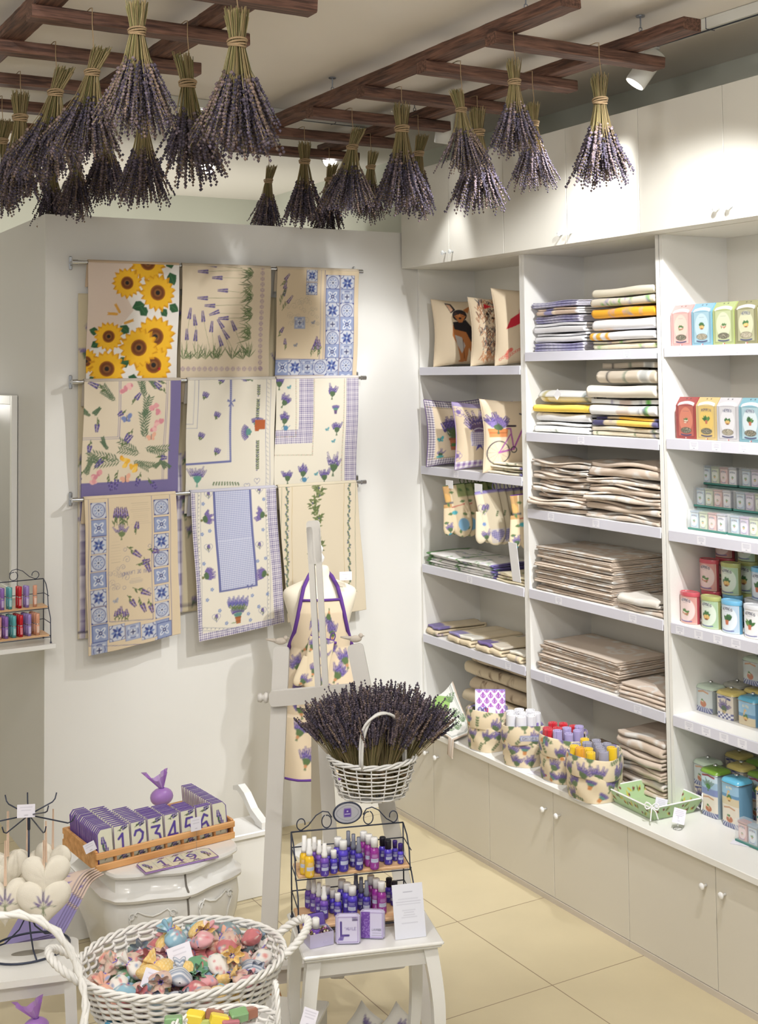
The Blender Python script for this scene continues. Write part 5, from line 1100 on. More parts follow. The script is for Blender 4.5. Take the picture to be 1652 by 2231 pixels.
# ---------------- tins -----------------
def tin_canvas(W, H, col, k, word='HERBES', style=0, res=520):
    c = Cv(W, H, res, col); li = tuple(min(255, int(v*.4+255*.6)) for v in col)
    if style == 0:
        c.disc(W*.5, H*.5, W*.4, H*.42, li, op=.7); c.text(word, W*.5, H*.80, H*.085, max(.0014, W*.018), (80, 84, 110), wd=.7, arc=H*.04, sp=.35); c.lines(W*.35, H*.72, W*.65, H*.76, 1, .001, (110, 110, 120))
        plant(c, W*.5, H*.42, W*.27, k); c.line([(W*.25+W*.5*q, H*.10-H*.02*math.sin(PI*q)) for q in np.linspace(0, 1, 7)], H*.035, (96, 100, 170))
        c.line([(W*.03, H*.02), (W*.97, H*.02), (W*.97, H*.97), (W*.03, H*.97), (W*.03, H*.02)], .0014, (238, 230, 200))
    elif style == 1:   # lavender jug on checked table
        c.rect(0, H*.25, W, H, (226, 214, 196)); 
        for i in range(8):
            for j in range(3): c.rect(W*i/8, H*.25*j/3, W*(i+1)/8, H*.25*(j+1)/3, (90, 96, 160) if (i+j) % 2 else (232, 232, 240))
        c.bouquet(W*.5, H*.34, PI/2, W*.42, 12, 1.2, sz=W/.075); c.disc(W*.5, H*.28, W*.12, H*.07, (190, 170, 110)); c.line([(W*.15, H*.84), (W*.5, H*.9), (W*.85, H*.84)], H*.085, (70, 80, 150)); c.lines(W*.3, H*.84, W*.7, H*.9, 1, .0012, (230, 230, 240))
    elif style == 2:   # seaside blue with yellow fruit
        c.rect(0, H*.0, W, H*.34, (222, 204, 160)); c.rect(0, H*.34, W, H*.48, (80, 150, 200)); c.rect(0, H*.48, W, H, (140, 196, 232))
        c.line([(W*.35, H*.3), (W*.45, H*.62), (W*.52, H*.6)], .008, (230, 190, 120)); plant(c, W*.5, H*.3, W*.25, 1); c.text('OLIVES', W*.5, H*.76, H*.08, .0018, (230, 226, 190), arc=H*.04)
    elif style == 3:   # green olive garden
        c.rect(0, H*.3, W, H*.62, (150, 190, 220)); c.rect(0, H*.62, W, H, (196, 222, 238)); c.rect(0, 0, W, H*.3, (120, 140, 200)); c.bouquet(W*.5, H*.3, PI/2, W*.4, 9, 1.0, col=(110, 160, 90), g=(80, 140, 70), sz=W/.08); c.line([(W*.15, H*.84), (W*.5, H*.9), (W*.85, H*.84)], H*.085, (170, 60, 80))
    else:
        c.rect(0, 0, W, H*.22, (100, 110, 160)); 
        for i in range(7): c.line([(W*i/6, 0), (W*.5+(W*i/6-W*.5)*.6, H*.22)], .003, (220, 222, 236))
        c.disc(W*.5, H*.36, W*.2, H*.14, (196, 110, 60)); plant(c, W*.45, H*.48, W*.22, 2); c.line([(W*.2, H*.84), (W*.5, H*.9), (W*.8, H*.84)], H*.07, (206, 150, 100)); 
    return c
def wrapf(W, D, H, z0, oval, lo, hi):
    """side surface of the tin, U from the left rear round the front to the right rear"""
    def f(U, V):
        a = lo+(hi-lo)*U
        if oval: return W/2+W/2*np.sin(a), D/2-D/2*np.cos(a), z0+V*H
        e = 5.0; s_, c_ = np.sin(a), np.cos(a); r = (np.abs(s_)**e+np.abs(c_)**e)**(-1/e); return W/2+W/2*s_*r, D/2-D/2*c_*r, z0+V*H
    return f
def tin(name, W, D, H, cv, lidcol, oval=True, knobbed=False, lid=.014, sidecol=None):
    t = empty(name); cv.a = (cv.a*.75+cv.a.mean(2, keepdims=True)*.25)*.92
    b = MB(); lo, hi = (-PI*.42, PI*.42) if oval else (-PI/4*1.06, PI/4*1.06)
    b.grid(wrapf(W, D, H-lid, 0.0004, oval, lo, hi), int(W/.0017), int(H/.0017), cv); b.build('printed_side', TINM, t, smooth=True)
    b = MB(); b.col = lin(sidecol or tuple(int(v*.9) for v in lidcol)); b.grid(wrapf(W, D, H-lid, .0004, oval, hi, 2*PI+lo), 30, 2); 
    n = 32; A = np.linspace(0, 2*PI, n+1)[:-1]
    x, y, _ = wrapf(W, D, 1, 0, oval, 0, 2*PI)(A/(2*PI), A*0); b.add(np.stack([x, y, 0*x+.0004], 1), [tuple(range(n))]); b.build('body', TINM, t, smooth=True)
    b = MB(); b.col = lin(lidcol); rings = []; pr = [(1.03, H-lid-.003), (1.035, H-lid), (1.035, H-.004), (1.0, H), (.9, H+.0005), (.88, H-.0015), (0.01, H-.001)]
    if not oval: pr = [(1.03, H-lid-.003), (1.04, H-lid), (1.03, H-lid+.004), (.93, H-.002), (.86, H), (0.01, H+.001)]
    V_ = []
    for s_, z in pr: V_ += [((q-W/2)*s_+W/2, (r-D/2)*s_+D/2, z) for q, r in zip(x, y)]
    F_ = [(i*n+k, i*n+(k+1) % n, (i+1)*n+(k+1) % n, (i+1)*n+k) for i in range(len(pr)-1) for k in range(n)]
    b.add(V_, F_); l_ = b.build('lid', TINM, t, auto=50)
    if not oval:
        r = MB(); r.tube([((q-W/2)*1.045+W/2, (s_-D/2)*1.045+D/2, H-lid-.001) for q, s_ in zip(x, y)], .0018, 6, closed=True); r.build('rim', CHROME, l_, smooth=True)
    if knobbed:
        k = MB(); k.lathe([(.004, 0), (.004, .004), (.009, .008), (.010, .012), (.006, .017), (0, .018)], c=(W/2, D/2, H), n=14); k.build('lid_knob', CHROME, l_, smooth=True)
    return t
def place(t, Y1, X, z, label, group, cat='tin', first=None):
    t.location = (X, Y1, z+.0005); t.rotation_euler = (0, 0, -PI/2); tag(t, label, cat, group); return t
OV = {}
def oval(kind):
    col, k = {'pink': ((226, 150, 140), 2), 'green': ((170, 206, 160), 1), 'blue': ((178, 206, 232), 0), 'white': ((224, 224, 230), 3)}[kind]
    lid = {'pink': (196, 84, 96), 'green': (170, 176, 110), 'blue': (110, 176, 214), 'white': (214, 216, 222)}[kind]
    if kind not in OV: OV[kind] = tin('oval_tin', .098, .062, .132, tin_canvas(.13, .118, col, k), lid); return OV[kind]
    return copy_tree(OV[kind])
Z = ZL['right'][3]; OG = 'oval herb tins on the fourth right shelf'
fr = [('pink', 4.078), ('green', 3.955), ('blue', 3.838), ('white', 3.715), ('green', 3.59)]
for i, (k, y) in enumerate(fr): place(oval(k), y, 3.845, Z, k+' oval herb tin in the front row, '+('leftmost', 'second from left', 'third from left', 'fourth from left', 'cut by the photo edge')[i], OG)
for i, (k, y) in enumerate((('pink', 4.055), ('blue', 3.93), ('white', 3.805), ('pink', 3.68))):
    place(oval(k), y, 3.945, Z, k+' oval tin standing low in the second row', OG)
for i, (k, y) in enumerate((('pink', 4.055), ('green', 3.93), ('blue', 3.76), ('green', 3.62))):
    place(oval(k), y, 3.94, Z+.134, k+' oval tin on top of the second row, '+('leftmost', 'second', 'third', 'by the photo edge')[i], OG)
for i, (k, y) in enumerate((('pink', 4.05), ('green', 3.92), ('blue', 3.74))):
    place(oval(k), y, 4.03, Z+.0, k+' oval tin standing low in the back row, mostly hidden', OG)
    place(oval(k), y, 4.03, Z+.134, k+' oval tin in the back row, second level, partly hidden', OG)
    place(oval(k), y, 4.03, Z+.268, k+' oval tin at the back, tucked under the shelf above', OG)
SQ = {}
def square(k, tall=False, W=.102, H=.112):
    key = (k, tall)
    st = {'lav': (1, (214, 196, 120)), 'sea': (2, (100, 180, 214)), 'olive': (3, (120, 160, 60)), 'fruit': (4, (190, 206, 190)), 'grey': (4, (160, 160, 150))}[k]
    if key in SQ: return copy_tree(SQ[key])
    col = {'lav': (226, 214, 196), 'sea': (140, 196, 232), 'olive': (190, 210, 220), 'fruit': (196, 206, 206), 'grey': (170, 170, 170)}[k]
    hh = H*1.7 if tall else H; cv = tin_canvas(W, hh-.014, col, 1, style=st[0])
    if tall:
        c2 = tin_canvas(W, (hh-.014)/2, col, 1, style=st[0]); c3 = tin_canvas(W, (hh-.014)/2, (230, 220, 200), 1, style=4 if st[0] != 4 else 1)
        import numpy as _n; a = _n.concatenate([c3.a, c2.a], 0); cv.a = a; cv.h, cv.w = a.shape[:2]
    SQ[key] = tin('square_tin', W, W*.92, hh, cv, st[1], oval=False, knobbed=True, sidecol=tuple(int(v*.8) for v in col)); return SQ[key]
Z = ZL['right'][4]; QG = 'square knob-lidded tins on the fifth right shelf'
def yX(u, v, X): return on(u, v, 0, X).y
for i, (k, u, nm) in enumerate((('fruit', 1515, 'grey-green square tin with a red ribbon print'), ('lav', 1559, 'cream square tin with lavender on a checked cloth'), ('sea', 1605, 'sky blue square tin with a seaside print'), ('olive', 1651, 'pale blue square tin at the photo edge'))):
    place(square(k), yX(u, 1560, 3.95), 3.95, Z, nm+', front row', QG)
for i, (k, y) in enumerate((('grey', 4.05), ('lav', 3.93), ('olive', 3.80))): place(square(k), y, 4.065, Z, ('grey', 'lavender printed', 'pale green')[i]+' square tin in the second row', QG)
for i, (k, y) in enumerate((('fruit', 3.93), ('lav', 3.81))): place(square(k), y, 4.065, Z+.134, ('grey', 'cream')[i]+' square tin stacked highest under the shelf', QG)
TG = 'tall square tins on the worktop'
for i, (k, u, nm) in enumerate((('fruit', 1483, 'tall tin with two prints, grey lid, beside the divider'), ('olive', 1526, 'tall tin with bright green lid and red ribbon print'), ('sea', 1578, 'tall tin with blue lid and seaside print'), ('lav', 1640, 'tall tin with cream lavender print at the photo edge'))):
    place(square(k, True), min(4.075, yX(u, 1780, 3.85+.0*i)) if i == 0 else yX(u, 1790, 3.85), (3.905, 3.85, 3.83, 3.86)[i], ZC, nm, TG)
n_ = 0
for ix in range(3):
    for iy in range(4):
        if ix == 0 and iy < 1: continue
        place(square(('olive', 'lav', 'olive', 'sea')[(ix+iy) % 4], True), 4.07-iy*.118-(.0 if ix else .0), 3.975+ix*.112-(.0 if ix else 0), ZC, 'tall dark-lidded tin in the %s row behind the tall tins, %s place from the divider' % (('second', 'third', 'back')[ix], ('first', 'second', 'third', 'fourth')[iy]), TG) if ix < 2 else None
# mini tins in clear packs
mini = {}
def mini_pack(p, cols, label, tray=(70, 130, 120)):
    W = .052*len(cols)+.008; t = empty('mini_tin_pack', p, -PI/2, label, 'tin pack', 'clear packs of four mini tins on the third right shelf')
    MB().bevbox(-.002, W+.002, -.004, .050, 0.0005, .009, .001).build('tray', mat('teal_tray', tray, .4), t)
    for i, k in enumerate(cols):
        col, kk = {'b': ((176, 200, 222), 0), 'g': ((190, 204, 160), 1), 'p': ((220, 160, 156), 2), 'w': ((222, 220, 232), 3), 'v': ((200, 180, 214), 1)}[k]
        if k not in mini:
            cv = tin_canvas(.046, .062, col, kk, res=650); b = MB(); b.grid(wrapf(.046, .036, .062, 0, False, -PI/4*1.1, PI/4*1.1), 34, 44, cv); b.col = lin(tuple(int(v*.85) for v in col)); b.grid(wrapf(.046, .036, .062, 0, False, PI/4*1.1, 2*PI-PI/4*1.1), 20, 2)
            mb_ = b.mesh('mini_tin', TINM, True); b = MB(); b.col = lin(tuple(int(v*.8) for v in col)); b.bevbox(-.001, .047, -.001, .037, .062, .072, .003); mini[k] = (mb_, b.mesh('mini_lid', TINM))
        o = bpy.data.objects.new('mini_tin', mini[k][0]); C.objects.link(o); o.parent = t; o.location = (.006+i*.052, .004, .0095); l_ = bpy.data.objects.new('mini_lid', mini[k][1]); C.objects.link(l_); l_.parent = o
    b = MB()
    for (x0, x1, y0, y1, z0, z1) in ((0, W, -.003, -.0025, .009, .086), (0, W, -.003, .048, .086, .0865), (-.0005, 0, -.003, .048, .009, .086), (W, W+.0005, -.003, .048, .009, .086)): b.box(x0, x1, y0, y1, z0, z1)
    b.build('clear_cover', CLEAR, t); return t
Z = ZL['right'][2]
for lv, (z, x) in enumerate(((Z, 3.90), (Z+.092, 3.965), (Z+.184, 4.03))):
    if lv: tag(MB().box(x-.006, 4.19, 3.12, 4.06, Z+.001, z-.002).build('display_riser', mat('teal_board', (96, 128, 122), .6)), ('low teal display step under the middle row of mini tins', 'tall teal display step under the top row of mini tins')[lv-1], 'display step')
    for j in range(4):
        u = (1500, 1513, 1526)[lv]; y = yX(u, 1120-lv*50, x)-j*.232
        mini_pack((x, y, z), (('b', 'g', 'p', 'w'), ('b', 'v', 'g', 'p'), ('g', 'b', 'w', 'p'), ('p', 'w', 'b', 'g'))[j] if j or 1 else '', 'clear pack of mini tins, '+('bottom', 'middle', 'top')[lv]+' tier, '+('first', 'second', 'third', 'fourth')[j]+' from the divider')
# ---------------- goods standing on the worktop -----------------
def away(p, r): return Vector((p.x+.503*r, p.y+.864*r, p.z))
def herb_canvas(W, H, seed, extra=None):
    random.seed(seed); c = Cv(W, H, 330, (224, 208, 178))
    for i in range(int(W/.07)+1):
        for j in range(int(H/.062)+1):
            x, y = (i+.5*(j % 2))*.07+random.uniform(-.01, .01), j*.062+random.uniform(0, .01); k = random.random()
            if k < .6: c.bouquet(x, y, PI/2+random.uniform(-.6, .6), .062, 9, .7, col=(96, 86, 132), g=(96, 116, 80), sz=1.15)
            elif k < .75: c.pot(x, y, .022, (206, 140, 84), a=random.uniform(-.5, 2))
            else: c.sprig(x, y, random.uniform(0, 3), .05, 4)
    return c
def fabric_basket(u, v, D, H, seed, label, cuff=.09, extra=None):
    p = away(on(u, v, 2, ZC), D*.5); p.z = ZC+.0005; t = empty('fabric_basket', p, 0, label, 'fabric basket', 'lavender-print fabric baskets on the worktop')
    r = D/2; R = random.Random(seed); ph = R.uniform(0, 6); L = PI*D; c = herb_canvas(L, H+.02, seed)
    def body(U, V):
        a = U*2*PI; w_ = 1+.035*np.sin(3*a+ph)+.03*np.sin(5*a+2*V*4+ph); z = V*(H-.012); rr = r*w_*(.93+.1*np.sin(V*PI*.9)); return rr*np.cos(a), rr*np.sin(a), z
    b = MB(); b.grid(body, int(L/.004), int(H/.0045), c); b.lathe([(0.001, .002), (r*.95, .001)], n=40); b.col = lin((224, 208, 178)); o = b.build('body', PRINT, t, smooth=True); 
    c2 = herb_canvas(L, cuff+.03, seed+50)
    if extra: 
        q = .62*L; c2.rect(q, .020, q+.085, .045, (120, 130, 190)); c2.rect(q+.004, .024, q+.081, .041, (206, 206, 214)); c2.text('CHIVES', q+.0425, .0265, .012, .0022, (50, 60, 110), wd=.7)
    def cf(U, V):
        a = U*2*PI; w_ = 1+.03*np.sin(3*a+ph+.6)+.03*np.sin(4*a+ph); s_ = V*(cuff+.03); z = np.where(s_ < cuff, H-cuff+s_, H-(s_-cuff)*.6+.0); rr = r*w_*1.05+.006*np.sin(np.clip(s_/cuff, 0, 1)*PI)-np.clip(s_-cuff, 0, 1)*.5
        z = z+.008*np.sin(2*a+ph); return rr*np.cos(a), rr*np.sin(a), z
    b = MB(); b.grid(cf, int(L/.004), int((cuff+.03)/.004), c2); o = b.build('folded_cuff', PRINT, t, smooth=True); solid(o, .003, -1)
    return p
def cloth_roll(p, r, h, col, label, group, tilt=(0, 0), dots=False):
    b = MB(); b.col = lin(col); th = np.linspace(0, 5*PI, 42); P = [(.12*r+(r*.86)*q/(5*PI), q) for q in th]; n = len(P)
    V = [(a*math.cos(q), a*math.sin(q), z) for z in (0, h*.5, h-.004) for a, q in P]+[(a*.97*math.cos(q), a*.97*math.sin(q), h) for a, q in P]
    F = [(j*n+i, j*n+i+1, (j+1)*n+i+1, (j+1)*n+i) for j in range(3) for i in range(n-1)]; b.add(V, F)
    if dots:
        b.col = lin((140, 120, 190))
        for k in range(7): a = -2.0+.12*k; b.ball(((r+.0015)*math.cos(a), (r+.0015)*math.sin(a), h*.8-.004*abs(k-3)*2), .004, 5, 4)
    o = b.build('rolled_towel', TERRY, smooth=True, loc=p, rz=(tilt[0], tilt[1], random.uniform(0, 3))); solid(o, r*.16, 0); tag(o, label, 'rolled towel', group)
random.seed(21)
pa = fabric_basket(1068, 1641, .195, .195, 1, 'lavender-print fabric basket holding a purple tea towel pack, farthest left')
pb = fabric_basket(1147, 1675, .19, .19, 2, 'fabric basket printed CHIVES, filled with white rolled towels', extra=True)
pc = fabric_basket(1238, 1711, .215, .20, 3, 'lavender-print fabric basket filled with red and lilac rolled towels')
pd = fabric_basket(1307, 1753, .235, .19, 4, 'largest fabric basket, filled with yellow and grey rolled towels')
def ringpos(p, n, r, ph=0): return [(p.x+r*math.cos(2*PI*k/n+ph), p.y+r*math.sin(2*PI*k/n+ph)) for k in range(n)]
for k, (x, y) in enumerate(ringpos(pb, 7, .062, .3)+[(pb.x, pb.y)]): cloth_roll((x, y, ZC+.03), .0265, .205, (236, 236, 242), 'white rolled towel standing in the CHIVES basket', 'white rolls in the CHIVES basket', dots=k in (3, 4, 5))
for k, (x, y) in enumerate(ringpos(pc, 9, .074, .2)+ringpos(pc, 3, .028, .5)):
    red = (x-pc.x)*(-.1)+(y-pc.y) > .005; cloth_roll((x, y, ZC+.02), .0235, .20+.006*(k % 3), (206, 20, 44) if red else (176, 164, 214), 'red rolled towel in the third basket' if red else 'lilac rolled towel in the third basket', 'red rolls in the third basket' if red else 'lilac rolls in the third basket')
for k, (x, y) in enumerate(ringpos(pd, 10, .084, .1)+ringpos(pd, 4, .036, .2)):
    yel = k in (2, 4, 5, 6, 8, 12); cloth_roll((x, y, ZC+.02), .0235, .19+.006*(k % 3), ((248, 206, 20), (246, 176, 30))[k % 2] if yel else (164, 162, 182), 'yellow rolled towel in the largest basket' if yel else 'grey rolled towel in the largest basket', 'yellow rolls in the largest basket' if yel else 'grey rolls in the largest basket')
# purple damask tea towel pack and gift pack in the first basket
c = Cv(.15, .20, 380, (240, 232, 242)); random.seed(5)
for i in range(4):
    for j in range(5):
        x, y = .02+.038*i+.019*(j % 2), .09+.026*j
        for sg in (-1, 1): c.line([(x+sg*.011*math.sin(q), y+.014*(q/2-.8)) for q in np.linspace(0, 3.4, 9)], .0042, (156, 80, 176)); 
        c.disc(x, y, .005, .008, (156, 80, 176)); c.leaf(x, y+.006, PI/2, .014, .004, (156, 80, 176))
c.rect(0, 0, .15, .075, (232, 228, 240)); c.line([(0, .075), (.075, .088), (.15, .075)], .004, (120, 110, 180)); c.disc(.07, .05, .02, .014, (200, 160, 200)); c.disc(.11, .045, .014, .01, (230, 190, 110)); c.line([(0, .197), (.15, .197), (.148, 0)], .005, (130, 120, 190))
o = MB(); o.grid(lambda U, V: (U*.15, -.004*np.sin(U*PI)*np.sin(V*PI)-.012, V*.20), 60, 80, c); tk = o.build('tea_towel_pack', PRINT, smooth=True, loc=(pa.x-.065, pa.y+.015, ZC+.085), rz=(-.28, 0, -.62)); tag(tk, 'purple damask tea towel pack standing up in the farthest left fabric basket', 'tea towel'); b = MB(); b.col = lin((232, 228, 240)); b.bevbox(0, .15, -.011, .012, 0, .199, .003); b.build('folded_layers', PRINT, tk)
b = MB(); b.bevbox(-.045, .045, -.02, .02, 0, .10, .004); t = b.build('gift_pack', mat('pack_white', (238, 236, 240), .5), loc=(pa.x-.045, pa.y-.055, ZC+.11), rz=(-.2, 0, -.5)); tag(t, 'small white gift pack with a magenta ribbon in front of the purple tea towel', 'gift pack')
MB().box(-.008, .008, -.0212, -.0203, 0, .0995).build('ribbon', mat('magenta_ribbon', (200, 50, 110), .4), t); b = MB()
for sg in (-1, 1): b.tube([(sg*.02*math.sin(a)-.02, -.024-.003*math.cos(a), .092+.012*math.sin(2*a)) for a in np.linspace(0, PI, 9)], .0035, 6)
b.build('bow', mat('lilac_ribbon', (130, 120, 190), .4), t)
# green olive cloth lying over the front edge at left
W_, H_ = .36, .42; random.seed(8); c = Cv(W_, H_, 380, (226, 226, 222))
for d_, cl, t_ in ((.006, (196, 180, 164), .012), (.03, (60, 96, 86), .004), (.042, (70, 80, 76), .0025)): c.line([(d_, H_), (d_, d_), (W_-d_, d_), (W_-d_, H_)], t_, cl)
for k in range(40): c.disc(.036, .036+k*.01, .002, col=(70, 80, 76)); c.disc(.036+k*.008, .036, .002, col=(70, 80, 76))
c.poly([(.04, .26), (.16, .20), (.30, .34), (.2, .42), (.04, .42)], (150, 188, 106))
for q in ((.11, .11, 1.0), (.2, .1, .7), (.1, .2, 1.4), (.24, .18, .9), (.3, .1, 1.2), (.28, .3, 1.5)):
    for k in range(4): c.sprig(q[0], q[1], q[2]+(k-1.5)*.5, .07, 5, (96, 130, 80), berry=(70, 70, 90))
A, B, Cc, D_ = on(990, 1655, 0, 3.522), on(1030, 1597, 2, .545), on(990, 1488, 0, 3.84), on(915, 1562, 0, 3.60)
def quad(off):
    def f(U, V):
        P = [(1-U)*(1-V)*A[i]+U*(1-V)*B[i]+U*V*Cc[i]+(1-U)*V*D_[i] for i in range(3)]
        z = P[2]+.012*np.sin(U*9+V*4)*.6; x = P[0]; e = (x > 3.53) & (z < .540+.0); z = np.where(e, .540, z); x = np.where((z < .54) & (x > 3.522), 3.522, x)
        return x-off, P[1]+off, z+off*.8
    return f
b = MB(); b.grid(quad(.004), 120, 130, c); o = b.build('tablecloth', PRINT, smooth=True); tag(o, 'white and green olive-print cloth hanging over the worktop edge beside the lavender basket', 'tablecloth', None); solid(o, .006, 1)
# green tray with white ties
t = empty('fabric_tray', (3.735, 4.13, ZC+.0005), -.06, 'pale green fabric tray with olive print and white corner ties', 'tray')
def tray_c(seed, W, H):
    random.seed(seed); c = Cv(W, H, 380, (170, 196, 150))
    for k in range(int(W/.04)):
        x, y = .02+k*.04, random.uniform(.005, H*.6); c.leaf(x, y, random.uniform(.3, 2.8), .035, .005, (190, 180, 70)); c.leaf(x, y, random.uniform(.3, 2.8), .03, .004, (100, 120, 60)); c.disc(x+.012, y+.012, .006, .007, (120, 50, 56))
    return c
hw, hd, fl, hh = .125, .105, .03, .06
b = MB(); cv = tray_c(1, .25, .21); b.grid(lambda U, V: (-hd+U*2*hd, -hw+V*2*hw, .0035+0*U), 60, 70, cv); b.build('base', PRINT, t)
for k, (a0, a1, b0, b1) in enumerate((((-hd, -hw), (-hd, hw), (-hd-fl, -hw-fl), (-hd-fl, hw+fl)), ((hd, hw), (hd, -hw), (hd+fl, hw+fl), (hd+fl, -hw-fl)), ((hd, -hw), (-hd, -hw), (hd+fl, -hw-fl), (-hd-fl, -hw-fl)), ((-hd, hw), (hd, hw), (-hd-fl, hw+fl), (hd+fl, hw+fl)))):
    cv = tray_c(2+k, .3, .07); f = lambda U, V, a0=a0, a1=a1, b0=b0, b1=b1: ((a0[0]*(1-U)+a1[0]*U)*(1-V)+(b0[0]*(1-U)+b1[0]*U)*V, (a0[1]*(1-U)+a1[1]*U)*(1-V)+(b0[1]*(1-U)+b1[1]*U)*V, .002+V*hh)
    b = MB(); b.grid(f, 90, 20, cv); o = b.build('side', PRINT, t); solid(o, .006, 0)
    q = MB(); q.tube([(b0[0], b0[1], hh+.002), (b1[0], b1[1], hh+.002)], .0035, 6); q.build('white_edge', mat('white_cotton', (236, 236, 236), .8), o)
for sx in (-1, 1):
    for sy in (-1, 1):
        x, y = sx*(hd+fl), sy*(hw+fl); q = MB()
        for s_ in (-1, 1): q.tube([(x+.02*s_*math.sin(a)*sx, y+.02*math.sin(a)*s_, hh+.012+.014*math.sin(2*a)) for a in np.linspace(0, PI, 8)], .003, 5); q.tube([(x, y, hh+.006), (x+s_*.012, y+sy*.01, hh-.01), (x+s_*.02, y+sy*.014, .02)], .0028, 5)
        if (sx, sy) == (1, 1): q.tube([(x, y, hh), (x+.01, y-.01, .10), (x-.01, y-.02, .14)], .003, 5)
        q.build('ribbon_tie', mat('white_cotton', (236, 236, 236), .8), t)
b = MB(); b.box(-.03, .03, -.02, .02, .0035, .0045); o = b.build('price_card', mat('card_white', (240, 240, 244), .5), loc=(3.74, 4.1, ZC+.006), rz=.5); tag(o, 'small white card lying inside the green tray', 'price card')
# price cards
def card_canvas(W, H, n=4, seed=0): random.seed(seed); c = Cv(W, H, 700, (232, 230, 242)); c.lines(W*.12, H*.45, W*.88, H*.9, n, .0012, (140, 138, 160)); c.lines(W*.4, H*.12, W*.6, H*.24, 1, .0018, (110, 108, 130)); return c
def card(name, W, H, loc, rot, label, par=None, seed=0, cat='price card', n=4):
    b = MB(); b.grid(lambda U, V: (U*W-W/2, 0*U, V*H), int(W/.0016), int(H/.0016), card_canvas(W, H, n, seed)); b.col = lin((226, 226, 236)); b.box(-W/2, W/2, .0003, .0012, 0, H)
    o = b.build(name, TAGM, par, loc=loc, rz=rot); 
    if not par: tag(o, label, cat)
    return o
for i, (u, v, lab) in enumerate(((1437, 1782, 'wire stand with a price card in front of the green-lidded tall tin'), (1477, 1806, 'wire stand with a price card in front of the blue-lidded tall tin'))):
    p = on(u, v, 2, ZC); t = empty('price_stand', (p.x, p.y, ZC), 0, lab, 'price stand', None); b = MB(); b.tube([(.018*math.cos(a), .018*math.sin(a), .002) for a in np.linspace(0, 2*PI, 17)[:-1]], .0012, 5, closed=True); b.tube([(-.018, 0, .002), (.0, .0, .006), (.004, 0, .05)], .0012, 5); b.build('wire_base', CHROME, t, smooth=True)
    card('card', .05, .058, (0, -.002, .022), (-.25, .25, -.6), '', t, i)
for u, v, lab, r in ((1165, 1688, 'lilac price card lying flat in front of the CHIVES basket', .4), (1612, 1842, 'lilac price card lying flat on the bare worktop at right', .5)):
    p = on(u, v, 2, ZC); card('price_card', .075, .05, (p.x, p.y, ZC+.0015), (-PI/2, 0, -1.05), lab, seed=7)
mini_pack((3.745, 3.672, ZC+.0005), ('p', 'b', 'g', 'w'), 'clear pack of mini tins standing on the worktop', tray=(60, 170, 160)); mini_pack((3.815, 3.60, ZC+.0005), ('g', 'b', 'p', 'w'), 'clear pack of mini tins behind the front one on the worktop', tray=(60, 170, 160)); mini_pack((3.815, 3.62, ZC+.09), ('g', 'w', 'b', 'p'), 'clear pack of mini tins stacked on the rear worktop pack', tray=(60, 170, 160))
# ---------------- mannequin with apron -----------------
MANX, MANY = on(697, 1300, 1, 5.70).x, 5.70
mz = lambda v: on(697, v, 1, 5.66).z
t = empty('mannequin', (MANX, MANY, 0), -.42, 'cream shop mannequin torso on a stand, wearing the lavender apron', 'mannequin')
SK = mat('cream_jersey', (238, 230, 210), .8, bump=.2, bscale=500)
zs = mz(1290); zn = mz(1236); zb_ = mz(1640)
prof = [(zb_, .10, .08), (zb_+.12, .150, .105), (zs-.50, .165, .115), (zs-.38, .150, .105), (zs-.27, .128, .092), (zs-.17, .145, .105), (zs-.09, .168, .112), (zs-.03, .186, .098), (zs+.0, .190, .080), (zs+.02, .170, .066), (zs+.045, .105, .058), (zs+.065, .058, .052), (zs+.09, .050, .050), (zn, .047, .047), (zn+.003, .030, .030)]
b = MB(); n = 40; V = []; F = []
for z, a, d in prof: V += [(a*math.cos(2*PI*k/n), d*math.sin(2*PI*k/n), z) for k in range(n)]
F = [(i*n+k, i*n+(k+1) % n, (i+1)*n+(k+1) % n, (i+1)*n+k) for i in range(len(prof)-1) for k in range(n)]+[tuple(reversed(range(n))), tuple(range((len(prof)-1)*n, len(prof)*n))]
o = b.add(V, F).build('torso', SK, t, smooth=True); subsurf(o, 1)
MB().lathe([(.008, 0), (.012, .012), (.024, .03), (.026, .045), (.016, .06), (.012, .068), (.018, .075), (.020, .09), (.012, .104), (0, .108)], c=(0, 0, zn), n=20).build('neck_finial', KNOBM, t, smooth=True)
b = MB(); b.cyl((0, 0, .02), (0, 0, zb_+.02), .013, 14); b.lathe([(.15, 0), (.15, .012), (.03, .03), (.014, .06)], n=30); b.build('stand', WHITEP, t, auto=40)
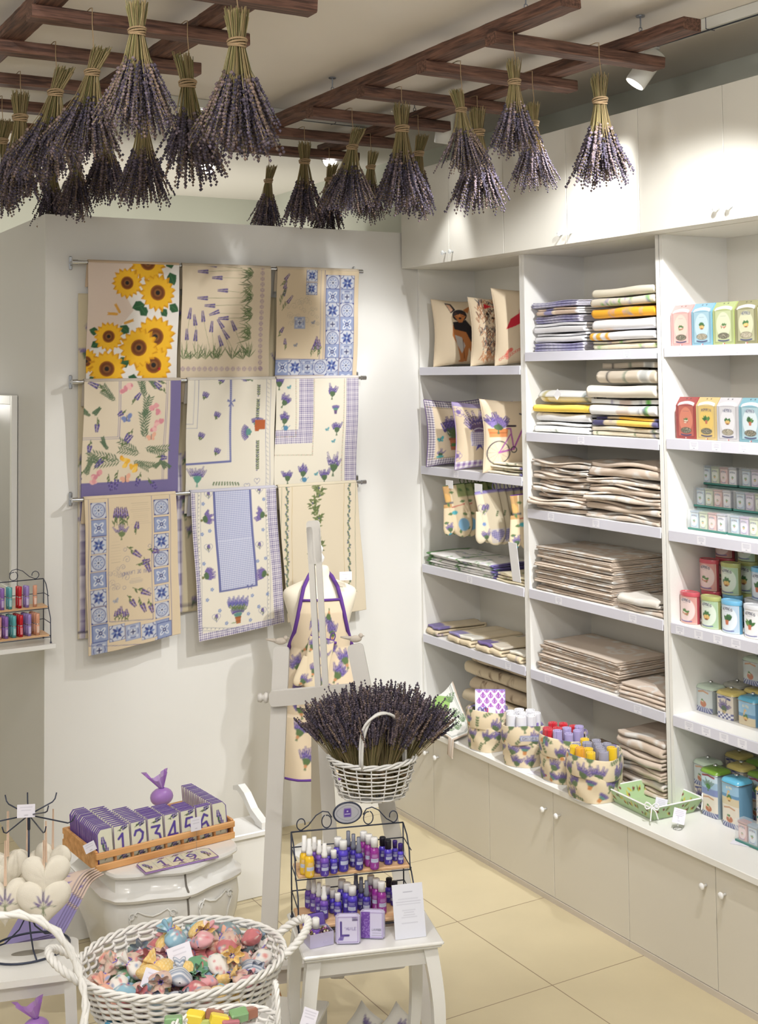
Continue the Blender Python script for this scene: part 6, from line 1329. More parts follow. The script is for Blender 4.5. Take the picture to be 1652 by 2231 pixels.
# apron (worn: part-like but a garment of its own -> child of the mannequin)
PUR = mat('purple_binding', (96, 58, 140), .8, bump=.4, bscale=700)
AZ1, AZ0 = mz(1302), mz(1688); AW, AH = .42, AZ1-AZ0
def halfw(V): return np.interp(V, [0, .45, .62, .78, 1], [.205, .195, .190, .140, .100])
def torso_d(z, x):
    zz = np.array([p[0] for p in prof]); a = np.interp(z, zz, [p[1] for p in prof]); d = np.interp(z, zz, [p[2] for p in prof]); lo = z < zb_+.2
    a = np.where(lo, .19, a); d = np.where(lo, .12, d); return d*np.sqrt(np.clip(1-(x/(a*1.15))**2, .0, 1))
c = Cv(AW, AH, 330, (222, 204, 176)); random.seed(12)
for (x, y, a_) in ((.13, .93, -1.2), (.28, .93, -1.8), (.22, .80, 2), (.29, .78, 1.5), (.10, .72, .6), (.10, .60, 2.3), (.13, .50, 1.4), (.28, .55, 1), (.25, .68, 1.2), (.30, .42, 1.5), (.10, .36, 1.8), (.33, .30, .6), (.20, .38, 2.2), (.08, .24, 1.2), (.22, .22, -.5), (.35, .18, 1), (.12, .08, 1.4), (.28, .08, 1.8), (.20, .47, .5), (.35, .62, 1.8), (.06, .45, 1)):
    c.bouquet(x, y*AH, a_, .085, 10, .6, sz=1.25, g=(88, 112, 70)); c.disc(x, y*AH, .009, .008, (196, 140, 96))
def ap(U, V):
    x = (2*U-1)*halfw(V); z = AZ0+V*AH; y = -torso_d(z, x)-.014-.006*np.sin(x*40+V*6)*(1-V)-.01*(1-V); return x, y, z
b = MB(); b.grid(ap, 110, 190, c); apn = b.build('apron', PRINT, t, smooth=True, label='beige apron with lavender posies and purple binding'); solid(apn, .003, 0)
def on_ap(pts, off=.004): 
    r = []
    for u, v in pts: x, y, z = ap(np.array([u]), np.array([v])); r.append((float(x[0]), float(y[0])-off, float(z[0])))
    return r
def band(b, P, w=.011, tt=.003):
    b.tube(P, w*.5, 6)
b = MB(); band(b, on_ap([(0, .66), (.0, .74), (0, .82), (0, .9), (0, 1)])+[(-.085, -.075, zs+.03), (-.06, -.04, zs+.075), (-.045, .02, zs+.085)], .022); b.build('neck_strap', PUR, apn, smooth=True); b = MB(); band(b, on_ap([(1, .66), (1, .74), (1, .82), (1, .9), (1, 1)])+[(.085, -.075, zs+.03), (.06, -.04, zs+.075), (.045, .02, zs+.085)], .022); b.build('neck_strap', PUR, apn, smooth=True); b = MB()
band(b, on_ap([(0, .999), (.25, .999), (.5, .999), (.75, .999), (1, .999)]), .014); b.build('top_binding', PUR, apn, smooth=True); b = MB(); band(b, on_ap([(q/10, .004) for q in range(11)]), .012); b.build('hem_binding', PUR, apn, smooth=True)
b = MB(); pc_ = Cv(.2, .16, 250, (222, 204, 176)); 
for q in ((.06, .05), (.15, .09), (.1, .12)): pc_.bouquet(q[0], q[1], 1.5, .06, 7, .7)
b.grid(lambda U, V: (lambda p: (p[0], p[1]-.006-.004*np.sin(U*PI), p[2]))(ap(.18+U*.62, .40+V*.10)), 50, 40, pc_); pk = b.build('pocket', PRINT, apn, smooth=True)
b = MB(); band(b, on_ap([(.18+.062*k, .50-.004*math.sin(k)) for k in range(11)], .009), .012); band(b, on_ap([(.80, .50), (.81, .44), (.80, .40)], .009), .012); band(b, on_ap([(.45+.03*k, .765-.01*k/10) for k in range(11)], .006), .014); b.build('pocket_binding', PUR, pk, smooth=True)
mt_cv = cvs[1]
m_ = mitt(Vector((0, 0, 0)), 0, cvs[2], '', '', H=.27, W=.16, loop=(96, 58, 140)); m_.location = (MANX-.075, MANY-.165, mz(1378)); m_.rotation_euler = (0, .25, -.42); tag(m_, 'oven mitt with purple cuff hanging on the front of the apron', 'oven mitt')
card('price_card', .062, .042, (MANX+.075, MANY-.14, mz(1262)), (-.1, 0, -.35), 'white price card clipped at the neck of the mannequin', seed=3, n=1)
# ---------------- easel -----------------
EZW = mat('grey_white_paint', (216, 213, 208), .5, bump=.25, bscale=30)
def plank(b, p0, p1, w, th, up):
    """flat board from p0 to p1, w wide across `up` direction (unit), th thick, rounded ends"""
    p0, p1, up = Vector(p0), Vector(p1), Vector(up).normalized(); d = (p1-p0); L = d.length; d.normalize(); up = (up-d*up.dot(d)).normalized(); nn = d.cross(up); M = Matrix.Identity(4)
    for i in range(3): M[i][0], M[i][1], M[i][2], M[i][3] = d[i], up[i], nn[i], p0[i]
    r = w*.28; h = w/2; P = []
    for cx, cy, a0 in ((r, -h+r, PI), (L-r, -h+r, 1.5*PI), (L-r, h-r, 0), (r, h-r, .5*PI)):
        for k in range(5): a = a0+k*PI/8; P.append((cx+r*math.cos(a), cy+r*math.sin(a)))
    b.extrude(P, -th/2, th/2, M=M)
t = empty('easel', (2.23, 4.11, 0), 0, 'tall grey-white wooden easel standing in front of the mannequin', 'easel'); O = Vector((2.23, 4.11, 0))
side = (Vector((2.483, 3.934, 0))-Vector((1.975, 4.281, 0))).normalized()
fL, fR, tL, tR = Vector((1.975, 4.281, 0)), Vector((2.483, 3.934, 0)), dep(614, 1408, 4.86), dep(773, 1403, 4.80)
mt_, mb_ = dep(682, 1134, 4.93), dep(736, 2130, 4.66)
def ez(name, p0, p1, w, th=.022, up=side, off=0, mt=EZW):
    b = MB(); plank(b, Vector(p0)-O, Vector(p1)-O, w, th, up); return b.build(name, mt, t, auto=35)
ez('leg', fL, tL, .062); ez('leg', fR, tR, .062)
# mast in two pieces around the slot
nv_ = side; mm = mt_-mb_
b = MB(); 
for s_ in (-1, 1): plank(b, mb_+nv_*s_*.0145-O, mb_+mm*.985+nv_*s_*.0145-O, .0225, .024, side)
plank(b, mb_+mm*.90-O, mt_-O, .0525, .024, side); plank(b, mb_-O, mb_+mm*.60-O, .0515, .0235, side); b.build('mast', EZW, t, auto=35)
back = Vector((.503, .864, 0))
ez('rear_leg', dep(692, 1540, 5.02)+back*.02, dep(690, 1935, 5.75)*1.0, .05)
for (a, b_, Z_) in (((588, 1522), (782, 1506), 4.78), ((598, 2124), (884, 2088), 4.60)):
    p0, p1 = dep(a[0], a[1], Z_), dep(b_[0], b_[1], Z_-.03); ez('crossbar', p0, p1, .058, .026, Vector((0, 0, 1)))
ez('ledge', dep(598, 2104, 4.57), dep(884, 2070, 4.54), .05, .014, Vector((-.5, -.86, 0)))
for (u, v, Z_) in ((585, 1520, 4.80), (908, 2085, 4.58)):
    b = MB(); p = dep(u, v, Z_)-O; b.lathe([(.0, 0), (.018, .002), (.021, .012), (.010, .02), (.018, .028), (.016, .04), (0, .043)], n=18, M=TR(*p) @ (-side if u < 700 else side).to_track_quat('Z', 'Y').to_matrix().to_4x4())
    b.build('end_knob', EZW, t, smooth=True)
def bird(u, v, Z_, flip, lab):
    p = dep(u, v, Z_); t = empty('clay_bird', p, -.5 if flip else PI-.6, lab, 'ornament', 'little clay birds on the easel legs'); b = MB(); CL = mat('pale_clay', (206, 196, 184), .8, bump=.5, bscale=200)
    b.ball((0, 0, .014), .016, 12, 8, (1.5, .85, .85)); b.ball((.02, 0, .026), .0095, 10, 8); b.tube([(.027, 0, .026), (.036, 0, .024)], [.003, .0005], 6); b.tube([(-.015, 0, .016), (-.04, 0, .020), (-.058, 0, .022)], [.009, .006, .003], 6); b.build('body', CL, t, smooth=True)
bird(612, 1405, 4.86, True, 'little clay bird on the left leg of the easel'); bird(775, 1400, 4.80, True, 'little clay bird on the right leg of the easel')
# ---------------- wicker -----------------
WICK = mat('white_painted_wicker', (236, 235, 232), .5, bump=.3, bscale=300)
def wicker(name, p, rz, a, b_, H, flare, rows, st, rr, label, cat='basket', sag=0, tw=.007, over=None, dens=1, mtl=None):
    t = empty(name, p, rz, label, cat); mtl = mtl or WICK; b = MB(); N = st*6
    def pt(q, h, o=0): 
        k = (1-flare)+flare*h**.7; zz = H*h+sag*h*(math.cos(2*q)); return ((a*k+o)*math.cos(q), (b_*k+o)*math.sin(q), zz)
    for r in range(rows):
        h = (r+.5)/rows; sg = 1 if r % 2 else -1
        b.tube([pt(2*PI*i/N, h, sg*rr*1.5*math.cos(st/2*2*PI*i/N)) for i in range(N)], rr, 5, closed=True)
    b.build('weave', mtl, t, smooth=True); b = MB()
    for k in range(st): q = 2*PI*(k+.5)/st; b.tube([pt(q, h, 0) for h in np.linspace(0, 1, 6)], rr*.9, 5)
    b.build('stakes', mtl, t, smooth=True); b = MB()
    for s_ in range(3):
        b.tube([(lambda P, e: (P[0]*(1+e*.0)+tw*math.cos(e)*math.cos(2*PI*i/N), P[1]+tw*math.cos(e)*math.sin(2*PI*i/N), P[2]+tw*math.sin(e)))(pt(2*PI*i/N, 1), 2*PI*i/N*(st*.4//1)+s_*2.09) for i in range(N)], tw*.75, 6, closed=True)
    b.build('braided_rim', mtl, t, smooth=True); b = MB(); P = [pt(2*PI*i/40, 0)[:2] for i in range(40)]; b.add([(x, y, .0) for x, y in P]+[(x, y, .006) for x, y in P], [tuple(reversed(range(40))), tuple(range(40, 80))]+[(i, (i+1) % 40, 40+(i+1) % 40, 40+i) for i in range(40)]); b.build('base', mtl, t)
    return t
def rope(P, r, parent, name='handle', n=3, turns=6, mtl=None):
    b = MB(); A = np.array([tuple(p) for p in P]); m_ = len(A)
    T = np.gradient(A, axis=0); T /= np.linalg.norm(T, axis=1, keepdims=True)
    up = np.array([.3, .2, .93]); u = np.cross(T, up); u /= np.linalg.norm(u, axis=1, keepdims=True); w_ = np.cross(T, u)
    for s_ in range(n):
        ph = np.linspace(0, turns*2*PI, m_)+s_*2*PI/n; b.tube(A+r*.62*(u*np.cos(ph)[:, None]+w_*np.sin(ph)[:, None]), r*.62, 6)
    return b.build(name, mtl or WICK, parent, smooth=True)
# basket of lavender hung on the easel
bp_ = dep(812, 1735, 4.42); 
t = wicker('wicker_basket', bp_, -.55, .155, .105, .135, .30, 9, 18, .0030, 'small white wicker basket hung on the easel, full of dried lavender', sag=.006, tw=.006)
rope([(-.035+.15*(1-math.cos(q))/2, -.105+.075*(1-math.cos(q))/2-.05*math.sin(q), .125+.195*max(0.0, math.sin(q))**.6) for q in np.linspace(0, PI, 48)], .0085, t, turns=0, n=2)
rope([(-.03+.04*math.cos(q), .10, .13+.10*math.sin(q)) for q in np.linspace(0, PI, 24)], .004, t, 'hanging_loop', turns=3)
b = MB(); b.tube([(-.03, .10, .22), (-.03, .12, .255), (-.03, .155, .262), (-.03, .17, .24)], .003, 6); b.build('hook', ZINC, t)
LBK = [bunch_mesh(200+i, n=105, L=.42, spread=sp, tie=.09, hs0=.56) for i, sp in enumerate((.34, .28, .40))]
ca, sa = math.cos(-.55), math.sin(-.55); R = random.Random(31)
for k, (lx, ly, ax, ay, s_) in enumerate(((-.10, 0, -.42, .05, .80), (-.055, -.045, -.26, -.16, .76), (-.05, .045, -.2, .25, .86), (0, -.055, -.05, -.14, .74), (0, .0, 0, .02, .82), (.02, .055, .06, .26, .88), (.055, -.04, .24, -.10, .78), (.07, .03, .28, .2, .88), (.105, 0, .46, .02, .84), (-.02, .02, -.12, .1, .84), (.04, .0, .14, .04, .80))):
    p = bp_+Vector((lx*ca-ly*sa, lx*sa+ly*ca, .085)); t2 = empty('lavender_bunch', p, 0, ('lavender bunch leaning far left in the hung wicker basket', 'lavender bunch tied with twine at the front middle of the hung basket', 'lavender bunch leaning far right in the hung wicker basket')[(0 if k == 0 else 1 if k == 3 else 2)] if k in (0, 3, 8) else 'dried lavender bunch packed among others in the hung wicker basket', 'lavender bunch', 'lavender bunches in the hung basket'); t2.scale = (s_,)*3
    wx, wy = ax*ca-ay*sa, ax*sa+ay*ca; t2.rotation_euler = Vector((wx, wy, 1)).to_track_quat('Z', 'Y').to_euler()
    for nm, me in zip(('stems', 'flower_heads', 'twine'), LBK[k % 3]):
        o = bpy.data.objects.new(nm, me); C.objects.link(o); o.parent = t2; o.rotation_euler = (PI, 0, R.uniform(0, 6)*0)
# ---------------- side table with bottle rack -----------------
TZ = .70; TA = -.305; TO = Vector((1.669, 3.351, 0)); 
def tl(x, y, z=TZ): return Vector((TO.x+x*math.cos(TA)-y*math.sin(TA), TO.y+x*math.sin(TA)+y*math.cos(TA), z))
t = empty('side_table', TO, TA, 'small white painted side table with curved legs, under the bottle rack', 'table')
b = MB(); b.bevbox(0, .428, 0, .315, TZ-.012, TZ, .004); b.bevbox(.006, .422, .006, .309, TZ-.020, TZ-.0121, .003); b.build('tabletop', WHITEP, t)
b = MB(); b.box(.04, .385, .035, .05, TZ-.075, TZ-.0205); b.box(.04, .385, .265, .28, TZ-.075, TZ-.0205); b.box(.03, .045, .04, .275, TZ-.075, TZ-.0205); b.box(.383, .398, .04, .275, TZ-.075, TZ-.0205); b.build('apron_rail', WHITEP, t)
for sx, x0 in ((-1, .038), (1, .390)):
    for sy, y0 in ((-1, .042), (1, .272)):
        b = MB(); V = []; n_ = 16
        for i in range(n_+1):
            h = i/n_; z = (TZ-.021)*(1-h); off = .022*math.sin(PI*min(1, h*1.6))*(1 if h < .62 else 0)-.012*math.sin(PI*max(0, (h-.5)/.5))+.03*max(0, h-.8); s_ = .021-.010*h
            x, y = x0+sx*off, y0+sy*off; V += [(x-s_, y-s_, z), (x+s_, y-s_, z), (x+s_, y+s_, z), (x-s_, y+s_, z)]
        b.add(V, [(0, 1, 2, 3), tuple(n_*4+k for k in (3, 2, 1, 0))]+[(i*4+k, i*4+4+k, i*4+4+(k+1) % 4, i*4+(k+1) % 4) for i in range(n_) for k in range(4)]); b.build('leg', WHITEP, t, auto=40)
PALEPINE = wood_mat('pale_pine', (214, 170, 126), (236, 200, 158), .5, 1.2, 0)
def rack(p, rz, w_, d, h, label, zs_, sign=True, rows_back=2):
    """origin at the back left foot; x to the right, -y to the front"""
    t = empty('wire_rack', p, rz, label, 'rack'); b = MB(); r = .0023
    sp = lambda cx, cz, r0, a0, turns, sg: [(cx+sg*(r0*(1-.75*q))*math.cos(a0+turns*2*PI*q), 0, cz+(r0*(1-.75*q))*math.sin(a0+turns*2*PI*q)) for q in np.linspace(0, 1, 26)]
    for x in (0, w_):
        b.tube([(x, 0, .002), (x, 0, h)], r, 8); b.tube([(x, 0, h), (x, -d*.35, h-.02), (x, -d*.55, h-.055), (x, -d*.62, h-.11), (x, -d*.72, zs_[1]-.01), (x, -d*.95, zs_[1]-.045), (x, -d, .002)], r, 8)
        for z in (zs_[0], zs_[1], zs_[1]+.055, zs_[0]+.06): b.tube([(x, 0, z+.002), (x, -d*(.72 if z >= zs_[1] else .97), z)], r*.8, 6)
        for y in (0, -d): b.ball((x, y, .005), .005, 8, 6)
    b.tube([(0, 0, h), (w_, 0, h)], r, 8)
    for z in (zs_[0]+.06, zs_[1]+.055): b.tube([(0, 0, z), (w_, 0, z)], r*.8, 6)
    for z, y in ((zs_[0], -d), (zs_[1], -d*.74)): b.tube([(0, y, z-.003), (w_, y, z-.003)], r*.8, 6)
    c_ = w_/2
    for sg in (-1, 1):
        x = lambda q: c_+sg*q*w_
        P = [(x(.13), 0, h+.030)]+[(x(.13+.04*math.cos(a)), 0, h+.028+.020*math.sin(a)) for a in np.linspace(.6, 2.4, 6)][::-1]
        b.tube([(x(.185+.045*math.cos(a)*(1-.1*k/20)), 0, h+.024+.021*math.sin(a)*(1-.1*k/20)) for k, a in enumerate(np.linspace(1.2, -4.9, 24))]+[], r*.8, 6)
        b.tube([(x(.14), 0, h+.035), (x(.17), 0, h+.052), (x(.22), 0, h+.056), (x(.28), 0, h+.045), (x(.35), 0, h+.016), (x(.41), 0, h+.003)], r*.8, 6)
        b.tube([(x(.41+.045*math.sin(a)*(1-.3*a/5)), 0, h+.022-.019*math.cos(a)*(1-.2*a/5)) for a in np.linspace(0, 4.9, 20)], r*.8, 6)
    b.build('wire_frame', BLACKM, t, smooth=True)
    for z, dd, y0 in ((zs_[0], .97, 0), (zs_[1], .74, 0)): b = MB(); b.bevbox(.005, w_-.005, -d*dd+.003, -.003, z-.001, z+.009, .002); b.build('wooden_shelf', PALEPINE, t)
    if sign:
        b = MB(); b.tube([(c_+.045*math.cos(a), -.001, h+.045+.032*math.sin(a)) for a in np.linspace(0, 2*PI, 33)[:-1]], .003, 6, closed=True); sg_ = b.build('sign_frame', BLACKM, t, smooth=True)
        cv = Cv(.09, .064, 700, (178, 178, 184)); cv.ring(.045, .032, .038, .0008, (80, 80, 90), .025); cv.rect(.031, .018, .058, .047, (90, 60, 150)); cv.line([(.033, .02), (.056, .02), (.056, .045), (.033, .045), (.033, .02)], .0008, (160, 140, 200)); cv.disc(.0445, .037, .003, .002, (220, 214, 236)); cv.line([(.036, .028), (.053, .028)], .0025, (214, 206, 232))
        b = MB(); b.grid(lambda U, V: (c_+(U-.5)*.084*np.sqrt(np.clip(1-(2*V-1)**2, 0, 1)), 0*U-.003, h+.045+(V-.5)*.060), 50, 50, cv); b.build('oval_sign', TAGM, sg_); MB().extrude([(c_+.043*math.cos(a), h+.045+.031*math.sin(a)) for a in np.linspace(0, 2*PI, 33)[:-1]], 0, .002, M=Matrix(((1, 0, 0, 0), (0, 0, 1, -.0015), (0, 1, 0, 0), (0, 0, 0, 1)))).build('sign_plate', mat('sign_grey', (170, 170, 176), .5), sg_)
    return t
RO = Vector((1.76, 3.608, TZ+.0005)); RA = math.atan2(-.112, .341); 
rack(RO, RA, .36, .15, .262, 'black wire rack with scrolls and an oval sign, holding oil bottles', (.022, .160))
GLS = {k: mat('glass_'+k, c, .1, spec=.6, trans=.15, coat=.5) for k, c in dict(yellow=(255, 206, 30), blue=(92, 72, 214), violet=(126, 84, 196), magenta=(160, 50, 160), navy=(76, 58, 180)).items()}
CAPW, CAPB, CAPG, CAPN = mat('white_cap', (240, 240, 240), .3), mat('black_cap', (30, 28, 40), .3), mat('grey_cap', (120, 124, 140), .25), mat('indigo_cap', (60, 40, 120), .3)
LBP = {}
def bottle(kind):
    # r, body height, total, glass, cap material, cap style, words
    K = dict(yspray=(.0145, .064, .113, 'yellow', CAPW, 'spray'), bspray=(.0135, .054, .096, 'violet', CAPW, 'spray'), wcap=(.0118, .044, .068, 'blue', CAPW, 'screw'), big=(.0156, .064, .090, 'blue', CAPW, 'screw'),
             dark=(.0128, .050, .096, 'navy', CAPG, 'spray'), magenta=(.0147, .066, .094, 'magenta', CAPW, 'screw'), black=(.0130, .046, .072, 'blue', CAPB, 'screw'), small=(.0098, .038, .060, 'blue', CAPN, 'screw'))[kind]
    r, hb, ht, gl, cp, st = K; nm = 'oil_bottle'
    if kind not in LBP:
        b = MB(); b.lathe([(r*.85, 0), (r, .003), (r, hb*.82), (r*.85, hb*.93), (r*.5, hb), (r*.45, hb+.004), (0, hb+.004)], n=20); m1 = b.mesh('glass_body', GLS[gl], True)
        b = MB(); c0 = r*.62 if st == 'spray' else r*.66; h0 = hb+.001
        if st == 'spray': b.lathe([(r*.68, h0), (r*.70, h0+.010), (r*.58, h0+.013), (r*.58, h0+.022), (r*.50, h0+.024), (r*.48, ht), (0, ht)], n=18)
        else: b.lathe([(r*.78, h0), (r*.78, ht-.002), (r*.70, ht), (0, ht)], n=18)
        m2 = b.mesh('cap', cp, True); cv = Cv(r*2.6, hb*.7, 900, dict(yellow=(232, 190, 60), blue=(70, 56, 160), violet=(84, 60, 160), magenta=(150, 60, 150), navy=(60, 48, 140))[gl]); W_, H_ = cv.W, cv.H
        cv.rect(W_*.15, H_*.38, W_*.85, H_*.62, (196, 204, 226)); cv.lines(W_*.2, H_*.42, W_*.8, H_*.58, 2, .0008, (110, 110, 150)); cv.lines(W_*.2, H_*.68, W_*.8, H_*.9, 3, .0009, (210, 206, 236)); cv.line([(W_*.45, H_*.08), (W_*.55, H_*.3)], .001, (200, 196, 230)); cv.line([(W_*.6, H_*.08), (W_*.5, H_*.28)], .001, (200, 196, 230))
        b = MB(); b.grid(lambda U, V: ((r+.0003)*np.sin((U-.5)*2.4), -(r+.0003)*np.cos((U-.5)*2.4), hb*.08+V*hb*.7), 26, 30, cv); LBP[kind] = (m1, m2, b.mesh('label', TAGM, True))
    t = empty('oil_bottle')
    for n_, me in zip(('glass_body', 'cap', 'label'), LBP[kind]): o = bpy.data.objects.new(n_, me); C.objects.link(o); o.parent = t
    return t
NMK = dict(yspray='yellow oil spray bottle', bspray='violet spray bottle with white nozzle', wcap='short blue bottle with white cap', big='large blue bottle with white cap', dark='dark spray bottle with grey nozzle', magenta='magenta bottle with white cap', black='blue bottle with black cap', small='tiny blue bottle with dark cap')
rowname = ('front', 'second', 'back')
bk = Vector((math.sin(-RA), math.cos(RA), 0))
for sh, zsh, cols in (('upper', TZ+.160+.0105, (('yspray', 676, 1914, 2), ('bspray', 709, 1911, 3), ('wcap', 729, 1905, 2), ('big', 750, 1900, 2), ('dark', 784, 1897, 3), ('magenta', 818, 1896, 3), ('black', 848, 1885, 2), ('small', 875, 1884, 2))),
                      ('lower', TZ+.022+.0105, (('bspray', 708, 2004, 4), ('wcap', 738, 1999, 3), ('big', 770, 2000, 3), ('dark', 801, 1992, 3), ('magenta', 834, 1993, 3), ('black', 862, 1975, 2)))):
    for kd, u, v, n_ in cols:
        p = on(u, v, 2, zsh)+bk*.012
        for j in range(n_):
            o = bottle(kd); o.location = p+bk*(.029*j)+Vector((-.95, .31, 0))*.011*j+Vector((.0, 0, .0005)); o.rotation_euler = (0, 0, -.45+random.uniform(-.3, .3)); tag(o, NMK[kd]+', %s row on the %s rack shelf' % (rowname[min(j, 2)] if j < 3 else 'rearmost', sh), 'bottle', 'oil bottles on the wire rack')
# tall price sheet leaning on the rack, and three lavender tins
pL, pR = on(862, 2049, 2, TZ), on(929, 2041, 2, TZ); W_ = (pR-pL).length; cv = Cv(W_, .15, 600, (226, 228, 240)); cv.lines(W_*.3, .125, W_*.7, .130, 1, .0016, (110, 110, 140)); cv.lines(W_*.1, .090, W_*.9, .112, 3, .0010, (150, 150, 170)); cv.lines(W_*.25, .055, W_*.75, .080, 4, .0010, (150, 150, 170)); cv.lines(W_*.08, .040, W_*.92, .044, 1, .0012, (150, 150, 170))
b = MB(); b.grid(lambda U, V: (U*W_, 0*U, V*.15), 70, 110, cv); b.col = lin((226, 228, 240)); b.box(0, W_, .0003, .0012, 0, .15); o = b.build('price_sheet', TAGM, loc=(pL.x, pL.y, TZ+.001), rz=(-.28, 0, math.atan2(pR.y-pL.y, pR.x-pL.x))); tag(o, 'white printed price sheet leaning against the right end of the wire rack', 'price sheet')
LIL_ = mat('lilac_tin', (196, 190, 222), .3, metal=.2)
def ptin(u, v, rz, W_, H_, D_, cv, label, tilt=-.12):
    p = on(u, v, 2, TZ); t = empty('lavender_tin', (p.x, p.y, TZ+.001), rz, label, 'tin', 'small lilac lavender tins on the side table'); t.scale = (1.36,)*3; b = MB(); b.bevbox(0, W_, 0, D_, 0, H_, .005, M=Matrix.Rotation(tilt, 4, 'X')); b.build('tin_body', LIL_, t); M_ = Matrix.Rotation(tilt, 4, 'X')
    ct, st_ = math.cos(tilt), math.sin(tilt); g = MB(); g.grid(lambda U, V: (.003+U*(W_-.006), ct*(-.0006)-st_*(.003+V*(H_-.006)), st_*(-.0006)+ct*(.003+V*(H_-.006))), 60, 60, cv); g.build('printed_lid', TAGM, t)
    return t
cv = Cv(.055, .062, 1000, (208, 204, 230)); cv.text('L', .020, .018, .030, .005, (70, 50, 130)); cv.text("'HUILE", .033, .030, .006, .0009, (90, 70, 150)); 
for k in range(16): cv.blob_line(.006+.0006*k, .008+.001*(k % 4), 1.2, .008, 3, .0012, (100, 80, 160)); cv.blob_line(.040+.0007*k, .052, 1.8, .006, 3, .0012, (90, 80, 120))
cv.line([(.003, .003), (.052, .003), (.052, .059), (.003, .059), (.003, .003)], .0012, (120, 80, 170))
ptin(731, 2060, -.50, .055, .062, .018, cv, 'lilac tin with a big letter L and lavender sprigs, middle of three')
cv = Cv(.055, .062, 1000, (208, 204, 230)); cv.rect(0, 0, .022, .062, (110, 70, 160)); 
for k in range(60): cv.disc(random.uniform(0, .022), random.uniform(0, .06), .0012, col=(160, 130, 200))
cv.text('LAVANDE', .039, .018, .0042, .0008, (90, 90, 120), wd=.6); cv.lines(.026, .004, .052, .015, 2, .001, (110, 110, 130)); cv.line([(.002, .002), (.053, .002), (.053, .060), (.002, .060), (.002, .002)], .0012, (120, 80, 170))
ptin(784, 2047, -.62, .055, .060, .020, cv, 'lilac tin with a violet stripe reading LAVANDE, right one of three')
p = on(676, 2069, 2, TZ); t = empty('open_tin', (p.x, p.y, TZ+.001), -.10, 'open lilac tin holding a white-capped bottle and dried petals', 'tin'); t.scale = (1.30,)*3; b = MB()
for q in ((0, .058, 0, .0015, 0, .030), (0, .058, .0405, .042, 0, .030), (0, .0015, .0015, .0405, 0, .030), (.0565, .058, .0015, .0405, 0, .030), (0.0015, .0565, .0015, .0405, 0, .0015)): b.box(*q)
b.box(.032, .042, -.0006, 0, .008, .011); b.build('tin_base', LIL_, t); b = MB(); b.bevbox(0, .056, 0, .010, 0, .05, .004, M=TR(.004, .044, .004) @ Matrix.Rotation(-.3, 4, 'X')); b.build('tin_lid', mat('violet_lid', (110, 90, 170), .35), t); b = MB(); b.lathe([(.010, .004), (.010, .032), (.004, .036)], c=(.022, .02, 0), n=16); bb_ = b.build('small_bottle', GLS['violet'], t, smooth=True); b = MB(); b.lathe([(.0088, .036), (.0088, .056), (.007, .058), (0, .058)], c=(.022, .02, 0), n=18); b.build('bottle_cap', CAPW, bb_, smooth=True)
b = MB()
for k in range(90): b.col = lin(random.choice(((90, 60, 110), (190, 120, 170), (226, 214, 200), (120, 110, 70)))); b.ball((random.uniform(.004, .054), random.uniform(.004, .038), .022+random.uniform(0, .008)), .003, 5, 4)
for k in range(14): b.col = lin(random.choice(((216, 130, 180), (236, 226, 220)))); b.ball((random.uniform(.002, .012), random.uniform(.02, .038), .028+random.uniform(0, .024)), .0034, 5, 4)
tag(b.build('dried_petals', BUD, t, smooth=True), kind='stuff')
# ---------------- low plinth, bow-front commode, crate of number tiles -----------------
t = empty('display_plinth', (1.50, 5.37, 0), 0, 'low white bench-like plinth behind the commode, before the towel wall', 'plinth')
MB().bevbox(0, 1.00, 0, .20, 0, .275, .004).build('body', WHITEP, t); MB().bevbox(-.012, 1.012, -.012, .205, .2755, .30, .004).build('top_board', WHITEP, t)
b = MB(); M_ = Matrix(((0, 0, 1, 1.0), (1, 0, 0, 0), (0, 1, 0, .30), (0, 0, 0, 1)))
P = [(.0, .001), (.0, .03), (.05, .04), (.12, .06), (.2, .11), (.27, .13), (.33, .11), (.33, .09), (.28, .10), (.22, .08), (.14, .03), (.08, .012), (.08, .001)]
b.extrude(P, -.03, .006, M=M_); b.build('scrolled_end', WHITEP, t)
CZ = .48; COx, COy = 1.585, 4.80
t = empty('commode', (COx, COy, 0), .03, 'small white lacquered bow-front commode with carved doors, under the tile crate', 'commode')
W_ = .500; D_ = .41
def comm_path(q):   # q 0..1 from back left round the front to back right; returns x,y, nx, ny
    if q < .2: f = q/.2; return (0, D_*(1-f), -1, 0)
    if q > .8: f = (q-.8)/.2; return (W_, D_*f, 1, 0)
    f = (q-.2)/.6; x = W_*f; y = -.085*max(0.0, math.sin(PI*f))**.9-.012*math.cos(4*PI*f)*math.sin(PI*f)
    return (x, y, .35*(2*f-1)**3, -1)
cprof = [(.0, -.035), (.05, -.045), (.14, -.02), (.24, .02), (.31, .032), (.355, .024), (.370, .018), (.374, .042), (.386, .048), (.392, .030), (.405, .010), (.430, .0), (.452, -.004), (.458, .018), (.468, .026), (CZ-.001, .022), (CZ, .012)]
Q = np.linspace(0, 1, 81); V = []; 
def cpt(q, z, extra=0):
    x, y, nx, ny = comm_path(q); L = math.hypot(nx, ny); o = float(np.interp(z, [p[0] for p in cprof], [p[1] for p in cprof]))+extra
    return (x+nx/L*o, y+ny/L*o, z)
b = MB()
for z, o in cprof: V += [cpt(q, z) for q in Q]
n = len(Q); F = [(i*n+k, i*n+k+1, (i+1)*n+k+1, (i+1)*n+k) for i in range(len(cprof)-1) for k in range(n-1)]+[tuple(range((len(cprof)-1)*n, len(cprof)*n))]+[((i+1)*n-1, i*n, (i+1)*n, (i+2)*n-1) for i in range(len(cprof)-1)]
b.add(V, F).build('body', WHITEP, t, auto=35)
